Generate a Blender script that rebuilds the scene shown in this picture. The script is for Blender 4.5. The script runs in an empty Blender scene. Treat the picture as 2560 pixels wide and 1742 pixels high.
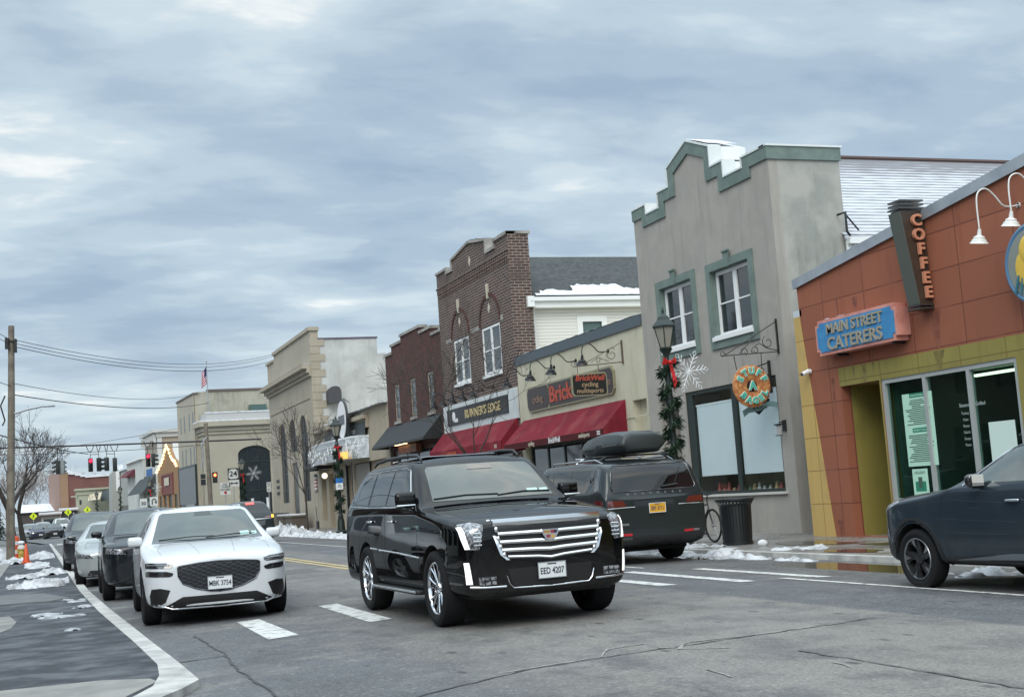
import bpy, bmesh, math, random
from mathutils import Vector, Matrix, geometry, noise
from mathutils.bvhtree import BVHTree
sc = bpy.context.scene
COL = sc.collection
R = math.radians
# ---------------- camera ----------------
cam = bpy.data.objects.new('camera', bpy.data.cameras.new('camera')); COL.objects.link(cam)
_p, _r, _y = R(6.26463), R(-3.99656), R(20.48709)
_f = Vector((math.sin(_y)*math.cos(_p), math.cos(_y)*math.cos(_p), math.sin(_p)))
_rt = Vector((math.cos(_y), -math.sin(_y), 0)); _u = _rt.cross(_f)
_r2 = _rt*math.cos(_r)+_u*math.sin(_r); _u2 = -_rt*math.sin(_r)+_u*math.cos(_r)
m = Matrix((_r2, _u2, -_f)).transposed().to_4x4(); m.translation = Vector((0, 0, 1.38))
cam.matrix_world = m
cam.data.sensor_width = 36; cam.data.lens = 36*3240.76/2560
cam.data.clip_start = .1; cam.data.clip_end = 3000
sc.camera = cam
sc.view_settings.view_transform = 'Standard'; sc.view_settings.look = 'None'
sc.view_settings.exposure = 0.12; sc.view_settings.gamma = 1
# ---------------- world: overcast sky ----------------
world = bpy.data.worlds.new('World'); sc.world = world; world.use_nodes = True
nt = world.node_tree; nt.nodes.clear(); N = nt.nodes.new; L = nt.links.new
out = N('ShaderNodeOutputWorld'); bg = N('ShaderNodeBackground'); L(bg.outputs[0], out.inputs[0])
bg.inputs[1].default_value = 0.1
sky = N('ShaderNodeTexSky'); sky.sky_type = 'NISHITA'; sky.sun_disc = False
sky.sun_elevation = R(32); sky.sun_rotation = R(200)
tc = N('ShaderNodeTexCoord'); sep = N('ShaderNodeSeparateXYZ'); L(tc.outputs['Generated'], sep.inputs[0])
def mth(op, a, b=None, c=None, clamp=False):
    n = N('ShaderNodeMath'); n.operation = op; n.use_clamp = clamp
    for i, v in enumerate((a, b, c)):
        if v is None: continue
        if isinstance(v, (int, float)): n.inputs[i].default_value = v
        else: L(v, n.inputs[i])
    return n.outputs[0]
zz = mth('MAXIMUM', sep.outputs[2], 0.0)
den = mth('ADD', zz, 0.17)
cb = N('ShaderNodeCombineXYZ')
px_, py_ = mth('DIVIDE', sep.outputs[0], den), mth('DIVIDE', sep.outputs[1], den)
L(px_, cb.inputs[0]); L(py_, cb.inputs[1])
def nz(vec, scale, det=4, rough=.5, dist=0, lac=2):
    n = N('ShaderNodeTexNoise'); L(vec, n.inputs['Vector']); n.inputs['Scale'].default_value = scale
    n.inputs['Detail'].default_value = det; n.inputs['Roughness'].default_value = rough
    n.inputs['Distortion'].default_value = dist; return n.outputs[0]
mp = N('ShaderNodeMapping'); L(cb.outputs[0], mp.inputs[0]); mp.inputs['Rotation'].default_value = (0, 0, R(28)); mp.inputs['Scale'].default_value = (.75, 1.25, 1); mp.inputs['Location'].default_value = (5.2, 2.6, 0)
n1 = nz(mp.outputs[0], .9, 3, .4, .1); n2 = nz(mp.outputs[0], 2.5, 4, .45, .2)
n3 = nz(mp.outputs[0], 5.6, 5, .55, .2)
nn = mth('ADD', mth('ADD', mth('MULTIPLY', n1, .30), mth('MULTIPLY', n2, .42)), mth('MULTIPLY', n3, .28))
def ramp(fac, stops, interp='LINEAR'):
    r = N('ShaderNodeValToRGB'); L(fac, r.inputs[0]); e = r.color_ramp.elements; r.color_ramp.interpolation = interp
    while len(e) < len(stops): e.new(.5)
    for k, (p, c) in enumerate(stops): e[k].position = p; e[k].color = (*c, 1)
    return r.outputs[0]
K = 11.2
cl = ramp(nn, [(.38, (.30, .395, .505)), (.455, (.36, .46, .56)), (.515, (.435, .54, .62)), (.57, (.53, .625, .685)), (.64, (.80, .83, .82))], 'EASE')
hz = ramp(zz, [(0, (1, 1, 1)), (.16, (0, 0, 0))])
mix = N('ShaderNodeMix'); mix.data_type = 'RGBA'; mix.blend_type = 'MIX'
L(mth('MULTIPLY', hz, .32), mix.inputs[0]); L(cl, mix.inputs[6]); mix.inputs[7].default_value = (.60, .68, .72, 1)
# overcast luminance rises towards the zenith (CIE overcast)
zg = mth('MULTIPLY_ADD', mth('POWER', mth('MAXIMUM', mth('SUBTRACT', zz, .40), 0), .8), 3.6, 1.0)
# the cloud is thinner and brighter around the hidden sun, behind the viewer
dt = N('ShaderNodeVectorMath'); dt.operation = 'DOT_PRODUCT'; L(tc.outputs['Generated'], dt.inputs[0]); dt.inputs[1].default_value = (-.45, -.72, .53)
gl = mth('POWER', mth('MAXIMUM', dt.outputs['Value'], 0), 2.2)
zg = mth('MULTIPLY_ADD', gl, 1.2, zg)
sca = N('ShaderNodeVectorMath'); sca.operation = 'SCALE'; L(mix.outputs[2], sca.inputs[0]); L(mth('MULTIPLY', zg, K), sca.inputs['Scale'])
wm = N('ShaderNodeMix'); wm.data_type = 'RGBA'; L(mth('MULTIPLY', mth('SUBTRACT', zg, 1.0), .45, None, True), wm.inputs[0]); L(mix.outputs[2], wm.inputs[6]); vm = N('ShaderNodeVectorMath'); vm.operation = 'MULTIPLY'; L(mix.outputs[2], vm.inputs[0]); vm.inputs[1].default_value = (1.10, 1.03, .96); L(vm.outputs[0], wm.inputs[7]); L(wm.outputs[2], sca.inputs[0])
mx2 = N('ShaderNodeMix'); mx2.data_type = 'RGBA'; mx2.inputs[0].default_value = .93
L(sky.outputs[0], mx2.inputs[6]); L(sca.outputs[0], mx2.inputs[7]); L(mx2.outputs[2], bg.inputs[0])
# ---------------- sun behind thick cloud ----------------
sun = bpy.data.objects.new('sun', bpy.data.lights.new('sun', 'SUN')); COL.objects.link(sun)
sun.data.energy = 1.5; sun.data.angle = R(35); sun.data.color = (1, .92, .82)
sun.rotation_euler = (R(50), 0, R(-32))
# ---------------- helpers ----------------
MATS = {}
def mat(name, col, rough=.6, metal=0, col2=None, ns=3, nd=4, lo=.4, hi=.65, bump=0, bs=30, streak=None, emit=0, spec=.5, coat=0, brick=None, ior=None, wood=False, dirt=None, rough2=None, lines=None, trans=0):
    if name in MATS: return MATS[name]
    M = bpy.data.materials.new(name); MATS[name] = M; M.use_nodes = True
    t = M.node_tree; n = t.nodes; b = n['Principled BSDF']; lk = t.links.new
    b.inputs['Base Color'].default_value = (*col, 1); b.inputs['Roughness'].default_value = rough; b.inputs['Metallic'].default_value = metal
    b.inputs['Specular IOR Level'].default_value = spec
    if ior: b.inputs['IOR'].default_value = ior
    if coat: b.inputs['Coat Weight'].default_value = coat; b.inputs['Coat Roughness'].default_value = .02
    if trans: b.inputs['Transmission Weight'].default_value = trans
    if emit: b.inputs['Emission Color'].default_value = (*col, 1); b.inputs['Emission Strength'].default_value = emit
    geo = n.new('ShaderNodeNewGeometry'); P = geo.outputs['Position']
    if name.startswith('car'): 
        tcn = n.new('ShaderNodeTexCoord'); P = tcn.outputs['Object']
    cur = None
    def mixc(fac, a, bcol, mode='MIX'):
        x = n.new('ShaderNodeMix'); x.data_type = 'RGBA'; x.blend_type = mode
        if isinstance(fac, (int, float)): x.inputs[0].default_value = fac
        else: lk(fac, x.inputs[0])
        for i, v in ((6, a), (7, bcol)):
            if isinstance(v, tuple): x.inputs[i].default_value = (*v, 1)
            else: lk(v, x.inputs[i])
        return x.outputs[2]
    def noise_(scale, det=4, vec=None, sc3=None, ro=.55):
        x = n.new('ShaderNodeTexNoise'); x.inputs['Scale'].default_value = scale; x.inputs['Detail'].default_value = det; x.inputs['Roughness'].default_value = ro
        v = vec or P
        if sc3:
            mm = n.new('ShaderNodeMapping'); mm.inputs['Scale'].default_value = sc3; lk(v, mm.inputs[0]); v = mm.outputs[0]
        lk(v, x.inputs['Vector']); return x.outputs[0]
    def rmp(f, a, c):
        x = n.new('ShaderNodeMapRange'); lk(f, x.inputs[0]); x.inputs[1].default_value = a; x.inputs[2].default_value = c; return x.outputs[0]
    if brick:  # (bw, bh, mortar, colA, colB, mortarcol, offset)
        sx = n.new('ShaderNodeSeparateXYZ'); lk(P, sx.inputs[0]); nx = n.new('ShaderNodeSeparateXYZ'); lk(geo.outputs['Normal'], nx.inputs[0])
        ab = n.new('ShaderNodeMath'); ab.operation = 'ABSOLUTE'; lk(nx.outputs[0], ab.inputs[0])
        gt = n.new('ShaderNodeMath'); gt.operation = 'GREATER_THAN'; lk(ab.outputs[0], gt.inputs[0]); gt.inputs[1].default_value = .6
        mf = n.new('ShaderNodeMix'); lk(gt.outputs[0], mf.inputs[0]); lk(sx.outputs[0], mf.inputs[2]); lk(sx.outputs[1], mf.inputs[3])
        cm = n.new('ShaderNodeCombineXYZ'); lk(mf.outputs[0], cm.inputs[0]); lk(sx.outputs[2], cm.inputs[1])
        bt = n.new('ShaderNodeTexBrick'); lk(cm.outputs[0], bt.inputs['Vector'])
        bt.inputs['Scale'].default_value = 1; bt.inputs['Brick Width'].default_value = brick[0]; bt.inputs['Row Height'].default_value = brick[1]; bt.inputs['Mortar Size'].default_value = brick[2]
        bt.inputs['Mortar Smooth'].default_value = .2; bt.offset = brick[6]; bt.inputs['Bias'].default_value = 0
        for k, v in (('Color1', brick[3]), ('Color2', brick[4]), ('Mortar', brick[5])): bt.inputs[k].default_value = (*v, 1)
        cur = bt.outputs['Color']
        bf = bt.outputs['Fac']
    if lines:  # fine horizontal courses: (pitch, colour of the joint)
        sx = n.new('ShaderNodeSeparateXYZ'); lk(P, sx.inputs[0])
        q = n.new('ShaderNodeMath'); q.operation = 'FRACT'; q0 = n.new('ShaderNodeMath'); q0.operation = 'DIVIDE'; lk(sx.outputs[lines[2]], q0.inputs[0]); q0.inputs[1].default_value = lines[0]; lk(q0.outputs[0], q.inputs[0])
        lt = n.new('ShaderNodeMath'); lt.operation = 'LESS_THAN'; lk(q.outputs[0], lt.inputs[0]); lt.inputs[1].default_value = lines[3]
        cur = mixc(lt.outputs[0], col, lines[1])
    if cur is None: cur = (col[0], col[1], col[2])
    if col2: cur = mixc(rmp(noise_(ns, nd), lo, hi), cur, col2)
    if streak: cur = mixc(rmp(noise_(2.0, 7, None, (2.2, 2.2, .28), .62), .52, .86), cur, streak)
    if dirt: cur = mixc(rmp(noise_(1.1, 5), .5, .78), cur, dirt)
    if not isinstance(cur, tuple): lk(cur, b.inputs['Base Color'])
    if rough2 is not None:
        x = n.new('ShaderNodeMapRange'); lk(noise_(1.7, 4), x.inputs[0]); x.inputs[1].default_value = .42; x.inputs[2].default_value = .6; x.inputs[3].default_value = rough; x.inputs[4].default_value = rough2; lk(x.outputs[0], b.inputs['Roughness'])
    if bump:
        bp = n.new('ShaderNodeBump'); bp.inputs['Strength'].default_value = bump; bp.inputs['Distance'].default_value = .02
        if brick:
            iv = n.new('ShaderNodeMath'); iv.operation = 'SUBTRACT'; iv.inputs[0].default_value = 1; lk(bf, iv.inputs[1]); lk(iv.outputs[0], bp.inputs['Height'])
        else: lk(noise_(bs, 3), bp.inputs['Height'])
        lk(bp.outputs[0], b.inputs['Normal'])
    return M
ORG = {}
def tri_outline(o):
    return o
class MB:
    def __init__(s, M=None): s.v = []; s.f = []; s.mi = []; s.m = 0; s.M = M
    def add(s, vs, fs):
        o = len(s.v)
        for v in vs:
            v = Vector(v)
            s.v.append(tuple(s.M @ v) if s.M else tuple(v))
        for f in fs: s.f.append([i+o for i in f]); s.mi.append(s.m)
        return s
    def box(s, x0, y0, z0, x1, y1, z1):
        x0, x1 = sorted((x0, x1)); y0, y1 = sorted((y0, y1)); z0, z1 = sorted((z0, z1))
        return s.add([(x0,y0,z0),(x1,y0,z0),(x1,y1,z0),(x0,y1,z0),(x0,y0,z1),(x1,y0,z1),(x1,y1,z1),(x0,y1,z1)],
                     [(0,3,2,1),(4,5,6,7),(0,1,5,4),(1,2,6,5),(2,3,7,6),(3,0,4,7)])
    def quad(s, *p): return s.add(p, [tuple(range(len(p)))])
    def tube(s, pts, r, n=8, cap=True):
        pts = [Vector(p) for p in pts]; rr = r if isinstance(r, (list, tuple)) else [r]*len(pts)
        vs = []; up = None
        for i, p in enumerate(pts):
            d = (pts[min(i+1, len(pts)-1)]-pts[max(i-1, 0)])
            if d.length < 1e-9: d = Vector((0, 0, 1))
            d.normalize()
            if up is None: up = d.cross(Vector((0, 0, 1)) if abs(d.z) < .9 else Vector((1, 0, 0))).normalized()
            a = (up-d*up.dot(d)); a = a.normalized() if a.length > 1e-6 else d.orthogonal().normalized(); up = a; b = d.cross(a)
            for k in range(n):
                t = 2*math.pi*k/n; vs.append(p+(a*math.cos(t)+b*math.sin(t))*rr[i])
        fs = [(i*n+k, i*n+(k+1) % n, (i+1)*n+(k+1) % n, (i+1)*n+k) for i in range(len(pts)-1) for k in range(n)]
        if cap: fs += [tuple(range(n))[::-1], tuple(range((len(pts)-1)*n, len(pts)*n))]
        return s.add(vs, fs)
    def lathe(s, prof, c=(0, 0, 0), axis='z', n=24, cap=True, M=None):
        vs = []
        for r, h in prof:
            for k in range(n):
                t = 2*math.pi*k/n; a, b = r*math.cos(t), r*math.sin(t)
                v = {'z': (a, b, h), 'x': (h, a, b), 'y': (a, h, b)}[axis]
                v = Vector(v)
                if M: v = M @ v
                vs.append(v+Vector(c))
        m_ = len(prof)
        fs = [(i*n+k, i*n+(k+1) % n, (i+1)*n+(k+1) % n, (i+1)*n+k) for i in range(m_-1) for k in range(n)]
        if cap: fs += [tuple(range(n))[::-1], tuple(range((m_-1)*n, m_*n))]
        return s.add(vs, fs)
    def plate(s, outl, holes, axis, a0, a1):
        """extruded plate with holes; outline in the plane across `axis` (x: (y,z)  y: (x,z)  z: (x,y))"""
        def P(u, v, a): return {'x': (a, u, v), 'y': (u, a, v), 'z': (u, v, a)}[axis]
        loops = [list(outl)]+[list(h) for h in holes]
        flat = [p for l in loops for p in l]
        tr = geometry.tessellate_polygon([[Vector((p[0], p[1], 0)) for p in l] for l in loops])
        n = len(flat); vs = [P(*p, a0) for p in flat]+[P(*p, a1) for p in flat]
        fs = [t for t in tr]+[tuple(i+n for i in t[::-1]) for t in tr]
        o = 0
        for l in loops:
            k = len(l)
            for i in range(k): j = (i+1) % k; fs.append((o+i, o+j, o+j+n, o+i+n))
            o += k
        return s.add(vs, fs)
    def sph(s, c, r, n=10, sc3=(1, 1, 1)):
        vs = []; fs = []; h = n//2+1
        for i in range(h+1):
            a = math.pi*i/h
            for k in range(n):
                t = 2*math.pi*k/n; vs.append((c[0]+r*sc3[0]*math.sin(a)*math.cos(t), c[1]+r*sc3[1]*math.sin(a)*math.sin(t), c[2]+r*sc3[2]*math.cos(a)))
        fs = [(i*n+k, i*n+(k+1) % n, (i+1)*n+(k+1) % n, (i+1)*n+k) for i in range(h) for k in range(n)]
        return s.add(vs, fs)
    def rbox(s, c, sz, r=.05, seg=3, M=None, taper=None):
        bm = bmesh.new(); bmesh.ops.create_cube(bm, size=1)
        for v in bm.verts:
            v.co = Vector((v.co.x*sz[0], v.co.y*sz[1], v.co.z*sz[2]))
            if taper: taper(v.co)
        bmesh.ops.bevel(bm, geom=bm.edges[:], offset=r, segments=seg, affect='EDGES', profile=.5)
        bm.verts.index_update()
        vs = [((M @ v.co) if M else v.co)+Vector(c) for v in bm.verts]; fs = [[v.index for v in f.verts] for f in bm.faces]
        bm.free(); return s.add(vs, fs)
    def text(s, t, size, M, ext=.01, bold=0, align='CENTER', sx=1, shear=0, space=1):
        cu = bpy.data.curves.new('t', 'FONT'); cu.body = t; cu.size = size; cu.extrude = ext; cu.offset = bold; cu.align_x = align; cu.align_y = 'CENTER'; cu.shear = shear; cu.space_character = space
        cu.resolution_u = 3
        o = bpy.data.objects.new('t', cu); me = o.to_mesh()
        vs = [M @ Vector((v.co.x*sx, v.co.y, v.co.z)) for v in me.vertices]; fs = [tuple(p.vertices) for p in me.polygons]
        o.to_mesh_clear(); bpy.data.objects.remove(o); bpy.data.curves.remove(cu)
        return s.add(vs, fs)
    def build(s, name, mats, parent=None, smooth=35, local=False):
        if not isinstance(mats, (list, tuple)): mats = [mats]
        o_ = Vector((0, 0, 0))
        if parent is not None and not local: o_ = Vector(ORG.get(parent.name, (0, 0, 0)))
        vs = [tuple(Vector(v)-o_) for v in s.v]
        me = bpy.data.meshes.new(name); me.from_pydata(vs, [], s.f); me.validate()
        for x in mats: me.materials.append(x)
        if len(mats) > 1 and len(me.polygons) == len(s.mi): me.polygons.foreach_set('material_index', s.mi)
        bm = bmesh.new(); bm.from_mesh(me); bmesh.ops.recalc_face_normals(bm, faces=bm.faces); bm.to_mesh(me); bm.free()
        if smooth:
            me.shade_smooth(); me.set_sharp_from_angle(angle=R(smooth))
        ob = bpy.data.objects.new(name, me); COL.objects.link(ob)
        ORG[ob.name] = tuple(o_) if parent is not None and not local else (0, 0, 0)
        if parent is not None: ob.parent = parent
        return ob
def tag(o, label=None, cat=None, group=None, kind=None):
    if label: o['label'] = label
    if cat: o['category'] = cat
    if group: o['group'] = group
    if kind: o['kind'] = kind
    return o
def thing(name, loc, label, cat, group=None, rz=0):
    o = bpy.data.objects.new(name, None); COL.objects.link(o); o.location = loc; o.rotation_euler = (0, 0, rz)
    o.empty_display_size = .2; ORG[o.name] = tuple(loc); return tag(o, label, cat, group)
def copy_tree(o, parent=None):
    c = o.copy(); COL.objects.link(c); c.parent = parent
    for ch in list(o.children): copy_tree(ch, c)
    return c
def recenter(ob, loc):
    """put the origin of a one-mesh thing at its base"""
    for v in ob.data.vertices: v.co -= Vector(loc)
    ob.location = loc; ORG[ob.name] = tuple(loc); return ob
def rect(a0, b0, a1, b1): return [(a0, b0), (a1, b0), (a1, b1), (a0, b1)]
MW = lambda x, y, z: Matrix(((0, 0, -1, x), (-1, 0, 0, y), (0, 1, 0, z), (0, 0, 0, 1)))   # lettering on a wall that faces the street (-x)
MC = lambda x, y, z: Matrix(((1, 0, 0, x), (0, 0, -1, y), (0, 1, 0, z), (0, 0, 0, 1)))    # lettering that faces -y
MR = lambda x, y, z: Matrix(((-1, 0, 0, x), (0, 0, 1, y), (0, 1, 0, z), (0, 0, 0, 1)))   # lettering that faces +y
def zroad(x): return -.06*((min(max(x, .9), 11.9)-6.3)/5.4)**2
# ---------------- shared materials ----------------
SNOW = mat('snow', (.68, .70, .73), .75, col2=(.38, .39, .40), ns=3.5, nd=7, lo=.48, hi=.75, bump=.9, bs=14)
SNOWG = mat('trodden_snow', (.56, .57, .59), .75, col2=(.2, .2, .205), ns=3, nd=8, lo=.44, hi=.68, bump=1.0, bs=16, dirt=(.3, .3, .31))
GLASS = mat('window_glass', (.012, .018, .022), .04, spec=.7, ior=1.6)
BLACKM = mat('black_metal', (.012, .014, .016), .45)
WHITEP = mat('white_paint', (.72, .73, .72), .45)
GREYM = mat('grey_metal', (.35, .37, .39), .4, .6)
PAINTW = mat('road_paint_white', (.58, .58, .55), .6, col2=(.14, .145, .15), ns=7, nd=6, lo=.52, hi=.66)
PAINTY = mat('road_paint_yellow', (.52, .38, .16), .6, col2=(.2, .18, .13), ns=5, nd=5, lo=.5, hi=.68)
CONC = mat('concrete', (.27, .26, .24), .8, col2=(.17, .165, .16), ns=1.6, nd=6, bump=.3, bs=60, dirt=(.16, .16, .155))
KERB = mat('kerb_concrete', (.5, .49, .46), .75, col2=(.3, .3, .29), ns=3, nd=6, bump=.3, bs=50)
WALK = mat('pavement_concrete', (.25, .235, .22), .55, col2=(.12, .115, .105), ns=.7, nd=6, lo=.4, hi=.6, rough2=.18, bump=.15, bs=50)
# ---------------- road, one sheet with a crown ----------------
def asphalt_road():
    M = bpy.data.materials.new('asphalt'); M.use_nodes = True; t = M.node_tree; n = t.nodes; lk = t.links.new; b = n['Principled BSDF']
    g = n.new('ShaderNodeNewGeometry'); P = g.outputs['Position']; sx = n.new('ShaderNodeSeparateXYZ'); lk(P, sx.inputs[0])
    def no(s, d=5, ro=.55, sc=None):
        x = n.new('ShaderNodeTexNoise'); x.inputs['Scale'].default_value = s; x.inputs['Detail'].default_value = d; x.inputs['Roughness'].default_value = ro
        v = P
        if sc: mm = n.new('ShaderNodeMapping'); mm.inputs['Scale'].default_value = sc; lk(P, mm.inputs[0]); v = mm.outputs[0]
        lk(v, x.inputs[0]); return x.outputs[0]
    def mr(f, a, c, d=0, e=1):
        x = n.new('ShaderNodeMapRange'); lk(f, x.inputs[0]); x.inputs[1].default_value = a; x.inputs[2].default_value = c; x.inputs[3].default_value = d; x.inputs[4].default_value = e; return x.outputs[0]
    def ma(o, a, c):
        x = n.new('ShaderNodeMath'); x.operation = o
        for i, v in enumerate((a, c)):
            if isinstance(v, (int, float)): x.inputs[i].default_value = v
            else: lk(v, x.inputs[i])
        return x.outputs[0]
    def mx(f, a, c):
        x = n.new('ShaderNodeMix'); x.data_type = 'RGBA'
        if isinstance(f, (int, float)): x.inputs[0].default_value = f
        else: lk(f, x.inputs[0])
        for i, v in ((6, a), (7, c)):
            if isinstance(v, tuple): x.inputs[i].default_value = (*v, 1)
            else: lk(v, x.inputs[i])
        return x.outputs[2]
    # the strips the road was repaved in, by distance across the street (edges a little ragged)
    xx = ma('ADD', sx.outputs[0], ma('MULTIPLY', ma('SUBTRACT', no(1.3, 6), .5), 1.1))
    xf = ma('ADD', sx.outputs[0], ma('MULTIPLY', ma('SUBTRACT', no(6, 4), .5), .12))
    dark, mid, lite = (.04, .043, .048), (.088, .082, .074), (.172, .160, .142)
    c = mx(mr(xx, 2.6, 3.5), (.07, .075, .082), mid)
    c = mx(mr(no(.32, 5, .6, (1, .45, 1)), .42, .62), c, mx(mr(xx, 2.4, 4.4), (.052, .056, .062), (.135, .126, .112)))
    # older, paler concrete base showing near the junction
    near = mr(ma('ADD', sx.outputs[1], ma('MULTIPLY', ma('SUBTRACT', no(.5, 5), .5), 7)), 15.5, 11.5)
    c = mx(ma('MULTIPLY', near, mr(xx, 2.9, 4.2)), c, lite)
    c = mx(ma('MULTIPLY', mr(no(1.3, 8, .68, (1, .55, 1)), .47, .63), .8), c, (.058, .059, .062))
    c = mx(ma('MULTIPLY', mr(no(.7, 7, .7, (.6, 1, 1)), .52, .64), .7), c, (.21, .195, .17))
    c = mx(mr(xf, 7.5, 7.62), c, mx(mr(no(1.1, 5), .4, .65), (.048, .053, .060), (.075, .08, .086)))
    c = mx(mr(xf, 9.2, 9.3), c, mx(mr(no(.8, 6), .4, .62), (.045, .045, .046), (.095, .092, .086)))
    c = mx(mr(no(150, 2), .38, .72), c, mx(.3, c, (.5, .5, .5)))
    c = mx(mr(no(34, 4, .7), .46, .68), c, mx(.55, c, (.015, .015, .017)))
    c = mx(mr(no(21, 4, .7), .56, .72), c, mx(.4, c, (.5, .48, .45)))
    c = mx(ma('MULTIPLY', mr(no(1.7, 9, .72, (1, .6, 1)), .52, .66), .55), c, (.05, .052, .056))
    c = mx(ma('MULTIPLY', mr(no(2.3, 9, .75, (.5, 1, 1)), .56, .68), .5), c, (.21, .20, .19))
    v = n.new('ShaderNodeTexVoronoi'); v.inputs['Scale'].default_value = 3.4
    mm = n.new('ShaderNodeMapping'); mm.inputs['Scale'].default_value = (1, .45, 1); lk(P, mm.inputs[0]); lk(mm.outputs[0], v.inputs[0])
    spot = ma('MULTIPLY', mr(v.outputs['Distance'], .17, .09), mr(no(1.1, 3), .42, .52))
    c = mx(ma('MULTIPLY', spot, .75), c, (.035, .035, .036))
    lk(c, b.inputs['Base Color'])
    lk(mr(no(.6, 5, .6, (1, .4, 1)), .38, .62, .5, .9), b.inputs['Roughness']); b.inputs['Specular IOR Level'].default_value = .35
    bp = n.new('ShaderNodeBump'); bp.inputs['Strength'].default_value = .35; bp.inputs['Distance'].default_value = .01
    lk(ma('ADD', no(90, 2), ma('MULTIPLY', no(4, 5), .8)), bp.inputs['Height']); lk(bp.outputs[0], b.inputs['Normal'])
    return M
ASPH = asphalt_road()
def strip(name, xs, ys, zf, m):
    b = MB(); vs = [(x, y, zf(x, y)) for y in ys for x in xs]; nx = len(xs)
    b.add(vs, [(j*nx+i, j*nx+i+1, (j+1)*nx+i+1, (j+1)*nx+i) for j in range(len(ys)-1) for i in range(nx-1)])
    return tag(b.build(name, m, smooth=60), kind='structure')
g = MB(); g.quad((-1500, -60, -.16), (1500, -60, -.16), (1500, 2500, -.16), (-1500, 2500, -.16))
tag(g.build('ground', mat('ground_tarmac', (.07, .072, .075), .8, col2=(.16, .16, .155), ns=.05), smooth=0), kind='structure')
bend = lambda x, y: x-.055*max(y-95, 0)-.00025*max(y-95, 0)**2
XS = [.92+.549*i for i in range(21)]
YS = [-10, 0, 6, 10, 14, 18, 24, 30, 40, 50, 60, 70, 80, 95, 110, 125, 140, 160, 180, 200, 220, 250, 280, 310]
b = MB(); xs = [-40, -10]+XS+[16, 40]
ys = YS; vs = []; nx = len(XS)
for y in ys:
    for x in XS: vs.append((bend(x, y), y, zroad(x)))
b.add(vs, [(j*nx+i, j*nx+i+1, (j+1)*nx+i+1, (j+1)*nx+i) for j in range(len(ys)-1) for i in range(nx-1)])
tag(b.build('road', ASPH, smooth=60), kind='structure')
# side street at the lights
b = MB(); b.quad((11.7, 95.5, -.09), (80, 95.5, -.09), (80, 116, -.09), (11.3, 116, -.09)); tag(b.build('side_street', ASPH, smooth=0), kind='structure')
# right pavement with kerb
def slab(pts, z0, z1, m, name):
    b = MB(); b.plate(pts, [], 'z', z0, z1); return tag(b.build(name, m, smooth=0), kind='structure')
slab([(12.05, -10), (30, -10), (30, 94), (12.05, 94)], -.15, .02, WALK, 'pavement')
slab([(11.9, -10), (12.05, -10), (12.05, 94), (11.9, 94)], -.15, .022, KERB, 'kerb')
fp = [(bend(12.05, y), y) for y in YS if y >= 110]; slab(fp+[(40, fp[-1][1]), (40, 118), (bend(12.05, 118), 118)], -.15, .02, WALK, 'pavement')
# left pavement: asphalt apron, pale kerb that drifts and turns off at the driveway
KL = [(.80, 95), (.78, 40), (.78, 27.6), (.86, 21), (.93, 18), (.99, 15.4), (1.03, 12.8), (.97, 11.9), (.86, 11.2), (.62, 10.55), (.1, 9.9), (-.6, 9.4), (-3, 8.6), (-8, 8)]
KR = [(.97, 95), (.95, 40), (.95, 27.6), (1.04, 21.2), (1.11, 18), (1.16, 15.4), (1.22, 12.8), (1.24, 11.3), (1.06, 10.85), (.8, 10.35), (.2, 9.65), (-.55, 9.15), (-3, 8.35), (-8, 7.75)]
slab(KL+KR[::-1], -.15, .010, KERB, 'kerb')
LW = mat('pavement_tarmac', (.024, .026, .031), .6, col2=(.085, .09, .10), ns=1.9, nd=10, lo=.47, hi=.62, dirt=(.12, .125, .135), rough2=.5, bump=.5, bs=60, spec=.25)
slab([(x, y) for x, y in KL]+[(-30, 8), (-30, 95)], -.15, .004, LW, 'pavement')
slab([(-.7, 25.2), (.2, 25.0), (.55, 25.6), (.1, 28.0), (-.75, 28.4), (-6, 28.6), (-6, 25.3)], -.02, .009, mat('worn_tarmac', (.13, .13, .13), .6, col2=(.09, .09, .09)), 'pavement')
slab([(-6, 18.2), (-.55, 18.3), (-.35, 19.2), (-.3, 20.4), (-.42, 21.8), (-6, 21.7)], -.02, .009, CONC, 'pavement')
slab([(-6, 12.0), (-.2, 12.05), (.5, 12.0), (.88, 11.75), (.92, 11.5), (.8, 11.2), (.57, 10.62), (.05, 9.98), (-.6, 9.5), (-6, 8.2)], -.02, .009, CONC, 'pavement')
slab([(-6, 29.5), (-.95, 29.6), (-.9, 60), (-1.2, 95), (-12, 95), (-12, 29.5)], .0, .024, CONC, 'pavement')
slab([(-40, 110), (-3, 110), (-20, 300), (-60, 300)], -.15, .02, CONC, 'pavement')
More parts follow.
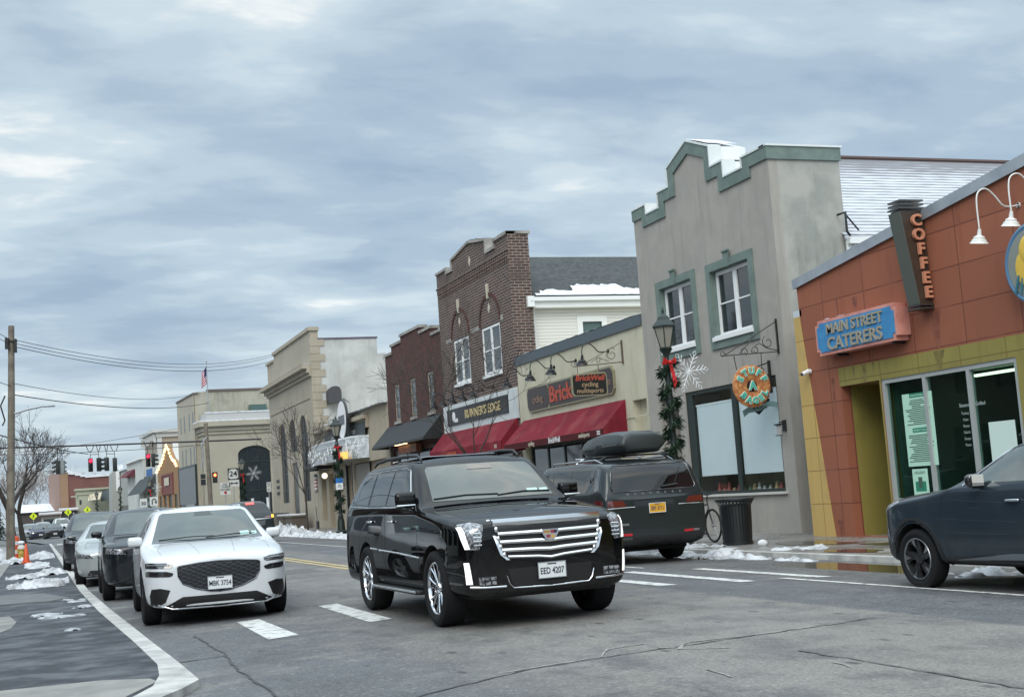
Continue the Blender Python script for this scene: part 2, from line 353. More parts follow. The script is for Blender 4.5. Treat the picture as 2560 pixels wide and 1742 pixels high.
# ---------------- painted markings ----------------
rz = lambda x, o=.004: zroad(x)+o
def marks(name, m, quads):
    b = MB()
    for q in quads: b.quad(*[(x, y, zroad(x)+.005) for x, y in q])
    return tag(b.build(name, m, smooth=0), kind='structure')
def line(x0, y0, x1, y1, w):
    n = max(1, int(abs(y1-y0)/8)); o = []
    for i in range(n):
        a, c = i/n, (i+1)/n; xa, xb, ya, yb = x0+(x1-x0)*a, x0+(x1-x0)*c, y0+(y1-y0)*a, y0+(y1-y0)*c
        o.append([(xa-w/2, ya), (xa+w/2, ya), (xb+w/2, yb), (xb-w/2, yb)])
    return o
marks('yellow_centre_line', PAINTY, line(6.12, 23, 6.12, 88, .11)+line(6.36, 21.5, 6.36, 88, .11))
marks('white_road_marking', PAINTW, [[(2.33, 14.4), (2.68, 14.5), (2.66, 17.1), (2.36, 17.0)], [(3.60, 15.0), (3.90, 15.1), (3.92, 18.2), (3.64, 18.1)],
      [(8.65, 15.2), (8.87, 15.15), (8.85, 18.9), (8.65, 18.9)], [(9.6, 14.9), (9.8, 14.8), (9.78, 18.3), (9.6, 18.4)],
      [(7.74, 15.8), (7.98, 15.7), (7.96, 17.8), (7.74, 17.8)], [(9.26, 10.0), (9.36, 10.0), (9.36, 15.2), (9.26, 15.3)], [(9.30, -2), (9.38, -2), (9.36, 10.0), (9.26, 10.0)]]
      + line(9.3, 19.5, 9.3, 88, .09)+line(3.75, 24, 3.75, 88, .09)+[[(1, 90), (6.2, 90), (6.2, 90.5), (1, 90.5)]])
marks('wide_white_crossing', PAINTW, [[(1.3+k*1.1, 92), (1.9+k*1.1, 92), (1.9+k*1.1, 95), (1.3+k*1.1, 95)] for k in range(10)])
TAR = mat('sealed_crack', (.038, .038, .04), .6)
def crack(name, pts, w, m, o=.006, seed=1):
    rnd = random.Random(seed); P = []
    for i in range(len(pts)-1):
        (x0, y0), (x1, y1) = pts[i], pts[i+1]; n = max(2, int(math.hypot(x1-x0, y1-y0)/.12))
        for k in range(n): P.append((x0+(x1-x0)*k/n+rnd.uniform(-.02, .02), y0+(y1-y0)*k/n+rnd.uniform(-.02, .02)))
    P.append(pts[-1]); b = MB(); vs = []
    for i, (x, y) in enumerate(P):
        a = P[max(i-1, 0)]; c = P[min(i+1, len(P)-1)]; dx, dy = c[0]-a[0], c[1]-a[1]; l = math.hypot(dx, dy) or 1
        ww = w*rnd.uniform(.35, 1)/2; vs += [(x-dy/l*ww, y+dx/l*ww, zroad(x)+o), (x+dy/l*ww, y-dx/l*ww, zroad(x)+o)]
    b.add(vs, [(2*i, 2*i+1, 2*i+3, 2*i+2) for i in range(len(P)-1)]); return tag(b.build(name, m, smooth=0), kind='structure')
crack('dark_road_crack', [(1.7, 15.8), (1.74, 13.6), (1.66, 12), (1.7, 9.5), (1.66, 6)], .035, TAR, seed=2)
crack('dark_road_crack', [(5.53, 8.9), (5.52, 7.7), (5.5, 6.4), (5.6, 4)], .03, mat('faded_crack', (.075, .075, .075), .6), seed=3)
crack('dark_road_crack', [(1.02, 13.1), (1.25, 13.25), (1.75, 13.35)], .06, TAR, seed=5)
crack('dark_road_crack', [(2.4, 9.1), (3.6, 9.75), (5.6, 10.0), (7.2, 10.25)], .035, TAR, .005, seed=6)
WSC = mat('pale_scar', (.32, .31, .29), .7, col2=(.14, .135, .125), ns=8)
crack('pale_road_scar', [(3.4, 9.75), (4.3, 9.9), (4.5, 10.3), (4.9, 10.35)], .04, WSC, seed=7)
crack('pale_road_scar', [(4.95, 9.75), (5.15, 10.1), (5.9, 10.05), (6.8, 10.15)], .05, WSC, seed=8)
crack('pale_road_scar', [(4.85, 10.0), (5.02, 9.7), (5.25, 9.5)], .04, WSC, seed=9)
crack('pale_road_scar', [(4.55, 8.6), (4.5, 8.15)], .035, WSC, seed=10)
crack('pale_road_scar', [(5.35, 8.2), (5.3, 7.9)], .03, WSC, seed=11)
# manhole and utility patches on the far lane
slab([(4.4, 27), (5.6, 27.1), (5.6, 29), (4.45, 29)], -.05, zroad(5)+.004, mat('road_patch', (.09, .09, .088), .7), 'road_patch')
# ---------------- puddles ----------------
WATER = mat('puddle_water', (.035, .034, .03), .015, spec=.8, ior=1.5)
def blob(cx, cy, rx, ry, seed, n=28, amp=.35):
    o = []
    for k in range(n):
        t = 2*math.pi*k/n; q = 1+amp*noise.noise(Vector((math.cos(t)*1.3+seed*7, math.sin(t)*1.3, seed)))*1.8
        o.append((cx+rx*q*math.cos(t), cy+ry*q*math.sin(t)))
    return o
def puddle(cx, cy, rx, ry, z, seed):
    b = MB(); b.quad(*[(x, y, z) for x, y in blob(cx, cy, rx, ry, seed)]); tag(b.build('puddle', WATER, smooth=0), kind='structure')
puddle(11.0, 16.1, .62, 1.7, -.038, 1); puddle(13.7, 21.3, .55, .95, .027, 2); puddle(13.9, 19.0, .3, .8, .027, 3); puddle(11.3, 21, .3, 1.4, -.042, 4)
puddle(12.6, 18.3, .35, .7, .027, 6)
# ---------------- snow ----------------
def snow_patch(b, cx, cy, rx, ry, h, z, seed, res=.07, ang=0, sharp=1.0):
    nx = max(8, int(2*rx/res)); ny = max(8, int(2*ry/res)); nx = min(nx, 90); ny = min(ny, 160)
    ca, sa = math.cos(ang), math.sin(ang); vs = []; H = []
    for j in range(ny+1):
        for i in range(nx+1):
            u = (i/nx*2-1); v = (j/ny*2-1); X = u*rx; Y = v*ry; x = cx+X*ca-Y*sa; y = cy+X*sa+Y*ca
            e = 1-(u*u+v*v)**(.5+.3*sharp); q = noise.fractal(Vector((x*3.2+seed*3.1, y*1.7, seed)), .75, 2.1, 6)*1.25
            q2 = noise.noise(Vector((x*9, y*9, seed+5)))
            hh = e*.95+q*1.05-.34+q2*.25*max(e, 0)
            H.append(hh); vs.append((x, y, z+min(h*1.8, h*max(hh, 0)**.75*(1+.55*noise.noise(Vector((x*4.5, y*4.5, seed))))) if hh > 0 else z-.02))
    fs = []
    for j in range(ny):
        for i in range(nx):
            a = j*(nx+1)+i; q = (a, a+1, a+nx+2, a+nx+1)
            if max(H[k] for k in q) > 0: fs.append(q)
    used = sorted({k for f in fs for k in f}); mp = {k: i for i, k in enumerate(used)}
    b.add([vs[k] for k in used], [[mp[k] for k in f] for f in fs])
def snow(name, L_, m=None):
    m = m or SNOWG
    b = MB()
    for a in L_: snow_patch(b, *a)
    o = b.build(name, m, smooth=80); return tag(o, kind='stuff')
o = snow('snow_bank', [(12.3, 24.3, .6, 1.6, .10, -.01, 1), (11.75, 21.8, .45, 2.2, .13, -.09, 2), (11.5, 19.0, .28, 1.5, .09, -.08, 3), (12.6, 20.1, .4, .8, .07, .0, 4),
     (11.5, 24.5, .5, 2.4, .12, -.08, 5), (12.1, 29, .5, 3, .2, -.05, 6), (10.9, 13.0, .5, .55, .1, -.08, 7), (11.3, 11.5, .5, 2.5, .12, -.09, 8), (10.6, 10.9, .25, 1.4, .07, -.07, 9), (12.3, 21.9, .18, .3, .06, .01, 10)])
o['label'] = 'trodden wet snow along the kerb behind the parked estate car'
snow('snow_bank', [(12.1, 36+8*k, .65, 5.2, .2, -.06, 20+k, .14) for k in range(7)]+[(11.75, 84, .8, 6, .25, -.05, 30, .14), (12.1, 69, 1.0, 4.6, .42, -.03, 31, .12)])
snow('snow_patch', [(-.05, 31.6, .62, 1.1, .14, .02, 40, .04), (.35, 33.0, .35, 1.3, .08, .02, 41), (-.3, 37.5, .5, 1.2, .07, .02, 42), (.4, 38.8, .45, 1.4, .12, .02, 43), (-1.7, 37, .6, 2.5, .09, .02, 44),
     (.0, 47, .4, 3, .08, .02, 45, .1), (-.75, 54, .5, 3.5, .12, .02, 46, .1), (.2, 60, .5, 5, .15, .02, 47, .12), (-1.9, 62, .9, 6, .35, .02, 48, .14), (-3.3, 70, 1.4, 9, .5, .02, 49, .16)])
snow('thin_snow', [(.32, 20.6, .38, .22, .018, .018, 50, .03), (.1, 21.3, .25, .3, .014, .018, 51, .03), (.42, 17.9, .13, .1, .015, .018, 52, .03), (.66, 22.6, .2, .4, .012, .018, 54, .03), (.6, 24.5, .2, .8, .012, .018, 55, .03)],
     mat('old_snow', (.42, .44, .46), .6, col2=(.16, .17, .18), ns=6, nd=6))
sl = MB(); sl.sph((0, 0, .05), .1, 10, (1.1, .8, .75)); o = sl.build('snow_lump', SNOW, smooth=80); o.location = (12.95, 21.8, .02); tag(o, 'small lump of snow alone on the pavement right of the litter bin', 'snow lump')
# ================= buildings =================
def part(b, name, m, par, smooth=0, label=None):
    o = b.build(name, m, par, smooth=smooth)
    if label: o['label'] = label
    return o
def B(*a): return MB().box(*a)
def win(par, X, y0, y1, z0, z1, fm, gm, cols=2, rows=2, fw=.07, rec=.12, name='window', dep=.06, sash=.045, axis='x', glass='pane', mul=None):
    """framed window set `rec` behind plane X, with its glazing as a child"""
    y0, y1 = sorted((y0, y1)); holes = []
    W, H = y1-y0, z1-z0; mu = mul or fw; cw = (W-fw*2-mu*(cols-1))/cols; rh = (H-fw*2-sash*(rows-1))/rows
    for i in range(cols):
        for j in range(rows):
            a = y0+fw+i*(cw+mu); c = z0+fw+j*(rh+sash); holes.append(rect(a, c, a+cw, c+rh))
    f = MB().plate(rect(y0, z0, y1, z1), holes, axis, X+rec, X+rec+dep).build(name, fm, par, smooth=0)
    g = MB().plate(rect(y0+.01, z0+.01, y1-.01, z1-.01), [], axis, X+rec+dep*.55, X+rec+dep*.55+.008).build(glass, gm, f, smooth=0)
    return f
def clear_glass():
    M = bpy.data.materials.new('shop_glass'); M.use_nodes = True; t = M.node_tree; t.nodes.clear(); n = t.nodes.new
    o = n('ShaderNodeOutputMaterial'); mx = n('ShaderNodeMixShader'); tr = n('ShaderNodeBsdfTransparent'); gl = n('ShaderNodeBsdfGlossy'); lw = n('ShaderNodeLayerWeight'); lw.inputs[0].default_value = .5; pw = n('ShaderNodeMath'); pw.operation = 'POWER'; t.links.new(lw.outputs['Facing'], pw.inputs[0]); pw.inputs[1].default_value = 4.5; fr = n('ShaderNodeMath'); fr.operation = 'MULTIPLY_ADD'; t.links.new(pw.outputs[0], fr.inputs[0]); fr.inputs[1].default_value = .75; fr.inputs[2].default_value = .04; tr.inputs[0].default_value = (.62, .80, .76, 1); gl.inputs['Roughness'].default_value = .01; gl.inputs[0].default_value = (.85, .95, .92, 1)
    t.links.new(fr.outputs[0], mx.inputs[0]); t.links.new(tr.outputs[0], mx.inputs[1]); t.links.new(gl.outputs[0], mx.inputs[2]); t.links.new(mx.outputs[0], o.inputs[0]); return M
CGL = clear_glass(); CGL2_ = clear_glass(); CGL2_.name = 'clear_pane'; CGL2_.node_tree.nodes['Transparent BSDF'].inputs[0].default_value = (.92, .98, .98, 1)
DARKG = mat('dark_pane', (.015, .02, .022), .06, spec=.6)
COPE = mat('stone_coping', (.33, .31, .28), .8, col2=(.2, .19, .175), ns=2)
STUC = mat('cream_stucco', (.50, .47, .36), .85, col2=(.46, .43, .32), ns=1.2, streak=(.33, .30, .22), bump=.25, bs=45)
GSTUC = mat('grey_stucco', (.335, .312, .28), .9, col2=(.30, .28, .25), ns=1.5, streak=(.215, .205, .185), bump=.3, bs=40, dirt=(.285, .27, .245))
GSIDE = mat('weathered_stucco', (.36, .35, .32), .9, col2=(.26, .27, .245), ns=1.5, streak=(.14, .155, .135), bump=.3, bs=40, dirt=(.27, .28, .255))
SAGE = mat('sage_trim', (.15, .20, .178), .75, col2=(.115, .155, .138), ns=3, bump=.15, bs=60)
BRK1 = mat('brown_brick', (.2, .1, .08), .85, brick=(.30, .105, .014, (.095, .052, .042), (.042, .025, .023), (.25, .21, .18), .5), bump=.5, dirt=(.07, .05, .042))
BRK2 = mat('red_brick', (.2, .08, .06), .85, brick=(.24, .09, .006, (.095, .027, .02), (.042, .016, .013), (.075, .045, .038), .5), bump=.4, dirt=(.05, .025, .022))
ORNG = mat('terracotta_render', (.31, .105, .052), .85, brick=(1.40, .68, .012, (.285, .095, .05), (.245, .082, .043), (.13, .035, .02), 0), streak=(.20, .06, .034), dirt=(.25, .085, .05), bump=.25)
YELW = mat('ochre_render', (.50, .33, .11), .85, brick=(.48, .68, .009, (.50, .335, .115), (.46, .31, .105), (.22, .13, .04), 0), streak=(.38, .25, .09), dirt=(.36, .24, .1))
OLIV = mat('olive_render', (.27, .225, .052), .85, brick=(1.15, 3.1, .010, (.25, .21, .055), (.22, .185, .05), (.13, .1, .025), 0), streak=(.17, .13, .04))
CLAP = mat('white_clapboard', (.68, .67, .62), .6, lines=(.115, (.30, .29, .27), 2, .12))
SHING = mat('grey_shingles', (.045, .05, .05), .9, brick=(.45, .14, .01, (.05, .056, .057), (.03, .034, .036), (.018, .02, .02), .5), col2=(.065, .07, .07), ns=6)
# ---- snowy roof: ribs of shingle showing through
def snowroof():
    M = bpy.data.materials.new('snowy_shingles'); M.use_nodes = True; t = M.node_tree; n = t.nodes.new; lk = t.links.new; b = t.nodes['Principled BSDF']
    g = n('ShaderNodeNewGeometry'); s = n('ShaderNodeSeparateXYZ'); lk(g.outputs['Position'], s.inputs[0])
    no = n('ShaderNodeTexNoise'); no.inputs['Scale'].default_value = 1.0; no.inputs['Detail'].default_value = 6
    mp_ = n('ShaderNodeMapping'); mp_.inputs['Scale'].default_value = (1.6, 1, 14); lk(g.outputs['Position'], mp_.inputs[0]); lk(mp_.outputs[0], no.inputs[0])
    w = n('ShaderNodeMath'); w.operation = 'MULTIPLY'; lk(s.outputs[2], w.inputs[0]); w.inputs[1].default_value = 8.5
    f = n('ShaderNodeMath'); f.operation = 'FRACT'; lk(w.outputs[0], f.inputs[0])
    a = n('ShaderNodeMath'); a.operation = 'MULTIPLY_ADD'; lk(no.outputs[0], a.inputs[0]); a.inputs[1].default_value = 1.1; lk(f.outputs[0], a.inputs[2])
    hz_ = n('ShaderNodeMapRange'); lk(s.outputs[2], hz_.inputs[0]); hz_.inputs[1].default_value = 8.9; hz_.inputs[2].default_value = 9.75; hz_.inputs[3].default_value = 0; hz_.inputs[4].default_value = .75
    a2 = n('ShaderNodeMath'); a2.operation = 'SUBTRACT'; lk(a.outputs[0], a2.inputs[0]); lk(hz_.outputs[0], a2.inputs[1])
    r = n('ShaderNodeMapRange'); lk(a2.outputs[0], r.inputs[0]); r.inputs[1].default_value = .72; r.inputs[2].default_value = 1.12
    m_ = n('ShaderNodeMix'); m_.data_type = 'RGBA'; lk(r.outputs[0], m_.inputs[0]); m_.inputs[6].default_value = (.17, .17, .185, 1); m_.inputs[7].default_value = (.50, .52, .56, 1)
    lk(m_.outputs[2], b.inputs['Base Color']); b.inputs['Roughness'].default_value = .8; return M
def cap(b, y0, y1, z, x0, x1, h=.05):
    b.box(x0, y0, z, x1, y1, z+h)
def offs(path, d):
    """offset an open 2-D polyline to its left by d with mitred corners"""
    o = []
    for i, p in enumerate(path):
        p = Vector(p); a = Vector(path[i-1]) if i else None; c = Vector(path[i+1]) if i < len(path)-1 else None
        n1_ = n2_ = None
        if a is not None: t = (p-a).normalized(); n1_ = Vector((-t.y, t.x))
        if c is not None: t = (c-p).normalized(); n2_ = Vector((-t.y, t.x))
        if n1_ is None: o.append(tuple(p+n2_*d)); continue
        if n2_ is None: o.append(tuple(p+n1_*d)); continue
        bb = (n1_+n2_).normalized(); o.append(tuple(p+bb*(d/max(.35, bb.dot(n1_)))))
    return o
def snowcap(par, segs, x0, x1, name='snow_cap', h=.06):
    b = MB()
    for i, (ya, za, yb, zb) in enumerate(segs):
        n = max(3, int(abs(yb-ya)/.3)); vs = []; m_ = 5
        for k in range(n+1):
            t = k/n; y = ya+(yb-ya)*t; z = za+(zb-za)*t
            for j in range(m_+1):
                u = j/m_; hh = h*(.35+.65*math.sin(math.pi*(.06+.88*u)))*(.6+.5*noise.noise(Vector((y*2.3, u*3, i))))*(.3 if k in (0, n) else 1)
                vs.append((x0+(x1-x0)*u, y, z+.004+max(hh, .004)))
        b.add(vs, [(k*(m_+1)+j, k*(m_+1)+j+1, (k+1)*(m_+1)+j+1, (k+1)*(m_+1)+j) for k in range(n) for j in range(m_)])
    return b.build(name, SNOW, par, smooth=70)
# ---------- 1. terracotta restaurant ----------
t = thing('restaurant_building', (15.2, 18, .02), 'terracotta, ochre and olive rendered restaurant with a sloping parapet at the right edge', 'building')
top = lambda y: 5.30+(23.29-y)*.1185
X = 15.2
w = MB().plate([(23.5, 0), (23.5, 4.6), (23.27, 4.6), (23.30, 5.30), (-2, top(-2)), (-2, 0)],
               [rect(20.72, .66, 17.05, 3.0), rect(22.03, .03, 20.78, 3.0), rect(12, .7, 6, 3)], 'x', X, X+.22)
part(w, 'wall', ORNG, t)
part(MB().plate([(23.5, .02), (23.5, 4.6), (23.27, 4.6), (22.69, .02)], [], 'x', X-.012, X-.003), 'ochre_panel', YELW, t)
part(MB().plate([(22.06, 3.0), (22.06, 3.37), (-2, 3.30), (-2, 0), (17.05, .02), (20.76, .02), (20.76, 3.0)], [rect(20.72, .66, 17.05, 2.998), rect(12, .7, 6, 3)], 'x', X-.012, X-.003), 'olive_panel', OLIV, t)
OLI2 = mat('olive_paint', (.24, .20, .045), .8, dirt=(.17, .14, .035))
a = MB(); a.box(X+.221, 22.03, .02, X+2.3, 22.1, 3.1).box(X+.221, 20.70, .02, X+2.3, 20.76, 3.1).box(X+.221, 20.76, 3.004, X+2.3, 22.03, 3.1).box(X+2.3, 20.7, .02, X+2.4, 22.1, 3.1)
part(a, 'entrance_recess', OLI2, t)
d = part(B(X+2.2, 20.85, .03, X+2.29, 21.95, 2.3), 'door', mat('dark_door', (.03, .03, .032), .3), t)
part(MB().tube([(X+2.16, 21.1, .95), (X+2.16, 21.1, 1.3)], .015), 'handle', GREYM, d)
part(B(X, 23.5, 4.605, X+.3, 23.2, 4.74), 'ledge_cap', mat('pale_metal', (.5, .54, .56), .4), t)
mc = MB(); vs = []
for y in (23.36, 21.9, 18.99, 18.0, -2):
    z = top(y); vs += [(X-.06, y, z-.10), (X-.06, y, z+.10), (X+.4, y, z+.13), (X+.4, y, z-.02)]
mc.add(vs, [(4*i+k, 4*i+(k+1) % 4, 4*i+4+(k+1) % 4, 4*i+4+k) for i in range(4) for k in range(4)]+[(0, 1, 2, 3)])
part(mc, 'coping', mat('zinc_flashing', (.36, .39, .42), .4, .3, col2=(.28, .31, .34), ns=2), t)
part(B(X+.4, 23.35, 3.9, X+14, -2, 4.8), 'roof', mat('flat_roof', (.3, .3, .3), .9), t)
snowcap(t, [(21.4, top(21.4)+.12, 20.3, top(20.3)+.12), (23.3, top(23.3)+.12, 21.9, top(21.9)+.12)], X+.05, X+.38, h=.07)
ALU = mat('aluminium_frame', (.42, .44, .43), .4, .3)
f = win(t, X, 20.72, 17.05, .66, 3.0, ALU, CGL, cols=3, rows=1, fw=.085, rec=.01, dep=.1, name='shop_window')
# room behind the glass
rm = MB(); rm.box(X+.23, 20.69, .3, X+5, 20.6, 3.2).box(X+5, 12, .3, X+5.1, 20.7, 3.2).box(X+.23, 12, .2, X+5, 20.69, .3).box(X+.23, 12, 3.05, X+5, 20.69, 3.2)
part(rm, 'interior', mat('interior_wall', (.10, .12, .11), .9), t)
part(B(X+1.5, 15.5, .3, X+2.1, 20.0, 1.25).box(X+4.4, 13, .3, X+4.95, 20.3, 1.9).box(X+4.35, 13.1, 2.0, X+4.98, 20, 2.1), 'counter', mat('counter_front', (.03, .035, .035), .3), t)
rnd = random.Random(4); bt = MB()
for k in range(46): y = 13.4+k*.14; h = rnd.uniform(.12, .3); bt.lathe([(.04, 0), (.045, h*.6), (.015, h)], (X+4.6, y, 1.9+.0), n=6)
for k in range(14): y = 15.8+k*.29; bt.lathe([(.06, 0), (.07, .15), (.03, .26)], (X+1.8, y, 1.25), n=8)
part(bt, 'stock', mat('stock_jars', (.3, .33, .26), .4, col2=(.6, .3, .15), ns=9, lo=.45, hi=.55), t)
lp = MB(); lp.box(X+1.6, 18.9, 2.93, X+1.75, 20.1, 2.97).box(X+1.6, 15.7, 2.93, X+1.75, 17.0, 2.97).box(X+3.3, 17.0, 2.93, X+3.45, 18.6, 2.97)
part(lp, 'strip_light', mat('tube_light', (1, .95, .7), emit=3), t)
# wall pipes and small things of the restaurant front
def poster(y0, y1, z0, z1, label, draw, base=(.42, .66, .52), x=X+.046):
    p = MB(); p.box(x, y0, z0, x+.003, y1, z1); p.m = 1
    draw(p, x-.001)
    o = p.build('poster', [mat('poster_paper_%d' % (base[0]*1000), base, .5), mat('poster_green', (.02, .2, .12), .5), mat('poster_ink', (.06, .1, .08), .5)], smooth=0)
    recenter(o, (x, (y0+y1)/2, z0)); tag(o, label, 'poster')
def menu(p, x):
    p.m = 1
    for zc in (2.62, 1.98): p.box(x, 19.55, zc-.04, x-.002, 19.98, zc+.04)
    p.m = 0; p.text('Catering Packages', .05, MW(x-.003, 19.765, 2.62), .0005, .0005); p.text('Breakfast Catering', .05, MW(x-.003, 19.765, 1.98), .0005, .0005)
    p.m = 2; rn = random.Random(3); z = 2.53
    while z > 1.4:
        if abs(z-1.98) > .08:
            l = rn.uniform(.25, .72); c0 = 19.765+rn.uniform(-.03, .06); p.box(x, c0-l/2, z-.008, x-.002, c0+l/2, z+.008)
        z -= .034
poster(20.2, 19.34, 1.32, 2.66, 'large pale green menu poster in the left pane of the restaurant window', menu)
def flyer(p, x):
    p.m = 1; p.box(x, 20.05, .86, x-.002, 19.75, 1.04); p.m = 2; p.box(x, 19.96, .92, x-.003, 19.85, 1.12); p.m = 1
    for k in range(4): p.box(x, 20.07-k*.09, .72, x-.002, 20.03-k*.09, .8)
    p.m = 2; p.text('HOLIDAY', .07, MW(x-.002, 19.9, 1.2), .0005)
poster(20.12, 19.68, .68, 1.27, 'small green flyer low in the left pane beside the restaurant entrance', flyer)
poster(20.1, 19.75, 1.12+.24, 1.30+.24-.0, 'small pale notice just under the menu poster in the restaurant window', lambda p, x: None, (.36, .6, .52), X+.052) if False else None
poster(17.94, 17.3, 1.1, 1.98, 'crumpled blank white sheet taped in the right pane of the restaurant window', lambda p, x: None, (.56, .68, .62))
def wtxt(p, x): p.m = 2
b = MB(); b.text('Steamed & Grilled', .09, MW(X+.05, 18.3, 2.32), .001, .001, sx=1)
for k in range(6): b.text(['Turkey', 'Ham', 'Roast', 'Salads', 'Soups', 'Pasta'][k], .07, MW(X+.05, 18.5, 2.18-.11*k), .001)
part(b, 'window_lettering', mat('white_vinyl', (.3, .36, .34), .6), t)
ST1 = mat('damp_stain', (.15, .045, .028), .6, col2=(.24, .08, .045), ns=5, lo=.35, hi=.6); ST2 = mat('olive_damp_stain', (.12, .095, .025), .6, col2=(.2, .16, .045), ns=5, lo=.35, hi=.6)
def stain(y, w_, z1, z0_, m_, seed):
    rn = random.Random(seed); L_ = []; R_ = []
    for k in range(9): q = k/8; ww = w_*(1-.75*q)*rn.uniform(.7, 1.1)/2; L_.append((y+ww, z1+(z0_-z1)*q)); R_.append((y-ww, z1+(z0_-z1)*q))
    part(MB().plate(L_+R_[::-1], [], 'x', X-.0145, X-.0125) if m_ is ST2 else MB().plate(L_+R_[::-1], [], 'x', X-.002, X-.0005), 'water_stain', m_, t)
for k, (y, w_, z1, z0_) in enumerate([(18.95, .3, 4.1, 3.38), (21.6, .14, 3.62, 3.38), (20.9, .1, 3.62, 3.40), (22.3, .12, 3.2, 2.5), (21.9, .09, 4.75, 4.4), (21.3, .16, 4.7, 4.38), (22.5, .2, .35, .03)]): stain(y, w_, z1, z0_, ST1, k)
for k, (y, w_, z1, z0_) in enumerate([(18.95, .3, 3.34, 3.02), (21.55, .1, 3.36, 3.12), (21.2, .16, 3.36, 3.02), (20.9, .07, 3.36, 3.1)]): stain(y, w_, z1, z0_, ST2, 20+k)
# signs on the restaurant
cs = thing('caterers_sign', (15.2, 20.8, 3.6), 'blue and pink box sign reading MAIN STREET CATERERS', 'sign')
def octo(y0, y1, z0, z1, c=.09): return [(y0-c, z0), (y0-c, z0+c*0), (y0-c, z0), (y1+c, z0), (y1+c, z0+c), (y1, z0+c), (y1, z1-c), (y1+c, z1-c), (y1+c, z1), (y0-c, z1), (y0-c, z1-c), (y0, z1-c), (y0, z0+c), (y0-c, z0+c)][3:]+[(y0-c, z0)]
PINK = mat('pink_enamel', (.62, .27, .22), .5, col2=(.5, .2, .16), ns=4); BLU = mat('blue_enamel', (.045, .24, .47), .5, col2=(.035, .19, .4), ns=4)
y0, y1, z0, z1 = 22.30, 19.66, 3.64, 4.345
part(MB().plate(octo(y0, y1, z0, z1), [], 'x', 14.90, 15.19), 'cabinet', PINK, cs)
part(MB().plate(octo(y0-.07, y1+.07, z0+.06, z1-.06, .08), [], 'x', 14.885, 14.899), 'sign_face', BLU, cs)
TANL = mat('tan_letters', (.30, .27, .21), .5)
part(MB().text('MAIN STREET', .29, MW(14.868, 20.96, 4.13), .012, .005, sx=1.05), 'lettering', TANL, cs); part(MB().text('CATERERS', .345, MW(14.868, 20.98, 3.83), .012, .006, sx=1.12), 'lettering', TANL, cs)
for y in (19.9, 21.7): part(B(14.95, y-.03, z0-.0, 15.2, y+.03, z0-.05), 'bracket', BLACKM, cs)
snowcap(cs, [(21.7, z1, 21.2, z1), (22.0, z1, 21.85, z1)], 14.91, 14.98, h=.03)
cf = thing('coffee_sign', (15.0, 19.1, 4.1), 'tall dark bronze blade sign with COFFEE in terracotta letters down it', 'sign')
BRZ = mat('bronze_panel', (.085, .06, .045), .35, .4, col2=(.06, .045, .035), ns=3); GBRZ = mat('grey_green_panel', (.10, .11, .095), .4, .2)
vs = []
for z, xl in ((4.18, 14.93), (5.9, 14.70)): vs += [(xl, 18.98, z), (15.195, 18.98, z), (15.195, 19.26, z), (xl-.0, 19.26, z)]
b = MB(); b.add(vs, [(0, 1, 5, 4), (1, 2, 6, 5), (2, 3, 7, 6), (3, 0, 4, 7), (0, 3, 2, 1), (4, 5, 6, 7)]); part(b, 'cabinet', BRZ, cf)
vs = []
for z, xl in ((4.2, 14.925), (5.88, 14.695)): vs += [(xl, 18.975, z), (xl, 19.265, z), (xl-.02, 19.3, z), (xl-.02, 18.975, z)]
b = MB(); b.add(vs, [(0, 1, 5, 4), (1, 2, 6, 5), (2, 3, 7, 6), (3, 0, 4, 7), (0, 3, 2, 1), (4, 5, 6, 7)]); part(b, 'edge_panel', GBRZ, cf)
LT = mat('terracotta_letters', (.52, .22, .13), .5)
b = MB()
for k, ch in enumerate('COFFEE'):
    z = 5.70-k*.262; b.text(ch, .29, MC(14.985+k*.022, 18.935, z), .03, .008, sx=1.08)
part(b, 'lettering', LT, cf)
b = MB()
for z, xl in ((5.92, 14.66), (5.99, 14.68), (6.06, 14.68), (4.1, 14.88), (4.16, 14.88)): b.box(xl, 18.94, z, 15.19, 19.3, z+.03)
part(b, 'trim_band', mat('band_metal', (.1, .1, .1), .3, .7), cf)
rs = thing('round_sign', (15.2, 16.5, 3.8), 'round blue-rimmed sign with a yellow ring on grey, cut by the right edge', 'sign')
part(MB().lathe([(.0, 14.95), (.58, 14.95), (.62, 14.93), (.66, 14.95), (.66, 15.19), (0, 15.19)], (0, 16.14, 4.40), 'x', 48, cap=False), 'rim', mat('blue_rim', (.09, .2, .33), .4), rs, 40)
part(MB().lathe([(0, 14.935), (.57, 14.935), (.57, 14.949), (0, 14.949)], (0, 16.14, 4.40), 'x', 48, cap=False), 'sign_face', mat('grey_face', (.22, .24, .22), .6), rs, 40)
b = MB(); b.lathe([(.07, -.02), (.2, -.03), (.26, 0), (.2, .02), (.07, .02)], (14.92, 16.16, 4.62), 'x', 24, cap=False); b.sph((14.925, 16.34, 4.35), .2, 14, (.1, 1, 1.4)); part(b, 'yellow_ring', mat('sign_yellow', (.72, .47, .06), .5), rs, 40)
b = MB(); b.tube([(14.92, 16.46, 4.25), (14.92, 16.58, 3.98)], .025).tube([(14.92, 16.39, 4.2), (14.92, 16.46, 3.95)], .02); part(b, 'blue_stripe', mat('sign_teal', (.04, .16, .2), .5), rs)
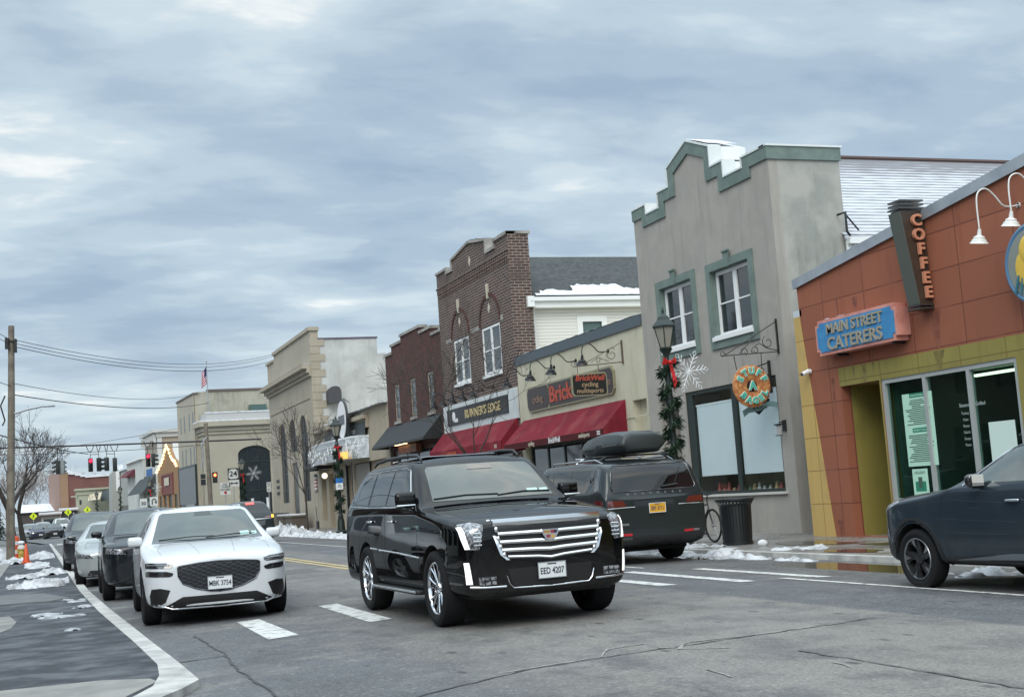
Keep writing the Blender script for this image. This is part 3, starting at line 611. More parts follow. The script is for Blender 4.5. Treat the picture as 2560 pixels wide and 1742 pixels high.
def gooseneck(name, X0, y, z, reach, drop, m, scale, label, group, yoff=0, shade=None, up=.32):
    g_ = thing(name, (X0, y, z), label, 'lamp', group); pts = []
    K_ = [(0, 0), (-.35*reach, -.03*scale), (-.55*reach, up*.55), (-.74*reach, up), (-.93*reach, up*.8), (-reach, up*.1), (-reach, drop)]
    P_ = [Vector((X0+a_, y+yoff*(-a_/reach), z+c_)) for a_, c_ in K_]
    def cr(p0, p1, p2, p3, t): return .5*((2*p1)+(-p0+p2)*t+(2*p0-5*p1+4*p2-p3)*t*t+(-p0+3*p1-3*p2+p3)*t**3)
    for i in range(len(P_)-1):
        p0, p1, p2, p3 = P_[max(i-1, 0)], P_[i], P_[i+1], P_[min(i+2, len(P_)-1)]
        for q in range(4): pts.append(cr(p0, p1, p2, p3, q/4))
    pts.append(P_[-1])
    part(MB().tube(pts, .018*scale, 8), 'arm', m, g_, 60)
    part(MB().lathe([(.06*scale, -.03), (.06*scale, 0), (0, 0)], (X0, y, z), 'x', 14, cap=False), 'wall_plate', m, g_, 40)
    s_ = scale; e = P_[-1]
    part(MB().lathe([(.035*s_, .02), (.05*s_, -.10*s_), (.055*s_, -.12*s_), (.12*s_, -.15*s_), (.125*s_, -.2*s_), (.16*s_, -.215*s_), (.165*s_, -.25*s_), (.205*s_, -.30*s_), (.19*s_, -.30*s_), (.1*s_, -.2*s_), (0, -.19*s_)], tuple(e), 'z', 24, cap=False, M=Matrix.Rotation(R(12), 3, 'X')), 'lamp_shade', m, g_, 50)
    return g_
WEN = mat('white_enamel', (.66, .66, .63), .35)
gooseneck('gooseneck_lamp', 15.2, 16.60, 5.44, .85, -.42, WEN, .72, 'white gooseneck lamp nearer the COFFEE sign on the terracotta wall', 'white gooseneck lamps over the round sign', yoff=-.0, up=.26)
gooseneck('gooseneck_lamp', 15.2, 15.85, 5.50, .85, -.36, WEN, .72, 'white gooseneck lamp nearest the right edge above the round sign', 'white gooseneck lamps over the round sign', up=.26)
cm_ = thing('security_camera', (15.15, 23.05, 3.4), 'small white security camera on the ochre strip of the restaurant', 'camera')
part(MB().lathe([(.05, 15.19), (.05, 15.12), (0, 15.12)], (0, 23.05, 3.42), 'x', 12, cap=False), 'mount', WHITEP, cm_, 40)
part(MB().lathe([(.045, -.1), (.05, .06), (.03, .08)], (15.08, 23.05, 3.4), 'x', 14, M=Matrix.Rotation(R(-20), 3, 'Y')), 'housing', WHITEP, cm_, 40)
part(MB().sph((14.98, 23.05, 3.37), .035, 10), 'lens', DARKG, cm_, 60)
# ---------- 2. grey stucco shop with stepped gable ----------
t = thing('grey_stucco_building', (15.9, 28.5, .02), 'grey stucco two-storey shop with sage green trim and a stepped gable front', 'building')
X = 15.9
prof = [(32.15, 8.88), (31.27, 8.88), (31.27, 8.61), (30.5, 8.61), (30.5, 9.02), (29.86, 9.02), (29.86, 9.52), (28.72, 9.94), (27.6, 9.50), (27.6, 8.97), (27.0, 8.97), (27.0, 8.56), (26.1, 8.56), (26.1, 8.80), (25.06, 8.80)]
W1, W2, SH, DR = rect(30.9, 4.72, 29.1, 6.47), rect(28.1, 4.70, 26.25, 6.43), rect(30.0, .95, 25.55, 3.60), rect(31.46, .03, 30.4, 3.55)
part(MB().plate([(32.15, 0)]+prof+[(25.06, 0)], [W1, W2, SH, DR], 'x', X, X+.25), 'front_wall', GSTUC, t)
part(MB().plate([(X+.25, 0), (17.82, 0), (17.82, 8.8), (X+.25, 8.8)], [], 'y', 25.06, 25.3), 'side_wall', GSIDE, t)
part(B(X+.25, 31.9, 0, 17.82, 32.15, 8.88), 'side_wall', GSIDE, t)
b = MB()  # parapet blocks behind the steps
for (ya, za), (yb, zb) in zip(prof[:-1], prof[1:]):
    if abs(ya-yb) > .2 and abs(za-zb) < .02 and za > 8.9: part(B(X+.25, yb, 8.3, X+.9, ya, za), 'parapet', WHITEP, t)
b.plate([(29.86, 8.3), (29.86, 9.52), (28.72, 9.94), (27.6, 9.5), (27.6, 8.3)], [], 'x', X+.25, X+1.0); part(b, 'parapet', WHITEP, t); part(B(X+.25, 26.1, 8.3, X+.9, 25.3, 8.8), 'parapet', WHITEP, t); part(B(X+.25, 31.9, 8.3, X+.9, 31.27, 8.88), 'parapet', WHITEP, t)
inn = offs(prof, .29); inn[0] = (32.15, 8.59); inn[-1] = (25.06, 8.51)
b = MB(); n = len(prof)
out2 = offs(prof, -.0)
fs = []; vs = [(X-.05, *p) for p in prof]+[(X-.05, *p) for p in inn]+[(X+.0, *p) for p in prof]+[(X+.0, *p) for p in inn]
for i in range(n-1): fs += [(i, i+1, n+i+1, n+i), (i, i+1, 2*n+i+1, 2*n+i), (n+i, n+i+1, 3*n+i+1, 3*n+i)]
b.add(vs, fs); b.box(X-.05, 25.012, 8.5, 17.86, 25.06, 8.8); part(b, 'trim_band', SAGE, t)
cp = offs(prof, -.045); b = MB(); vs = []
for p, q in zip(prof, cp): vs += [(X-.075, *p), (X+.28, *p), (X+.28, *q), (X-.075, *q)]
b.add(vs, [(4*i+k, 4*i+(k+1) % 4, 4*i+4+(k+1) % 4, 4*i+4+k) for i in range(n-1) for k in range(4)]); b.box(X-.075, 24.98, 8.804, 17.9, 25.28, 8.85)
part(b, 'coping', mat('white_coping', (.62, .65, .64), .5), t)
snowcap(t, [(28.72, 10.0, 27.7, 9.62), (27.6, 9.02, 27.05, 9.02), (26.95, 8.61, 26.15, 8.61), (25.95, 8.85, 25.1, 8.85), (32.1, 8.92, 31.3, 8.92), (31.2, 8.66, 30.55, 8.66)], X-.03, X+.85, h=.035)
for (W, yo, nm) in ((W1, 0, 0), (W2, 0, 1)):
    y1_, z0_, y0_, z1_ = W[0][0], W[0][1], W[2][0], W[2][1]
    o1 = rect(y1_+.2, z0_-.2, y0_-.2, z1_+.2); tr = MB().plate(o1, [W], 'x', X-.05, X-.001)
    yc = (y0_+y1_)/2; tr.plate([(yc+.13, z1_+.34), (yc-.13, z1_+.34), (yc-.08, z1_-.02), (yc+.08, z1_-.02)], [], 'x', X-.09, X-.052); tr.box(X-.12, yc+.15, z1_+.34, X-.05, yc-.15, z1_+.38)
    tr.box(X+.001, y1_, z0_, X+.22, y1_-.01, z1_).box(X+.001, y0_+.01, z0_, X+.22, y0_, z1_).box(X+.001, y0_+.01, z1_-.01, X+.22, y1_-.01, z1_)
    part(tr, 'window_surround', SAGE, t)
    f = win(t, X, y0_+.02, y1_-.02, z0_+.1, z1_-.02, WHITEP, GLASS, 2, 2, .09, .12, sash=.035, mul=.17)
    part(B(X+.05, y0_+.5, z0_+.2, X+.0, y0_+.5, z0_+.2), 'x', WHITEP, f) if False else None
    part(B(X-.10, y0_-.02, z0_-.01, X+.12, y1_+.02, z0_+.09).box(X-.06, y0_+.03, z0_+.09, X+.1, y1_-.03, z0_+.12), 'sill', WHITEP, f)
FRM = mat('dark_green_frame', (.018, .028, .026), .35)
f = MB().plate(rect(30.0, .97, 25.56, 3.58), [rect(29.66, 1.03, 27.68, 3.50), rect(27.5, 1.03, 25.62, 3.50)], 'x', X+.03, X+.08).build('shop_window', FRM, t, smooth=0)
part(MB().quad((X+.055, 29.9, 1.0), (X+.055, 25.6, 1.0), (X+.055, 25.6, 3.55), (X+.055, 29.9, 3.55)), 'pane', CGL2_, f)
BLD = mat('pale_blind', (.66, .69, .71), .7, lines=(.045, (.50, .53, .56), 2, .3))
part(B(X+.10, 29.60, 1.42, X+.11, 27.74, 3.2), 'blind', BLD, f); part(B(X+.10, 27.46, 1.40, X+.11, 25.63, 3.34), 'blind', BLD, f)
part(B(X+.09, 29.62, 3.2, X+.13, 27.70, 3.24), 'blind_rail', WHITEP, f)
part(B(X+.26, 25.5, .5, X+2.8, 30.2, .97).box(X+2.8, 25.5, .5, X+2.9, 30.2, 3.7).box(X+.26, 25.3, .5, X+2.8, 25.5, 3.7), 'interior', mat('dark_room', (.03, .035, .035), .9), t)
rnd = random.Random(8)
for k in range(15):
    y = 29.4-k*.25+rnd.uniform(-.05, .05); h = rnd.uniform(.12, .27); ci = rnd.randrange(6); c = [(.5, .48, .42), (.45, .12, .1), (.16, .25, .13), (.55, .4, .2), (.6, .6, .6), (.3, .16, .08)][ci]
    q = MB().lathe([(.05, 0), (.065, h*.3), (.035, h*.62), (.045, h*.78), (.0, h)], (X+.45, y, .975), n=10).build('figurine', mat('figurine_%d' % (c[0]*100+c[1]*10), c, .6), smooth=50)
    recenter(q, (X+.45, y, .975)); tag(q, '%s %s ornament, %s from the left on the ledge under the blinds' % ('taller' if h > .2 else 'tiny', ['cream', 'red', 'green', 'tan', 'white', 'brown'][ci], 'first second third fourth fifth sixth seventh eighth ninth tenth eleventh twelfth thirteenth fourteenth fifteenth'.split()[k]), 'ornament', 'ornaments standing on the shop window ledge')
part(B(X-.08, 30.1, .90, X+.1, 25.45, .955), 'window_sill', mat('pale_sill', (.5, .49, .45), .7), t)
part(B(X+.3, 31.6, .02, X+1.2, 31.47, 3.6).box(X+.3, 30.39, .02, X+1.2, 30.3, 3.6).box(X+.26, 30.3, 3.56, X+1.2, 31.6, 3.7), 'doorway', GSTUC, t)
d = part(B(X+1.1, 30.4, .03, X+1.16, 31.46, 3.5), 'door', mat('pale_door', (.45, .45, .43), .4), t); part(B(X+1.09, 30.6, .9, X+1.099, 31.25, 2.1), 'pane', DARKG, d)
# house body behind the false front
part(B(17.85, 25.3, 0, 34, 32.1, 6.95), 'rear_wall', STUC, t)
rf = MB(); rf.add([(17.7, 24.95, 6.72), (17.7, 29.6, 9.86), (34, 29.6, 9.86), (34, 24.95, 6.72), (17.7, 34.2, 6.72), (34, 34.2, 6.72), (17.7, 24.95, 6.6), (34, 24.95, 6.6)], [(0, 1, 2, 3), (1, 4, 5, 2), (0, 3, 7, 6)])
rfo = part(rf, 'roof', snowroof(), t); part(MB().tube([(17.7, 29.6, 9.88), (34, 29.6, 9.88)], .07, 6), 'ridge', mat('ridge_brown', (.08, .05, .045), .8), rfo)
part(B(17.75, 24.82, 6.5, 34, 24.95, 6.64).box(17.75, 24.95, 6.3, 34, 25.0, 6.6), 'gutter', WHITEP, t)
part(MB().tube([(17.95, 24.9, 6.5), (17.95, 25.2, 6.1), (17.95, 25.22, 4)], .05), 'downpipe', WHITEP, t, 50)
b = MB().tube([(17.6, 25.0, 7.2), (17.62, 24.72, 7.2), (17.62, 24.72, 6.75), (17.75, 24.8, 6.68)], .03).tube([(17.62, 24.72, 7.15), (18.0, 24.8, 6.8)], .02); part(b, 'pipe_bracket', BLACKM, t)
b = thing('wall_lantern', (15.84, 25.34, 2.2), 'small black wall lantern right of the blinds on the grey shop', 'lamp')
part(B(15.87, 25.28, 2.3, 15.9, 25.42, 2.55), 'wall_plate', BLACKM, b); part(MB().tube([(15.87, 25.35, 2.5), (15.74, 25.35, 2.5)], .012), 'arm', BLACKM, b)
part(B(15.66, 25.28, 2.44, 15.8, 25.42, 2.47).box(15.67, 25.29, 2.2, 15.79, 25.41, 2.215), 'cap', BLACKM, b); part(B(15.69, 25.31, 2.216, 15.77, 25.39, 2.44), 'lamp_glass', mat('frosted', (.4, .42, .42), .3), b)
# bagel sign on scroll bracket
IRON = mat('wrought_iron', (.015, .013, .012), .5)
def scroll(b, c, r, t0, t1, shrink, X0, n=22, rt=.009, pl='x'):
    pts = []
    for i in range(n+1):
        q = i/n; a_ = t0+(t1-t0)*q; rr = r*(1-shrink*q); u, v = c[0]+rr*math.cos(a_), c[1]+rr*math.sin(a_)
        pts.append((u, X0, v) if pl == 'y' else (X0, u, v))
    b.tube(pts, rt, 6)
bs = thing('bagel_shop_sign', (15.9, 25.3, 2.8), 'round bagel-shaped hanging sign reading STUFF A BAGEL', 'sign')
b = MB(); yb = 25.3; b.tube([(15.9, yb, 4.10), (14.42, yb, 4.04)], .012, 6).tube([(15.9, yb, 4.80), (14.5, yb, 4.06)], .012, 6).tube([(15.35, yb, 4.52), (14.85, yb, 4.06)], .01, 6)
scroll(b, (14.44, 4.07), .07, 0, 7, .6, yb, pl='y'); scroll(b, (14.98, 4.12), .10, -1, 6, .6, yb, pl='y'); scroll(b, (15.28, 4.14), .10, 4, -3, .6, yb, pl='y'); scroll(b, (15.62, 4.32), .15, 2, 9, .7, yb, pl='y')
b.tube([(15.28, yb, 4.24), (15.4, yb, 4.3), (15.6, yb, 4.18), (15.88, yb, 4.12)], .01, 6); b.box(15.86, yb-.02, 4.05, 15.895, yb+.02, 4.85)
b.tube([(14.72, yb, 4.03), (14.76, yb, 3.72)], .01, 6).tube([(15.42, yb, 4.07), (15.41, yb, 3.72)], .01, 6); part(b, 'scroll_bracket', IRON, bs, 50)
c = (15.10, 3.34); part(MB().lathe([(.13, -.02), (.2, -.045), (.4, -.045), (.475, -.02), (.475, .02), (.4, .045), (.2, .045), (.13, .02), (.13, -.02)], (c[0], yb, c[1]), 'y', 48, cap=False), 'bagel_disc', mat('car_bagel_crust', (.36, .12, .04), .5, col2=(.55, .27, .09), ns=14, nd=6, lo=.45, hi=.62), bs, 30)
part(MB().lathe([(0, -.01), (.135, -.01), (.135, .01), (0, .01)], (c[0], yb, c[1]), 'y', 32, cap=False), 'bagel_hole', mat('sign_black', (.008, .008, .01), .5), bs)
TEAL = mat('teal_letters', (.06, .42, .33), .5); CRM = mat('cream_outline', (.65, .62, .5), .5)
def arcword(w_, a0, a1, rr, size, flip, dy, m_, ext, bold):
    b = MB()
    for i, ch in enumerate(w_):
        a_ = R(a0+(a1-a0)*i/(len(w_)-1)); rot = a_-math.pi/2 if not flip else a_+math.pi/2
        M_ = MC(c[0]+rr*math.cos(a_), yb-dy, c[1]+rr*math.sin(a_)) @ Matrix.Rotation(rot, 4, 'Z'); b.text(ch, size, M_, ext, bold)
    return b
for dy, m_, bo in ((.058, CRM, .022), (.075, TEAL, .006)):
    b = arcword('STUFF', 152, 28, .335, .20, False, dy, m_, .008, bo); b2 = arcword('BAGEL', -140, -28, .335, .20, True, dy, m_, .008, bo); b.add(b2.v, b2.f); b.text('A', .26, MC(c[0], yb-dy, c[1]), .008, bo)
    part(b, 'lettering', m_, bs)
ac = thing('blade_sign', (15.9, 25.75, 2.6), 'black blade sign with white letters and a teal ribbon behind the bagel sign', 'sign')
b = MB().box(15.85, 25.72, 3.2, 15.9, 25.78, 3.95); b.tube([(15.86, 25.75, 3.9), (15.2, 25.75, 3.72)], .014).tube([(15.86, 25.75, 3.62), (15.2, 25.75, 3.62)], .014); scroll(b, (15.65, 3.72), .08, 0, 7, .6, 25.75, pl='y'); part(b, 'scroll_bracket', IRON, ac, 50)
part(MB().plate([(15.15, 3.55), (15.8, 3.55), (15.8, 2.98), (15.5, 2.72), (15.15, 2.98)], [], 'y', 25.73, 25.77), 'sign_board', mat('navy_board', (.012, .012, .025), .5), ac)
part(MB().text('AC', .36, MC(15.57, 25.722, 3.3), .005, .006).box(15.2, 25.724, 3.08, 15.8, 25.729, 3.10), 'lettering', WHITEP, ac)
rb_ = part(MB().plate([(15.05, 2.82), (15.2, 2.90), (15.5, 2.93), (15.8, 3.02), (15.98, 2.98), (15.95, 2.86), (15.78, 2.90), (15.5, 2.80), (15.2, 2.76), (15.08, 2.68)], [], 'y', 25.69, 25.71), 'ribbon', mat('teal_ribbon', (.22, .36, .36), .6), ac)
part(MB().text('KAISA', .12, MC(15.5, 25.685, 2.87), .003, 0, space=1.2), 'lettering', mat('ink', (.05, .06, .06), .6), ac)
# ---------- 3. cream shop ----------
t = thing('cream_shop_building', (15.9, 37, .02), 'low cream shop with a slate blue parapet band and a red awning', 'building')
part(MB().plate([(42.2, 0), (42.2, 5.72), (32.15, 5.72), (32.15, 0)], [rect(41.6, .5, 34.2, 2.85), rect(33.13, .03, 32.25, 3.68)], 'x', X, X+.25), 'wall', STUC, t)
part(B(X+.25, 32.4, 0, X+12, 42.1, 5.2), 'rear_block', STUC, t)
part(B(X-.06, 42.2, 5.70, X+.25, 32.16, 6.0), 'parapet_band', mat('slate_band', (.075, .095, .11), .6), t)
snowcap(t, [(42.1, 6.0, 32.2, 6.0)], X-.05, X+.24, h=.08)
f = win(t, X, 34.25, 41.55, .5, 2.85, FRM, GLASS, 5, 1, .1, .08, name='shop_window')
d = part(B(X+.7, 32.26, .03, X+.75, 33.12, 3.6), 'door', WHITEP, t); part(B(X+.69, 32.4, .5, X+.699, 32.95, 3.2), 'pane', DARKG, d); part(B(X+.25, 33.14, .03, X+.8, 33.2, 3.7).box(X+.25, 32.2, 3.69, X+.8, 33.2, 3.75), 'doorway', STUC, t)
part(B(X-.02, 33.65, 3.2, X-.005, 32.2, 3.24), 'string_course', STUC, t)
def awning(label, y0, y1, zt, xb, zb, val, m, mv, text=(), fold=None, fascia=True):
    a_ = thing('awning', (15.9, (y0+y1)/2, zb), label, 'awning')
    nn_ = 24; vs = []
    for k in range(nn_+1):
        y = y0+(y1-y0)*k/nn_; s_ = .01*math.sin(k*math.pi)
        vs += [(15.895, y, zt), (xb, y, zb), (15.895, y, zt-.02), (xb+.02, y, zb-.02)]
    b = MB(); b.add(vs, [(4*k, 4*k+1, 4*k+5, 4*k+4) for k in range(nn_)]+[(4*k+2, 4*k+3, 4*k+7, 4*k+6) for k in range(nn_)])
    for y in (y0, y1): b.quad((15.895, y, zt), (xb, y, zb), (xb, y, zb-val), (15.895, y, zb-val))
    part(b, 'canopy', m, a_)
    v_ = part(B(xb-.004, y0, zb-val, xb+.012, y1, zb), 'valance', mv, a_)
    for s_, sz, y, col in text: part(MB().text(s_, sz, MW(xb-.009, y, zb-val/2), .003, .003, sx=1.0), 'lettering', col, a_)
    return a_
REDC = mat('red_canvas', (.19, .014, .026), .8, col2=(.14, .012, .022), ns=1.2, dirt=(.24, .06, .058), spec=.2); REDV = mat('maroon_valance', (.07, .012, .014), .75, spec=.2)
CRML = mat('cream_letters', (.5, .45, .36), .6); WL = mat('white_letters', (.7, .7, .7), .6)
awning('weathered red canvas awning with white lettering on its valance under the cream wall', 41.9, 33.6, 3.76, 15.12, 2.96, .2, REDC, REDV, [('cycling', .20, 39.3, CRML), ('BrickWell', .24, 37.3, WL), ('multisports', .18, 34.95, CRML), ('322', .16, 33.9, WL)])
awning('red canvas awning under the white signboard of the brown brick building', 51.15, 42.4, 3.98, 15.2, 3.16, .36, REDC, REDC, [('RUNNERS EDGE', .17, 48.2, mat('orange_letters', (.4, .1, .04), .6)), ('242', .18, 43, CRML)])
BLKM = mat('black_ribbed_metal', (.010, .013, .014), .6, lines=(.28, (.008, .01, .01), 1, .25)); awning('black ribbed metal awning on the dark red brick building', 60.2, 51.4, 4.80, 15.05, 3.86, .1, BLKM, BLACKM)
# big board + hanging sign
DKB = mat('dark_board', (.055, .045, .045), .5); GLD = mat('gold_rim', (.30, .27, .18), .4, .3)
def oct8(y0, y1, z0, z1, c): return [(y0-c, z0), (y1+c, z0), (y1, z0+c), (y1, z1-c), (y1+c, z1), (y0-c, z1), (y0, z1-c), (y0, z0+c)]
s_ = thing('bicycle_shop_board', (15.85, 37.7, 3.95), 'long dark notched board reading cycling Brick across the cream wall', 'sign')
part(MB().plate(oct8(41.25, 34.15, 3.98, 4.82, .16), [], 'x', 15.83, 15.895), 'frame', GLD, s_)
part(MB().plate(oct8(41.17, 39.28, 4.04, 4.76, .14), [], 'x', 15.812, 15.829).plate(rect(39.2, 4.04, 35.3, 4.76), [], 'x', 15.812, 15.829).plate(oct8(35.22, 34.22, 4.04, 4.76, .14), [], 'x', 15.812, 15.829), 'sign_face', DKB, s_)
RL = mat('red_letters', (.42, .07, .04), .5); b = MB(); b.text('Brick', .72, MW(15.80, 38.2, 4.38), .008, .016, sx=1.25); b.text('Well', .72, MW(15.80, 36.0, 4.38), .008, .016, sx=1.0); part(b, 'lettering', RL, s_)
part(MB().text('cycling', .36, MW(15.80, 40.2, 4.36), .006, .003, sx=1.0), 'lettering', mat('brown_letters', (.22, .15, .11), .5), s_); part(MB().text('sports', .30, MW(15.80, 34.7, 4.36), .006, .003), 'lettering', mat('brown_letters', (.22, .15, .11), .5), s_)
h = thing('hanging_bicycle_sign', (15.9, 33.53, 3.9), 'projecting black sign reading BrickWell cycling multisports on a scroll bracket', 'sign')
part(MB().plate([(14.28, 4.52), (14.23, 4.46), (14.23, 3.98), (14.28, 3.90), (15.27, 3.90), (15.33, 3.98), (15.33, 4.48), (15.27, 4.56), (14.9, 4.57)], [], 'y', 33.50, 33.56), 'frame', GLD, h)
part(MB().plate([(14.30, 4.48), (14.27, 4.44), (14.27, 4.0), (14.31, 3.94), (15.25, 3.94), (15.29, 4.0), (15.29, 4.46), (15.25, 4.52)], [], 'y', 33.485, 33.499), 'sign_face', mat('board_black', (.012, .012, .012), .4), h)
part(MB().text('BrickWell', .22, MC(14.78, 33.478, 4.40), .004, .005, shear=.25), 'lettering', RL, h); part(MB().text('cycling', .19, MC(14.78, 33.478, 4.22), .004, .002), 'lettering', mat('bronze_letters', (.36, .25, .15), .4), h); part(MB().text('multisports', .18, MC(14.78, 33.478, 4.04), .004, .002), 'lettering', mat('bronze_letters', (.36, .25, .15), .4), h)
b = MB(); y = 33.53; b.tube([(15.88, y, 4.83), (14.35, y, 4.74)], .014).tube([(15.88, y, 5.40), (14.6, y, 4.78)], .010); b.box(15.86, y-.03, 4.78, 15.9, y+.03, 5.46)
scroll(b, (14.34, 4.82), .08, -1.5, -7, .5, y, pl='y'); scroll(b, (15.55, 5.05), .2, 1, 9, .8, y, pl='y', rt=.011); scroll(b, (15.12, 4.9), .09, 0, 7, .6, y, pl='y')
b.tube([(14.9, y, 4.85), (15.1, y, 4.98), (15.45, y, 4.86)], .009); b.tube([(14.45, y, 4.75), (14.45, y, 4.54)], .01).tube([(15.1, y, 4.78), (15.1, y, 4.58)], .01); part(b, 'scroll_bracket', mat('rusty_iron', (.10, .07, .06), .7), h, 50)
for k, (yb, lb) in enumerate([(43.1, 'black gooseneck lamp furthest left on the cream wall, over its corner'), (40.9, 'second black gooseneck lamp from the left over the dark board'), (38.9, 'third black gooseneck lamp from the left over the dark board'), (36.9, 'black gooseneck lamp just left of the hanging bicycle sign')]):
    gooseneck('gooseneck_lamp', 15.9, [40.95, 38.75, 36.94, 34.5][k], 5.27, .85, -.12, BLACKM, .95, lb, 'black gooseneck lamps on the cream wall', up=.24)
for k in range(5):
    gooseneck('gooseneck_lamp', 15.85, 49.6-k*1.25, 5.22, .8, -.1, BLACKM, .9, ['black gooseneck lamp at the far left over the white signboard', 'second black gooseneck lamp from the left over the white signboard', 'middle black gooseneck lamp over the white signboard, behind twigs', 'fourth black gooseneck lamp from the left over the white signboard', 'rightmost black gooseneck lamp over the white signboard'][k], 'black gooseneck lamps over the white signboard', up=.24)
# ---------- 4. brown brick building ----------
t = thing('brown_brick_building', (15.9, 46.6, .02), 'tall brown brick building with a stepped stone-capped gable and arched brick panels', 'building')
prof = [(50.95, 10.46), (49.55, 10.46), (49.55, 10.27), (48.74, 10.27), (48.74, 10.68), (46.55, 10.95), (44.62, 10.66), (44.62, 10.16), (43.62, 10.16), (43.62, 10.42), (42.24, 10.42)]
A1, A2 = rect(49.2, 5.72, 47.27, 7.5), rect(45.7, 5.70, 43.65, 7.5)
part(MB().plate([(50.95, 0)]+prof+[(42.24, 0)], [A1, A2, rect(50.4, .5, 43.2, 3.2)], 'x', X, X+.3), 'front_wall', BRK1, t)
part(B(X+.3, 42.24, 0, 16.68, 42.5, 10.42), 'side_wall', BRK1, t); part(B(X+.3, 50.7, 0, 16.68, 50.95, 10.46), 'side_wall', BRK1, t)
cp = offs(prof, -.10); b = MB(); vs = []; n = len(prof)
for p, q in zip(prof, cp): vs += [(X-.06, *p), (X+.36, *p), (X+.36, *q), (X-.06, *q)]
b.add(vs, [(4*i+k, 4*i+(k+1) % 4, 4*i+4+(k+1) % 4, 4*i+4+k) for i in range(n-1) for k in range(4)]+[(0, 1, 2, 3)]); b.box(X+.3, 42.18, 10.424, 16.74, 42.5, 10.52)
part(b, 'coping', COPE, t)
snowcap(t, [(44.55, 10.27, 43.7, 10.27), (46.5, 11.06, 44.7, 10.77), (43.5, 10.53, 42.3, 10.53), (49.5, 10.38, 48.8, 10.38)], X-.03, X+.33, h=.05)
b = MB()
for k in range(43): y = 50.85-k*.2; b.box(X-.05, y, 9.62, X, y-.10, 9.84).box(X-.03, y-.1, 9.46, X, y-.2, 9.62)
b.box(X-.06, 50.95, 9.84, X, 42.24, 9.9); part(b, 'brick_corbel', BRK1, t)
def arch_pts(yc, hw, z0, zt, n=16): return [(yc+hw*math.cos(math.pi*i/n), z0+(zt-z0)*math.sin(math.pi*i/n)) for i in range(n+1)]
for yc, hw in ((48.25, 1.05), (44.68, 1.08)):
    o_ = arch_pts(yc, hw+.12, 7.55, 8.72); i_ = arch_pts(yc, hw, 7.55, 8.58); b = MB().plate(o_+i_[::-1], [], 'x', X-.035, X+.0); part(b, 'brick_arch', BRK2, t)
    part(MB().plate([(yc+.1, 9.05), (yc-.1, 9.05), (yc-.07, 8.5), (yc+.07, 8.5)], [], 'x', X-.06, X-.0).plate([(yc, 8.32), (yc+.12, 8.13), (yc, 7.94), (yc-.12, 8.13)], [], 'x', X-.02, X-.0), 'limestone_inset', mat('limestone', (.47, .43, .34), .8), t)
part(B(X-.02, 47.0, 7.5, X, 45.8, 7.66).box(X-.02, 43.55, 7.5, X, 43.25, 7.7).box(X-.02, 50.1, 7.5, X, 49.3, 7.64), 'stone_band', COPE, t)
part(MB().plate([(46.55, 10.45), (46.67, 10.25), (46.55, 10.05), (46.43, 10.25)], [], 'x', X-.02, X), 'limestone_inset', mat('limestone', (.47, .43, .34), .8), t)
for A in (A1, A2):
    f = win(t, X, A[2][0]+.02, A[0][0]-.02, A[0][1]+.02, A[2][1]-.02, WHITEP, GLASS, 2, 2, .09, .02, sash=.05, mul=.17)
    part(B(X-.08, A[2][0]-.02, A[0][1]-.1, X+.06, A[0][0]+.02, A[0][1]+.0), 'sill', WHITEP, f)
part(B(16.9, 42.9, 0, 30, 50.6, 7.9), 'rear_wall', CLAP, t) if False else None
part(MB().plate(rect(50.95, 3.9, 42.24, 4.98), [], 'x', X-.07, X-.002), 'signboard', mat('white_board', (.55, .58, .58), .6, dirt=(.4, .43, .43)), t)
f = win(t, X, 43.3, 50.3, .5, 3.2, FRM, GLASS, 4, 1, .1, .06, name='shop_window')
s_ = thing('running_shop_sign', (15.8, 46.7, 4.1), 'black signboard with gold RUNNERS EDGE letters behind bare twigs', 'sign')
part(B(15.78, 50.3, 4.16, 15.828, 43.1, 4.80), 'sign_board', mat('board_black', (.012, .012, .012), .4), s_); part(MB().text("RUNNER'S EDGE", .46, MW(15.77, 45.9, 4.46), .008, .006, sx=1.22), 'lettering', mat('gold_letters', (.5, .4, .2), .4), s_)
part(MB().sph((15.775, 49.4, 4.48), .2, 10, (.1, 1, 1)).box(15.77, 49.3, 4.25, 15.779, 48.9, 4.4), 'runner_emblem', WL, s_)
# white clapboard house behind
t = thing('white_clapboard_house', (20, 46.5, 0), 'white clapboard house with a grey shingle roof edged with snow behind the cream shop', 'house')
part(MB().plate([(16.7, 0), (30, 0), (30, 8.0), (16.7, 8.0)], [rect(18.62, 6.3, 19.45, 7.3)], 'y', 42.55, 42.75), 'wall', CLAP, t)
part(B(16.72, 42.76, 0, 16.9, 50.6, 8.0), 'wall', CLAP, t)
part(B(16.69, 42.52, 5, 16.86, 42.549, 7.95), 'corner_board', WHITEP, t)
rf = MB(); rf.add([(16.75, 42.15, 8.13), (30, 42.15, 8.13), (30, 46.6, 10.42), (16.75, 46.6, 10.42), (16.75, 51.0, 8.13), (30, 51.0, 8.13)], [(0, 1, 2, 3), (3, 2, 5, 4)]); part(rf, 'roof', SHING, t)
part(B(16.55, 42.08, 7.98, 30, 42.2, 8.12).box(16.7, 42.2, 7.75, 30, 42.53, 7.99).box(16.45, 42.1, 7.78, 16.7, 42.6, 8.16), 'gutter', WHITEP, t)
f = MB().plate(rect(18.45, 6.2, 19.62, 7.47), [rect(18.66, 6.3, 19.42, 7.26)], 'y', 42.50, 42.549).build('window', WHITEP, t, smooth=0); part(B(18.6, 42.6, 6.3, 19.5, 42.62, 7.3), 'pane', mat('teal_pane', (.08, .13, .125), .1), f)
b = MB(); rn = random.Random(2); vs = []; nn = 110
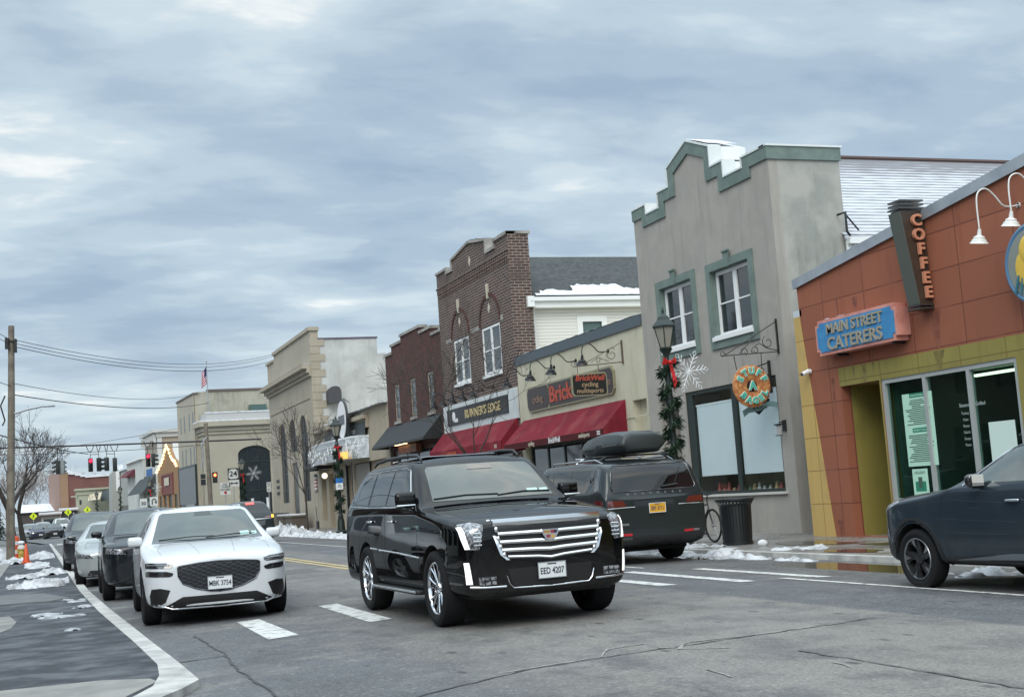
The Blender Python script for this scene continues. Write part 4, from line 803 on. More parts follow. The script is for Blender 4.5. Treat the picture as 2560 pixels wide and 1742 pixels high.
for i in range(nn+1):
    x = 16.8+13*i/nn; up = .38+.42*noise.noise(Vector((x*.9, 1, 3)))+.12*noise.noise(Vector((x*5, 2, 3)))+(.3 if 18.5 < x < 20.5 else 0)
    if x < 17.1: up *= .35
    up = max(up, .08); y0_ = 42.16; sl_ = (10.42-8.13)/4.45
    for q in (0, .33, .66, 1): yy = y0_+up*q*1.6; vs.append((x, yy, 8.14+(yy-42.15)*sl_+.07*math.sin(math.pi*(.15+.75*q))+.01))
b.add(vs, [(i*4+j, i*4+j+1, i*4+j+5, i*4+j+4) for i in range(nn) for j in range(3)]); part(b, 'snow_cap', SNOW, t, 60)
# ---------- 5. dark red brick ----------
t = thing('dark_red_brick_building', (15.9, 55.4, .02), 'dark red brick two-storey building with a stepped parapet and three narrow windows', 'building')
prof = [(60, 8.14), (58.8, 8.14), (58.8, 8.48), (57.1, 8.48), (57.1, 8.74), (53.9, 8.74), (53.9, 8.46), (52.15, 8.46), (52.15, 8.14), (50.96, 8.14)]
HH = [rect(y+.45, 4.98, y-.45, 6.68) for y in (58.25, 55.5, 52.75)]
part(MB().plate([(60, 0)]+prof+[(50.96, 0)], HH+[rect(59.4, .4, 51.6, 3.6)], 'x', X, X+.3), 'front_wall', BRK2, t)
part(B(X+.3, 51.0, 0, 26, 59.9, 7.6), 'rear_wall', BRK2, t)
b = MB()
for (ya, za), (yb, zb) in zip(prof[:-1], prof[1:]):
    if abs(za-zb) < .01: b.box(X-.06, ya+.05, za, X+.36, yb-.05, za+.12)
part(b, 'coping', COPE, t)
for H in HH:
    f = win(t, X, H[2][0]+.04, H[0][0]-.04, 5.0, 6.66, mat('putty_frame', (.28, .25, .2), .6), GLASS, 1, 2, .09, .03, sash=.07)
    part(B(X-.06, H[2][0]-.08, 4.84, X+.1, H[0][0]+.08, 4.975), 'sill', COPE, f)
f = win(t, X, 51.7, 59.3, .4, 3.6, mat('brown_frame', (.07, .035, .03), .5), GLASS, 4, 2, .12, .06, name='shop_window')
part(B(15.6, 57.5, 3.40, 15.85, 54.5, 3.75), 'name_panel', mat('wood_panel', (.17, .06, .03), .5), t); part(MB().text('WINE STORE', .3, MW(15.59, 56, 3.5), .01), 'lettering', CRML, t) if False else None
part(MB().box(15.4, 57.4, 3.80, 15.55, 56.7, 3.83).box(15.4, 56.4, 3.80, 15.55, 55.7, 3.83), 'strip_light', mat('warm_lamp', (1, .7, .35), emit=4), t)
# ---------- 6. tan shop with curved marquee ----------
TAN = mat('tan_render', (.36, .31, .23), .85, col2=(.32, .275, .21), ns=1)
t = thing('tan_shop_building', (15.9, 68.5, .02), 'low tan shop with a curved silver marquee full of snowflakes', 'building')
part(MB().plate([(77.35, 0), (77.35, 5.7), (72.3, 5.7), (72.3, 6.0), (60.02, 6.0), (60.02, 0)], [rect(69.6, .03, 68.2, 3.4), rect(67.8, .03, 60.8, 3.4), rect(76.2, .4, 74.9, 3.0), rect(74.2, .03, 72.8, 3.1)], 'x', X, X+.25), 'wall', TAN, t)
part(B(X-.35, 77.3, 5.55, X-.002, 63.9, 5.75).box(X-.15, 72, 5.1, X-.002, 63.9, 5.55), 'cornice', TAN, t); part(B(X+.25, 60.1, 0, 25, 77.3, 5.8), 'rear_block', TAN, t)
snowcap(t, [(77.2, 5.76, 64, 5.76), (72.2, 6.01, 60.1, 6.01)], X-.33, X+.2, h=.09)
part(B(X-.2, 73.8, 4.6, X-.16, 64.1, 5.42), 'dark_fascia', mat('charcoal_panel', (.04, .05, .055), .6), t)
part(B(X+.7, 60.5, 0, X+.75, 77, 3.6), 'shop_back', mat('dark_room', (.03, .035, .035), .9), t)
part(B(X-.02, 69.7, .03, X+.1, 69.55, 3.5).box(X-.02, 68.3, .03, X+.1, 68.15, 3.5), 'door_post', BLACKM, t)
part(B(X+.1, 67.8, .05, X+.14, 64.8, 3.35), 'panel', mat('grey_panel', (.25, .24, .21), .6), t)
part(MB().text('eye', .5, MW(X-.22, 71.5, 5.0), .02), 'fascia_lettering', GREYM, t); part(MB().text('eye', .5, MW(X-.22, 66.5, 5.05), .02), 'fascia_lettering', GREYM, t)
MARQ = mat('brushed_marquee', (.42, .45, .45), .35, .6, col2=(.65, .68, .7), ns=5, lo=.42, hi=.6)
mq = thing('marquee', (15.3, 69.5, 3.5), 'curved silver marquee over the tan shop, frosted with snow and snowflake cut-outs', 'marquee')
pl = [(15.88, 75.7), (15.3, 75.5)]+[(15.1-.35*math.sin(math.pi*k/8), 75.2-k*(75.2-64.6)/8) for k in range(9)]+[(15.3, 64.2), (15.88, 64.05)]
part(MB().plate(pl, [], 'z', 3.58, 4.34), 'canopy', MARQ, mq); part(MB().plate([(x+.04 if x < 15.8 else x, y) for x, y in pl], [], 'z', 4.36, 4.62), 'upper_band', MARQ, mq)
part(B(14.72, 66.3, 3.62, 14.95, 64.9, 3.95), 'gold_light', mat('gold_glow', (.7, .42, .1), emit=.9), mq)
b = MB(); rn = random.Random(5)
for k in range(16):
    y = 75-k*.66; x = 15.02-.35*math.sin(math.pi*min(max((75.2-y)/10.6, 0), 1)); z = rn.uniform(3.75, 4.25); r_ = rn.uniform(.2, .36)
    for q in range(3):
        a_ = q*math.pi/3+k; b.tube([(x, y-r_*math.cos(a_), z-r_*math.sin(a_)), (x, y+r_*math.cos(a_), z+r_*math.sin(a_))], .022, 4)
part(b, 'snowflake', WHITEP, mq)
b = MB(); b.plate([(x+.02, y) for x, y in pl], [], 'z', 4.625, 4.72); b.plate([(x-.03, y) for x, y in pl], [], 'z', 4.342, 4.38); part(b, 'snow_cap', SNOW, mq)
ov = thing('oval_sign', (15.3, 67.1, 4.6), 'large white oval sign with a black rim above the curved marquee', 'sign')
E_ = lambda a_, c_, n=40: [(67.1+a_*math.cos(2*math.pi*i/n), 5.73+c_*math.sin(2*math.pi*i/n)) for i in range(n)]
part(MB().plate(E_(1.1, 1.08), [], 'x', 15.24, 15.36), 'rim', BLACKM, ov, 40); part(MB().plate(E_(1.0, .98), [], 'x', 15.225, 15.239), 'sign_face', WL, ov)
part(B(15.215, 67.85, 5.45, 15.224, 66.4, 5.95), 'portrait_panel', mat('grey_face2', (.12, .12, .13), .5), ov); part(MB().text('EYE', .38, MW(15.215, 67.1, 6.28), .004, .004).text('CARE', .38, MW(15.215, 67.1, 5.15), .004, .004), 'lettering', mat('ink', (.05, .06, .06), .6), ov) if False else None
part(MB().tube([(15.36, 67.1, 6.7), (15.5, 67.6, 6.9), (15.89, 68, 6.7)], .02).box(15.36, 67.0, 5.6, 15.9, 67.2, 5.7), 'bracket', BLACKM, ov)
bp = thing('barber_pole', (15.45, 75.9, 2.1), 'striped barber pole beside the small dark awning near the arched bank', 'barber pole')
part(MB().lathe([(.1, 2.25), (.1, 3.0)], (15.5, 75.9, 0), 'z', 14), 'glass_tube', mat('barber_stripes', (.7, .68, .66), .2, lines=(.2, (.35, .05, .06), 2, .4)), bp, 50)
part(MB().lathe([(.02, 2.08), (.12, 2.14), (.12, 2.25), (.1, 2.25)], (15.5, 75.9, 0), 'z', 14).lathe([(.1, 3.0), (.13, 3.0), (.12, 3.1), (.02, 3.2)], (15.5, 75.9, 0), 'z', 14), 'cap', GREYM, bp, 50)
gl_ = thing('globe_lamp', (15.6, 73.8, 2.9), 'glowing white globe lamp beside the barber pole', 'lamp'); part(MB().sph((15.55, 73.6, 3.0), .17, 16), 'globe', mat('globe_glow', (1, .86, .62), emit=1.3), gl_, 60); part(MB().tube([(15.55, 73.6, 3.16), (15.55, 73.6, 3.3), (15.9, 73.6, 3.3)], .02), 'arm', BLACKM, gl_)
a_ = awning('small black canopy over the barber shop door beside the arched bank', 76.9, 73.0, 4.3, 15.0, 3.5, .12, mat('black_canvas', (.02, .02, .022), .8), mat('black_canvas', (.02, .02, .022), .8))
# ---------- 7. arched limestone bank ----------
LIME = mat('limestone_wall', (.35, .31, .245), .85, col2=(.31, .275, .215), ns=.6, streak=(.21, .18, .135), bump=.15, bs=20)
WB = mat('white_painted_brick', (.40, .41, .395), .8, col2=(.50, .51, .495), ns=.7, streak=(.31, .32, .31), dirt=(.33, .34, .33))
t = thing('arched_bank_building', (15.9, 85, .02), 'tall tan limestone bank with three arched openings and a white painted side wall', 'building')
def arch(yc, hw, z0, zt, n=14):
    sp = zt-hw; return [(yc+hw, z0)]+[(yc+hw*math.cos(math.pi*i/n), sp+hw*math.sin(math.pi*i/n)) for i in range(n+1)]+[(yc-hw, z0)]
AR = [arch(88.05, 1.15, 1.65, 6.98), arch(84.35, 1.15, 4.9, 6.98), arch(80.7, 1.15, 1.65, 6.98), rect(85.3, .03, 83.4, 4.2)]
part(MB().plate([(93, 0), (93, 11.6), (90.2, 11.6), (90.2, 12.0), (77.42, 12.0), (77.42, 0)], AR, 'x', X, X+.5), 'front_wall', LIME, t)
part(B(X+.5, 77.42, 0, 20.05, 77.8, 11.35).box(20.05, 77.42, 0, 20.6, 77.8, 10.4), 'side_wall', WB, t)
part(B(20.6, 77.42, 0, 32, 77.7, 7.6).box(X+.5, 92.7, 0, 32, 93, 9.9), 'rear_wall', WB, t); part(B(X+.5, 77.8, 9.5, 32, 92.7, 9.9), 'roof', mat('flat_roof', (.3, .3, .3), .9), t)
part(B(X+.45, 77.36, 11.352, 20.1, 77.85, 11.44), 'coping', mat('purple_flashing', (.09, .07, .11), .5), t)
b = MB()
for k in range(16): z = 3.9+k*.47; b.box(15.86, 77.37, z, 16.75 if k % 2 else 16.45, 77.418, z+.45)
part(b, 'quoins', LIME, t)
b = MB(); 
for (d_, z0_, z1_) in ((.15, 9.15, 9.35), (.3, 9.35, 9.6), (.6, 9.6, 9.85)): b.box(X-d_, 93+d_*.7, z0_, X, 77.42-.0, z1_)
b.box(X-.12, 90.3, 11.9, X+.55, 77.3, 12.12).box(X-.12, 93.1, 11.5, X+.5, 90.3, 11.65).box(X-.05, 92.5, 7.85, X, 78.3, 8.0); part(b, 'cornice', LIME, t)
snowcap(t, [(93.3, 9.86, 77.5, 9.86)], X-.55, X-.02, h=.12)
for yc, z0 in ((88.05, 5.0), (84.35, 4.9), (80.7, 5.0)):
    o_ = arch(yc, 1.45, 5.6, 7.28)[1:-1]; i_ = arch(yc, 1.18, 5.6, 7.01)[1:-1]; part(MB().plate(o_+i_[::-1], [], 'x', X-.06, X-.0), 'arch_moulding', LIME, t)
for A in AR[:3]:
    f = MB().plate(A, [], 'x', X+.05, X+.08).build('arched_window', mat('dim_pane', (.012, .014, .016), .35, spec=.2), t, smooth=0)
    ys_ = [p[0] for p in A]; zs_ = [p[1] for p in A]; yc = (min(ys_)+max(ys_))/2
    b = MB().box(X+.02, yc-.04, min(zs_), X+.045, yc+.04, max(zs_)-.1)
    zq = min(zs_)+.8
    while zq < max(zs_)-.6: b.box(X+.02, min(ys_)+.02, zq, X+.045, max(ys_)-.02, zq+.06); zq += 1.1
    part(b, 'muntins', FRM, f)
part(B(X+.08, 83.4, .03, X+.12, 85.3, 4.2), 'door', mat('dark_door', (.03, .03, .032), .3), t)
b = MB()
for k in range(3): b.box(X-.03, 91.4, 3.1-k*.42, X, 90.3, 3.3-k*.42)
part(b, 'wall_grille', BLACKM, t)
v = thing('vent_hood', (17.1, 77.4, 7.3), 'dark rounded canopy fixed high on the white side wall of the arched bank', 'canopy')
part(MB().plate([(16.7, 7.35), (17.5, 7.45), (17.5, 8.1), (17.42, 8.32), (17.2, 8.42), (16.95, 8.38), (16.75, 8.2), (16.7, 8.0)], [], 'y', 76.7, 77.4), 'hood', mat('rust_black', (.05, .05, .055), .6), v)
rl = thing('iron_railing', (15.3, 87, 0), 'low black iron railing in front of the arched bank', 'railing'); b = MB().tube([(15.2, 91, 1.0), (15.2, 83.6, 1.0)], .03)
for k in range(26): b.tube([(15.2, 91-k*.29, .02), (15.2, 91-k*.29, 1.0)], .014, 4)
part(b, 'rails', BLACKM, rl)
for y, lb in ((83.2, 'brown snow-topped planter box by the bank railing, the left one of two'), (80.2, 'brown snow-topped planter box by the street tree, the right one of two')):
    p_ = thing('planter_box', (15.0, y, .02), lb, 'planter', 'planter boxes in front of the arched bank'); part(MB().plate([(14.55, y-1.1), (15.45, y-1.1), (15.45, y+1.1), (14.55, y+1.1)], [], 'z', .02, .72).plate([(14.5, y-1.16), (15.5, y-1.16), (15.5, y+1.16), (14.5, y+1.16)], [], 'z', .722, .84), 'box', mat('planter_brown', (.09, .075, .06), .8), p_)
    part(MB().plate([(14.58, y-1.1), (15.42, y-1.1), (15.42, y+1.1), (14.58, y+1.1)], [], 'z', .843, .93), 'snow_cap', SNOW, p_)
# ---------- buildings past the lights, along the bend ----------
F0 = Vector((15.3, 93, 0)); FA = math.atan(.058)
FM = Matrix.Translation(F0) @ Matrix.Rotation(FA, 4, 'Z')      # local x = away from the street, y = along it
def FMB(): return MB(FM)
def fw(x, y, z): return tuple(FM @ Vector((x, y, z)))
OLDW = mat('old_plaster', (.40, .38, .31), .85, col2=(.32, .30, .24), ns=.5, streak=(.2, .19, .15), dirt=(.25, .235, .19)); CRB = mat('cream_limestone', (.37, .34, .27), .85, col2=(.33, .30, .24), ns=.5)
t = thing('corner_bank_building', fw(1, 30, 0), 'cream corner bank with a wide dark arched window and a cracked upper storey', 'building')
hl = [rect(34.85-k*1.98-(.7 if k > 1 else 0), 8.95, 34.2-k*1.98-(.7 if k > 1 else 0), 10.5) for k in range(4)]+[rect(34.6-k*1.95-(.6 if k > 1 else 0), 5.8, 33.95-k*1.95-(.6 if k > 1 else 0), 7.4) for k in range(4)]
part(FMB().plate([(36.6, 0), (36.6, 12.1), (27, 12.1), (27, 0)], hl, 'x', 0, .01), 'front_wall', CRB, t); part(FMB().box(.051, 27, 0, .3, 36.6, 12.1), 'front_core', CRB, t)
part(FMB().box(.3, 27, 0, 18, 27.3, 12.3), 'side_wall', OLDW, t)
part(FMB().box(-.08, 26.9, 12.104, .35, 36.7, 12.25).box(1.2, 26.9, 12.304, 18, 27.4, 12.5), 'coping', mat('brown_coping', (.13, .10, .09), .7), t)
part(FMB().box(.012, 27.4, 5.7, .05, 36.2, 11), 'window_glass', mat('black_pane', (.01, .011, .013), .2), t)
pn = part(FMB().box(-.12, 27.2, 2.25, -.02, 36.2, 5.65), 'metal_panel', mat('ribbed_grey', (.17, .18, .19), .5, lines=(.6, (.09, .1, .1), 1, .2)), t); part(FMB().box(-.16, 27.0, 0, 0, 27.2, 5.8).box(-.16, 36.2, 0, 0, 36.4, 5.8).box(-.16, 27.2, 5.66, 0, 36.2, 5.8), 'panel_frame', FRM, pn)
part(FMB().box(-.1, 28.2, 0, -.01, 35.5, 2.24), 'dark_shopfront', DARKG, t)
aw = [(3.15+1.45+1.45*math.cos(math.pi*i/14), 6.3+.75*math.sin(math.pi*i/14)) for i in range(15)]
part(FMB().plate([(.55, 0), (.55, 9.2), (18, 9.2), (18, 0)], [[(6.05, .3)]+aw+[(3.15, .3)]], 'y', 24, 24.4), 'front_wall', CRB, t)
part(FMB().plate([(24.4, 0), (24.4, 9.2), (26.99, 9.2), (26.99, 0)], [rect(25.3, .8, 26.3, 7.3)], 'x', .3, .6), 'front_wall', CRB, t); part(FMB().box(.45, 25.3, .8, .5, 26.3, 7.3), 'side_window', GLASS, t)
b = FMB()
for d_, z0_, z1_ in ((.12, 8.2, 8.5), (.25, 8.5, 8.9), (.55, 8.9, 9.35)): b.box(.3-d_, 24-d_, z0_, 18, 24-.002, z1_).box(.3-d_, 24, z0_, .298, 26.99, z1_)
part(b, 'cornice', CRB, t); part(FMB().box(.5, 24.1, 9.352, 18, 24.3, 10.1).box(.5, 24.3, 9.352, .7, 26.9, 10.1), 'parapet', mat('pale_parapet', (.4, .4, .39), .7), t)
part(FMB().box(-.2, 23.5, 9.352, 18, 24.05, 9.45).box(-.2, 24.05, 9.352, .45, 26.9, 9.45).box(.45, 24.05, 10.104, 18, 24.35, 10.2), 'snow_cap', SNOW, t)
f = FMB().plate([(6.05, .3)]+aw+[(3.15, .3)], [], 'y', 24.22, 24.25).build('arched_window', GLASS, t, smooth=0)
part(FMB().box(4.0, 24.15, .3, 4.08, 24.2, 6.9).box(5.2, 24.15, .3, 5.28, 24.2, 6.9).box(3.2, 24.15, 3.0, 6.0, 24.2, 3.1).box(3.2, 24.15, 5.6, 6.0, 24.2, 5.7), 'muntins', FRM, f)
part(FMB().box(.55, 24.4, 8.6, 18, 27, 9.0), 'roof', mat('flat_roof', (.3, .3, .3), .9), t)
part(FMB().box(4.9, 26, 9.4, 6.4, 26.9, 10.9), 'rooftop_unit', mat('teal_metal', (.07, .12, .11), .4), t)
fp_ = thing('flagpole', fw(.9, 25, 9.4), 'grey flagpole on the corner bank roof', 'flagpole'); part(FMB().tube([(.9, 25, 9.2), (.9, 25, 14.8)], [.06, .03]).sph((.9, 25, 14.85), .09, 8), 'pole', GREYM, fp_, 50)
fl = thing('flag', fw(.5, 25, 12.5), 'limp red, white and blue flag hanging from the roof flagpole', 'flag'); b = MB(FM); cols = []
def flagpt(u, v): return (.87-.42*u-.10*v*u, 25+.10*math.sin(u*9+v*2), 14.35-1.5*v-.55*u*(1-.2*v))
for i in range(13):
    for j in range(8):
        b.m = 2 if (i < 7 and j < 4) else (0 if i % 2 == 0 else 1); u0, u1, v0, v1 = j/8, (j+1)/8, i/13, (i+1)/13
        b.add([flagpt(u0, v0), flagpt(u1, v0), flagpt(u1, v1), flagpt(u0, v1)], [(0, 1, 2, 3)])
o = b.build('cloth', [mat('flag_red', (.45, .03, .05), .7), mat('flag_white', (.6, .6, .62), .7), mat('flag_blue', (.03, .04, .14), .7)], fl, smooth=0)
for k in range(2):
    x = 4.05+k*1.35; p_ = thing('white_column', fw(x, 23, 0), ['white stub column left of the two at the bank arch', 'white stub column right of the two at the bank arch'][k], 'column', 'white columns before the bank arch'); part(FMB().lathe([(.17, 0), (.13, .2), (.12, 2.2), (.16, 2.35)], (x, 23, 0), 'z', 12), 'shaft', WHITEP, p_, 40)
# tan gabled shop
t = thing('tan_gabled_shop', fw(0, 44, 0), 'brown gabled shop front outlined with warm string lights', 'building'); BRN = mat('brown_siding', (.27, .155, .075), .8, lines=(.9, (.2, .11, .055), 1, .12))
gp = [(50.8, 3.4), (50.8, 6.0), (48.3, 6.6), (46.0, 7.2), (44.5, 8.0), (43.2, 8.5), (42, 7.9), (40.2, 7.0), (38.4, 6.6), (37.1, 6.0), (37.1, 3.4)]
part(FMB().plate(gp, [], 'x', 0, .3), 'gable', BRN, t); part(FMB().box(.3, 37.1, 0, 14, 50.8, 5.6), 'side_wall', BRN, t); part(FMB().box(.1, 37.1, 0, .3, 50.8, 3.4), 'shopfront', mat('green_dark_shop', (.02, .045, .04), .3), t)
for y in (37.3, 40.6, 44.3, 47.5, 50.6): part(FMB().box(-.12, y-.16, 0, .08, y+.16, 3.4), 'post', mat('tan_post', (.33, .2, .11), .7), t)
part(FMB().plate(rect(47.8, 3.5, 40.4, 5.6), [rect(47.4, 3.7, 40.8, 5.4)], 'x', -.12, -.001).box(-.05, 40.8, 3.7, -.002, 47.4, 5.4), 'sign_board', mat('red_brown_board', (.16, .045, .035), .6), t); part(MB(FM).text('FRI', .9, MW(-.14, 44.1, 4.85), .02, .02, sx=3).text('GRILL', .5, MW(-.14, 44.1, 4.05), .02, .01, sx=3) if False else FMB().box(-.14, 45.6, 4.4, -.121, 42.6, 5.2), 'sign_motif', CRML, t)
sl_ = thing('string_lights', fw(-.1, 44, 6), 'warm bulbs strung along the brown gable edge', 'string lights'); b = FMB(); rn = random.Random(7)
for (ya, za), (yb, zb) in zip(gp[1:-2], gp[2:-1]):
    for k in range(5): q = k/5; b.sph((-.15, ya+(yb-ya)*q+rn.uniform(-.15, .15), za+(zb-za)*q-.12*(k % 2)), .11, 6)
part(b, 'bulbs', mat('bulb_glow', (1, .72, .32), emit=2.6), sl_, 60); part(FMB().tube([(-.14, *p) for p in gp[1:-1]], .02, 4), 'wire', BLACKM, sl_)
# beige clapboard with heavy cornice
t = thing('beige_corniced_building', fw(0, 58, 0), 'beige clapboard building with a white bracketed cornice behind the lit gable', 'building'); BGE = mat('beige_clapboard', (.33, .28, .22), .7, lines=(.3, (.28, .24, .19), 2, .25))
part(FMB().box(.5, 53, 0, 14, 63.4, 10.0), 'wall', BGE, t); b = FMB().box(.3, 52.8, 9.9, 14, 63.5, 10.4).box(-.1, 52.5, 10.4, 14, 63.8, 10.75)
for k in range(12): b.box(.0, 53.1+k*.9, 9.3, .3, 53.3+k*.9, 10.2)
b.box(.4, 52.9, 5, .9, 53.4, 9.9); part(b, 'cornice', mat('offwhite_trim', (.5, .51, .49), .6), t); part(FMB().box(2.0, 52.9, 7, 4.2, 52.99, 9.2), 'window', WHITEP, t)
# white shop with blue banners, dark awning
t = thing('white_shop_building', fw(0, 60, 0), 'white two-storey shop block with a dark red striped awning upstairs', 'building'); PW = mat('plain_white_wall', (.50, .51, .48), .8, dirt=(.38, .39, .36)); part(FMB().box(-.3, 59.8, 0, 12, 74, 8.0), 'wall', PW, t); part(FMB().box(-.6, 59.7, 7.9, 0, 74.1, 8.15), 'cornice', WHITEP, t)
for k, (ya, yb) in enumerate(((66.6, 70.2), (70.5, 74.5))):
    a_ = thing('awning', fw(-.8, (ya+yb)/2, 6.3), ['dark red upstairs awning, the right one of two on the white block', 'dark red upstairs awning, the left one of two on the white block'][k], 'awning', 'dark red upstairs awnings')
    part(FMB().add([(-.32, ya, 7.1), (-.32, yb, 7.1), (-1.4, yb, 6.2), (-1.4, ya, 6.2)], [(0, 1, 2, 3)]).add([(-.32, ya, 7.1), (-1.4, ya, 6.2), (-.32, ya, 6.2)], [(0, 1, 2)]), 'canopy', mat('oxblood', (.11, .025, .035), .8), a_)
t = thing('striped_banner_shop', fw(0, 56, 0), 'pale shop front with a blue and white striped banner above the dark awning', 'building'); part(FMB().box(-.1, 51.4, 0, 10, 59.6, 7.2), 'wall', PW, t)
b = FMB()
for k in range(5): b.box(-.2, 54+k*.9, 4.3, -.12, 54.5+k*.9, 6.6)
part(b, 'banner', mat('banner_blue', (.05, .14, .33), .6), t)
a_ = thing('awning', fw(-1, 56, 4), 'large dark slate awning right of the no-turn signs', 'awning'); part(FMB().add([(-.12, 51.6, 5.9), (-.12, 62.3, 5.9), (-1.6, 64.5, 3.9), (-1.6, 51.6, 3.9)], [(0, 1, 2, 3)]).add([(-.12, 51.6, 5.9), (-1.6, 51.6, 3.9), (-.12, 51.6, 3.9)], [(0, 1, 2)]), 'canopy', mat('slate_canvas', (.035, .045, .045), .7), a_)
t = thing('grey_gabled_shop', fw(0, 80, 0), 'plain grey shop block past the white one', 'building'); part(FMB().box(.2, 74.2, 0, 12, 86, 7.5), 'wall', mat('grey_render', (.30, .31, .29), .8), t); part(FMB().box(0, 74.2, 7.5, 12, 86, 7.75), 'snow_cap', SNOW, t); part(FMB().box(0, 75, .1, .19, 85, 3), 'shopfront', DARKG, t)
# far end of the street
def fbox(t_, name, m, x0, y0, z0, x1, y1, z1, s=1.0): return part(MB().box(x0*s, y0*s, 1.38+(z0-1.38)*s if z0 > 0 else 0, x1*s, y1*s, 1.38+(z1-1.38)*s), name, m, t_)
GCR = mat('sage_cream_wall', (.34, .34, .26), .8); RBR = mat('plain_red_brick', (.17, .075, .062), .85, col2=(.13, .055, .05), ns=.4); TBR = mat('tan_brick', (.30, .19, .12), .85, col2=(.26, .165, .105), ns=.3)
t = thing('far_brick_hall', (5, 210, 0), 'big red and tan brick hall at the far end of the street', 'building')
part(MB().plate([(3.41, 0), (3.41, 8.5), (4.55, 8.55), (4.55, 8.25), (5.5, 8.2), (5.5, 8.02), (6.2, 8.0), (6.2, 7.82), (6.9, 7.8), (6.9, 7.65), (11, 7.7), (11, 0)], [], 'y', 200, 200.5), 'wall', RBR, t)
part(MB().add([(3.41, 199.95, 0), (3.41, 199.95, 8.5), (1.98, 209, 8.6), (1.98, 209, 0)], [(0, 1, 2, 3)]), 'side_wall', mat('mauve_brick', (.3, .2, .17), .85), t); part(MB().box(3.43, 199.9, 0, 4.55, 199.995, 8.5), 'corner_pier', TBR, t)
part(MB().plate([(3.3, 8.5), (4.6, 8.56), (4.6, 8.26), (5.55, 8.21), (5.55, 8.03), (6.25, 8.01), (6.25, 7.83), (6.95, 7.81), (6.95, 7.67), (11, 7.72), (11, 8.0), (7, 8.0), (4.7, 8.9), (3.3, 8.8)], [], 'y', 199.8, 202), 'snow_cap', SNOW, t)
t = thing('sage_cream_shop', (7, 190, 0), 'low sage cream shop with a stepped cornice left of the dark slate awning', 'building'); part(MB().box(5.35, 189, 0, 11, 194, 5.6), 'wall', GCR, t); part(MB().box(5.15, 188.7, 5.6, 11, 194, 5.85).box(5.25, 188.85, 5.0, 11, 188.99, 5.15).box(4.6, 188.6, 4.75, 5.4, 189, 4.9), 'cornice', GCR, t); part(MB().box(5.7, 188.9, 3.7, 5.95, 188.99, 4.3), 'window', DARKG, t)
for k, (x0, x1, z0, z1, m_, lb) in enumerate([(6.7, 8.6, 4.1, 4.95, mat('cream_canvas', (.45, .4, .3), .8), 'cream striped awning on the sage cream shop'), (8.4, 10.9, 3.9, 5.4, mat('slate_canvas', (.035, .045, .045), .7), 'wide dark awning at the far right of the sage cream shop')]):
    a_ = thing('awning', (x0, 187, z0), lb, 'awning'); b = MB().add([(x0+.3, 188.9, z1), (x1, 186.9, z1+.2), (x1-.4, 184.8, z0+.1), (x0, 187, z0)], [(0, 1, 2, 3)])
    if k == 0:
        for q in range(5): b.box(x0+.2+q*.35, 186.8, z0-.1, x0+.35+q*.35, 187.0, z1-.1)
    part(b, 'canopy', m_, a_)
for k, (x, w_, z1, lb) in enumerate([(3.3, 1.9, 3.4, 'low dark kiosk with a snowy roof at the foot of the brick hall'), (.7, 2.4, 3.0, 'low pale snow-roofed pavilion left of the brick hall')]):
    t = thing('low_pavilion', (x, 185, 0), lb, 'building'); part(MB().box(x, 185, 0, x+w_, 190, z1-.5), 'wall', mat('pavilion_%d' % k, ((.06, .06, .06), (.3, .28, .25))[k], .8), t); part(MB().box(x-.3, 184.5, z1-.5, x+w_+.2, 190, z1-.35), 'roof', mat('mauve_roof', (.25, .2, .19), .8), t); part(MB().box(x-.3, 184.5, z1-.35, x+w_+.2, 190, z1-.1), 'snow_cap', SNOW, t); part(MB().box(x+.3, 184.97, .8, x+w_-.3, 184.99, 2.0), 'window', DARKG, t)
t = thing('far_low_house', (-1, 215, 0), 'far low dark house with a snow-covered roof behind the street tree', 'house'); part(MB().box(-2.2, 205, 0, 2.6, 212, 3.3), 'wall', mat('dark_wall', (.07, .06, .055), .8), t); part(MB().add([(-2.6, 204.5, 3.2), (2.9, 204.5, 3.2), (2.5, 208.5, 4.4), (-1.9, 208.5, 4.4)], [(0, 1, 2, 3)]), 'roof', SNOW, t)
t = thing('grey_corner_block', (11, 178, 0), 'pale grey block with a snow-topped slanted end past the white shops', 'building'); part(MB().plate([(9.3, 0), (9.55, 7.4), (10.0, 8.0), (10.9, 7.9), (11.1, 0)], [], 'y', 178, 186), 'wall', mat('grey_render', (.30, .31, .29), .8), t); part(MB().box(9.95, 177.9, 7.75, 10.9, 180, 8.4), 'snow_cap', SNOW, t)
part(MB().box(10.0, 177.8, 5.0, 10.45, 177.99, 7.6), 'sign_blade', WHITEP, t)
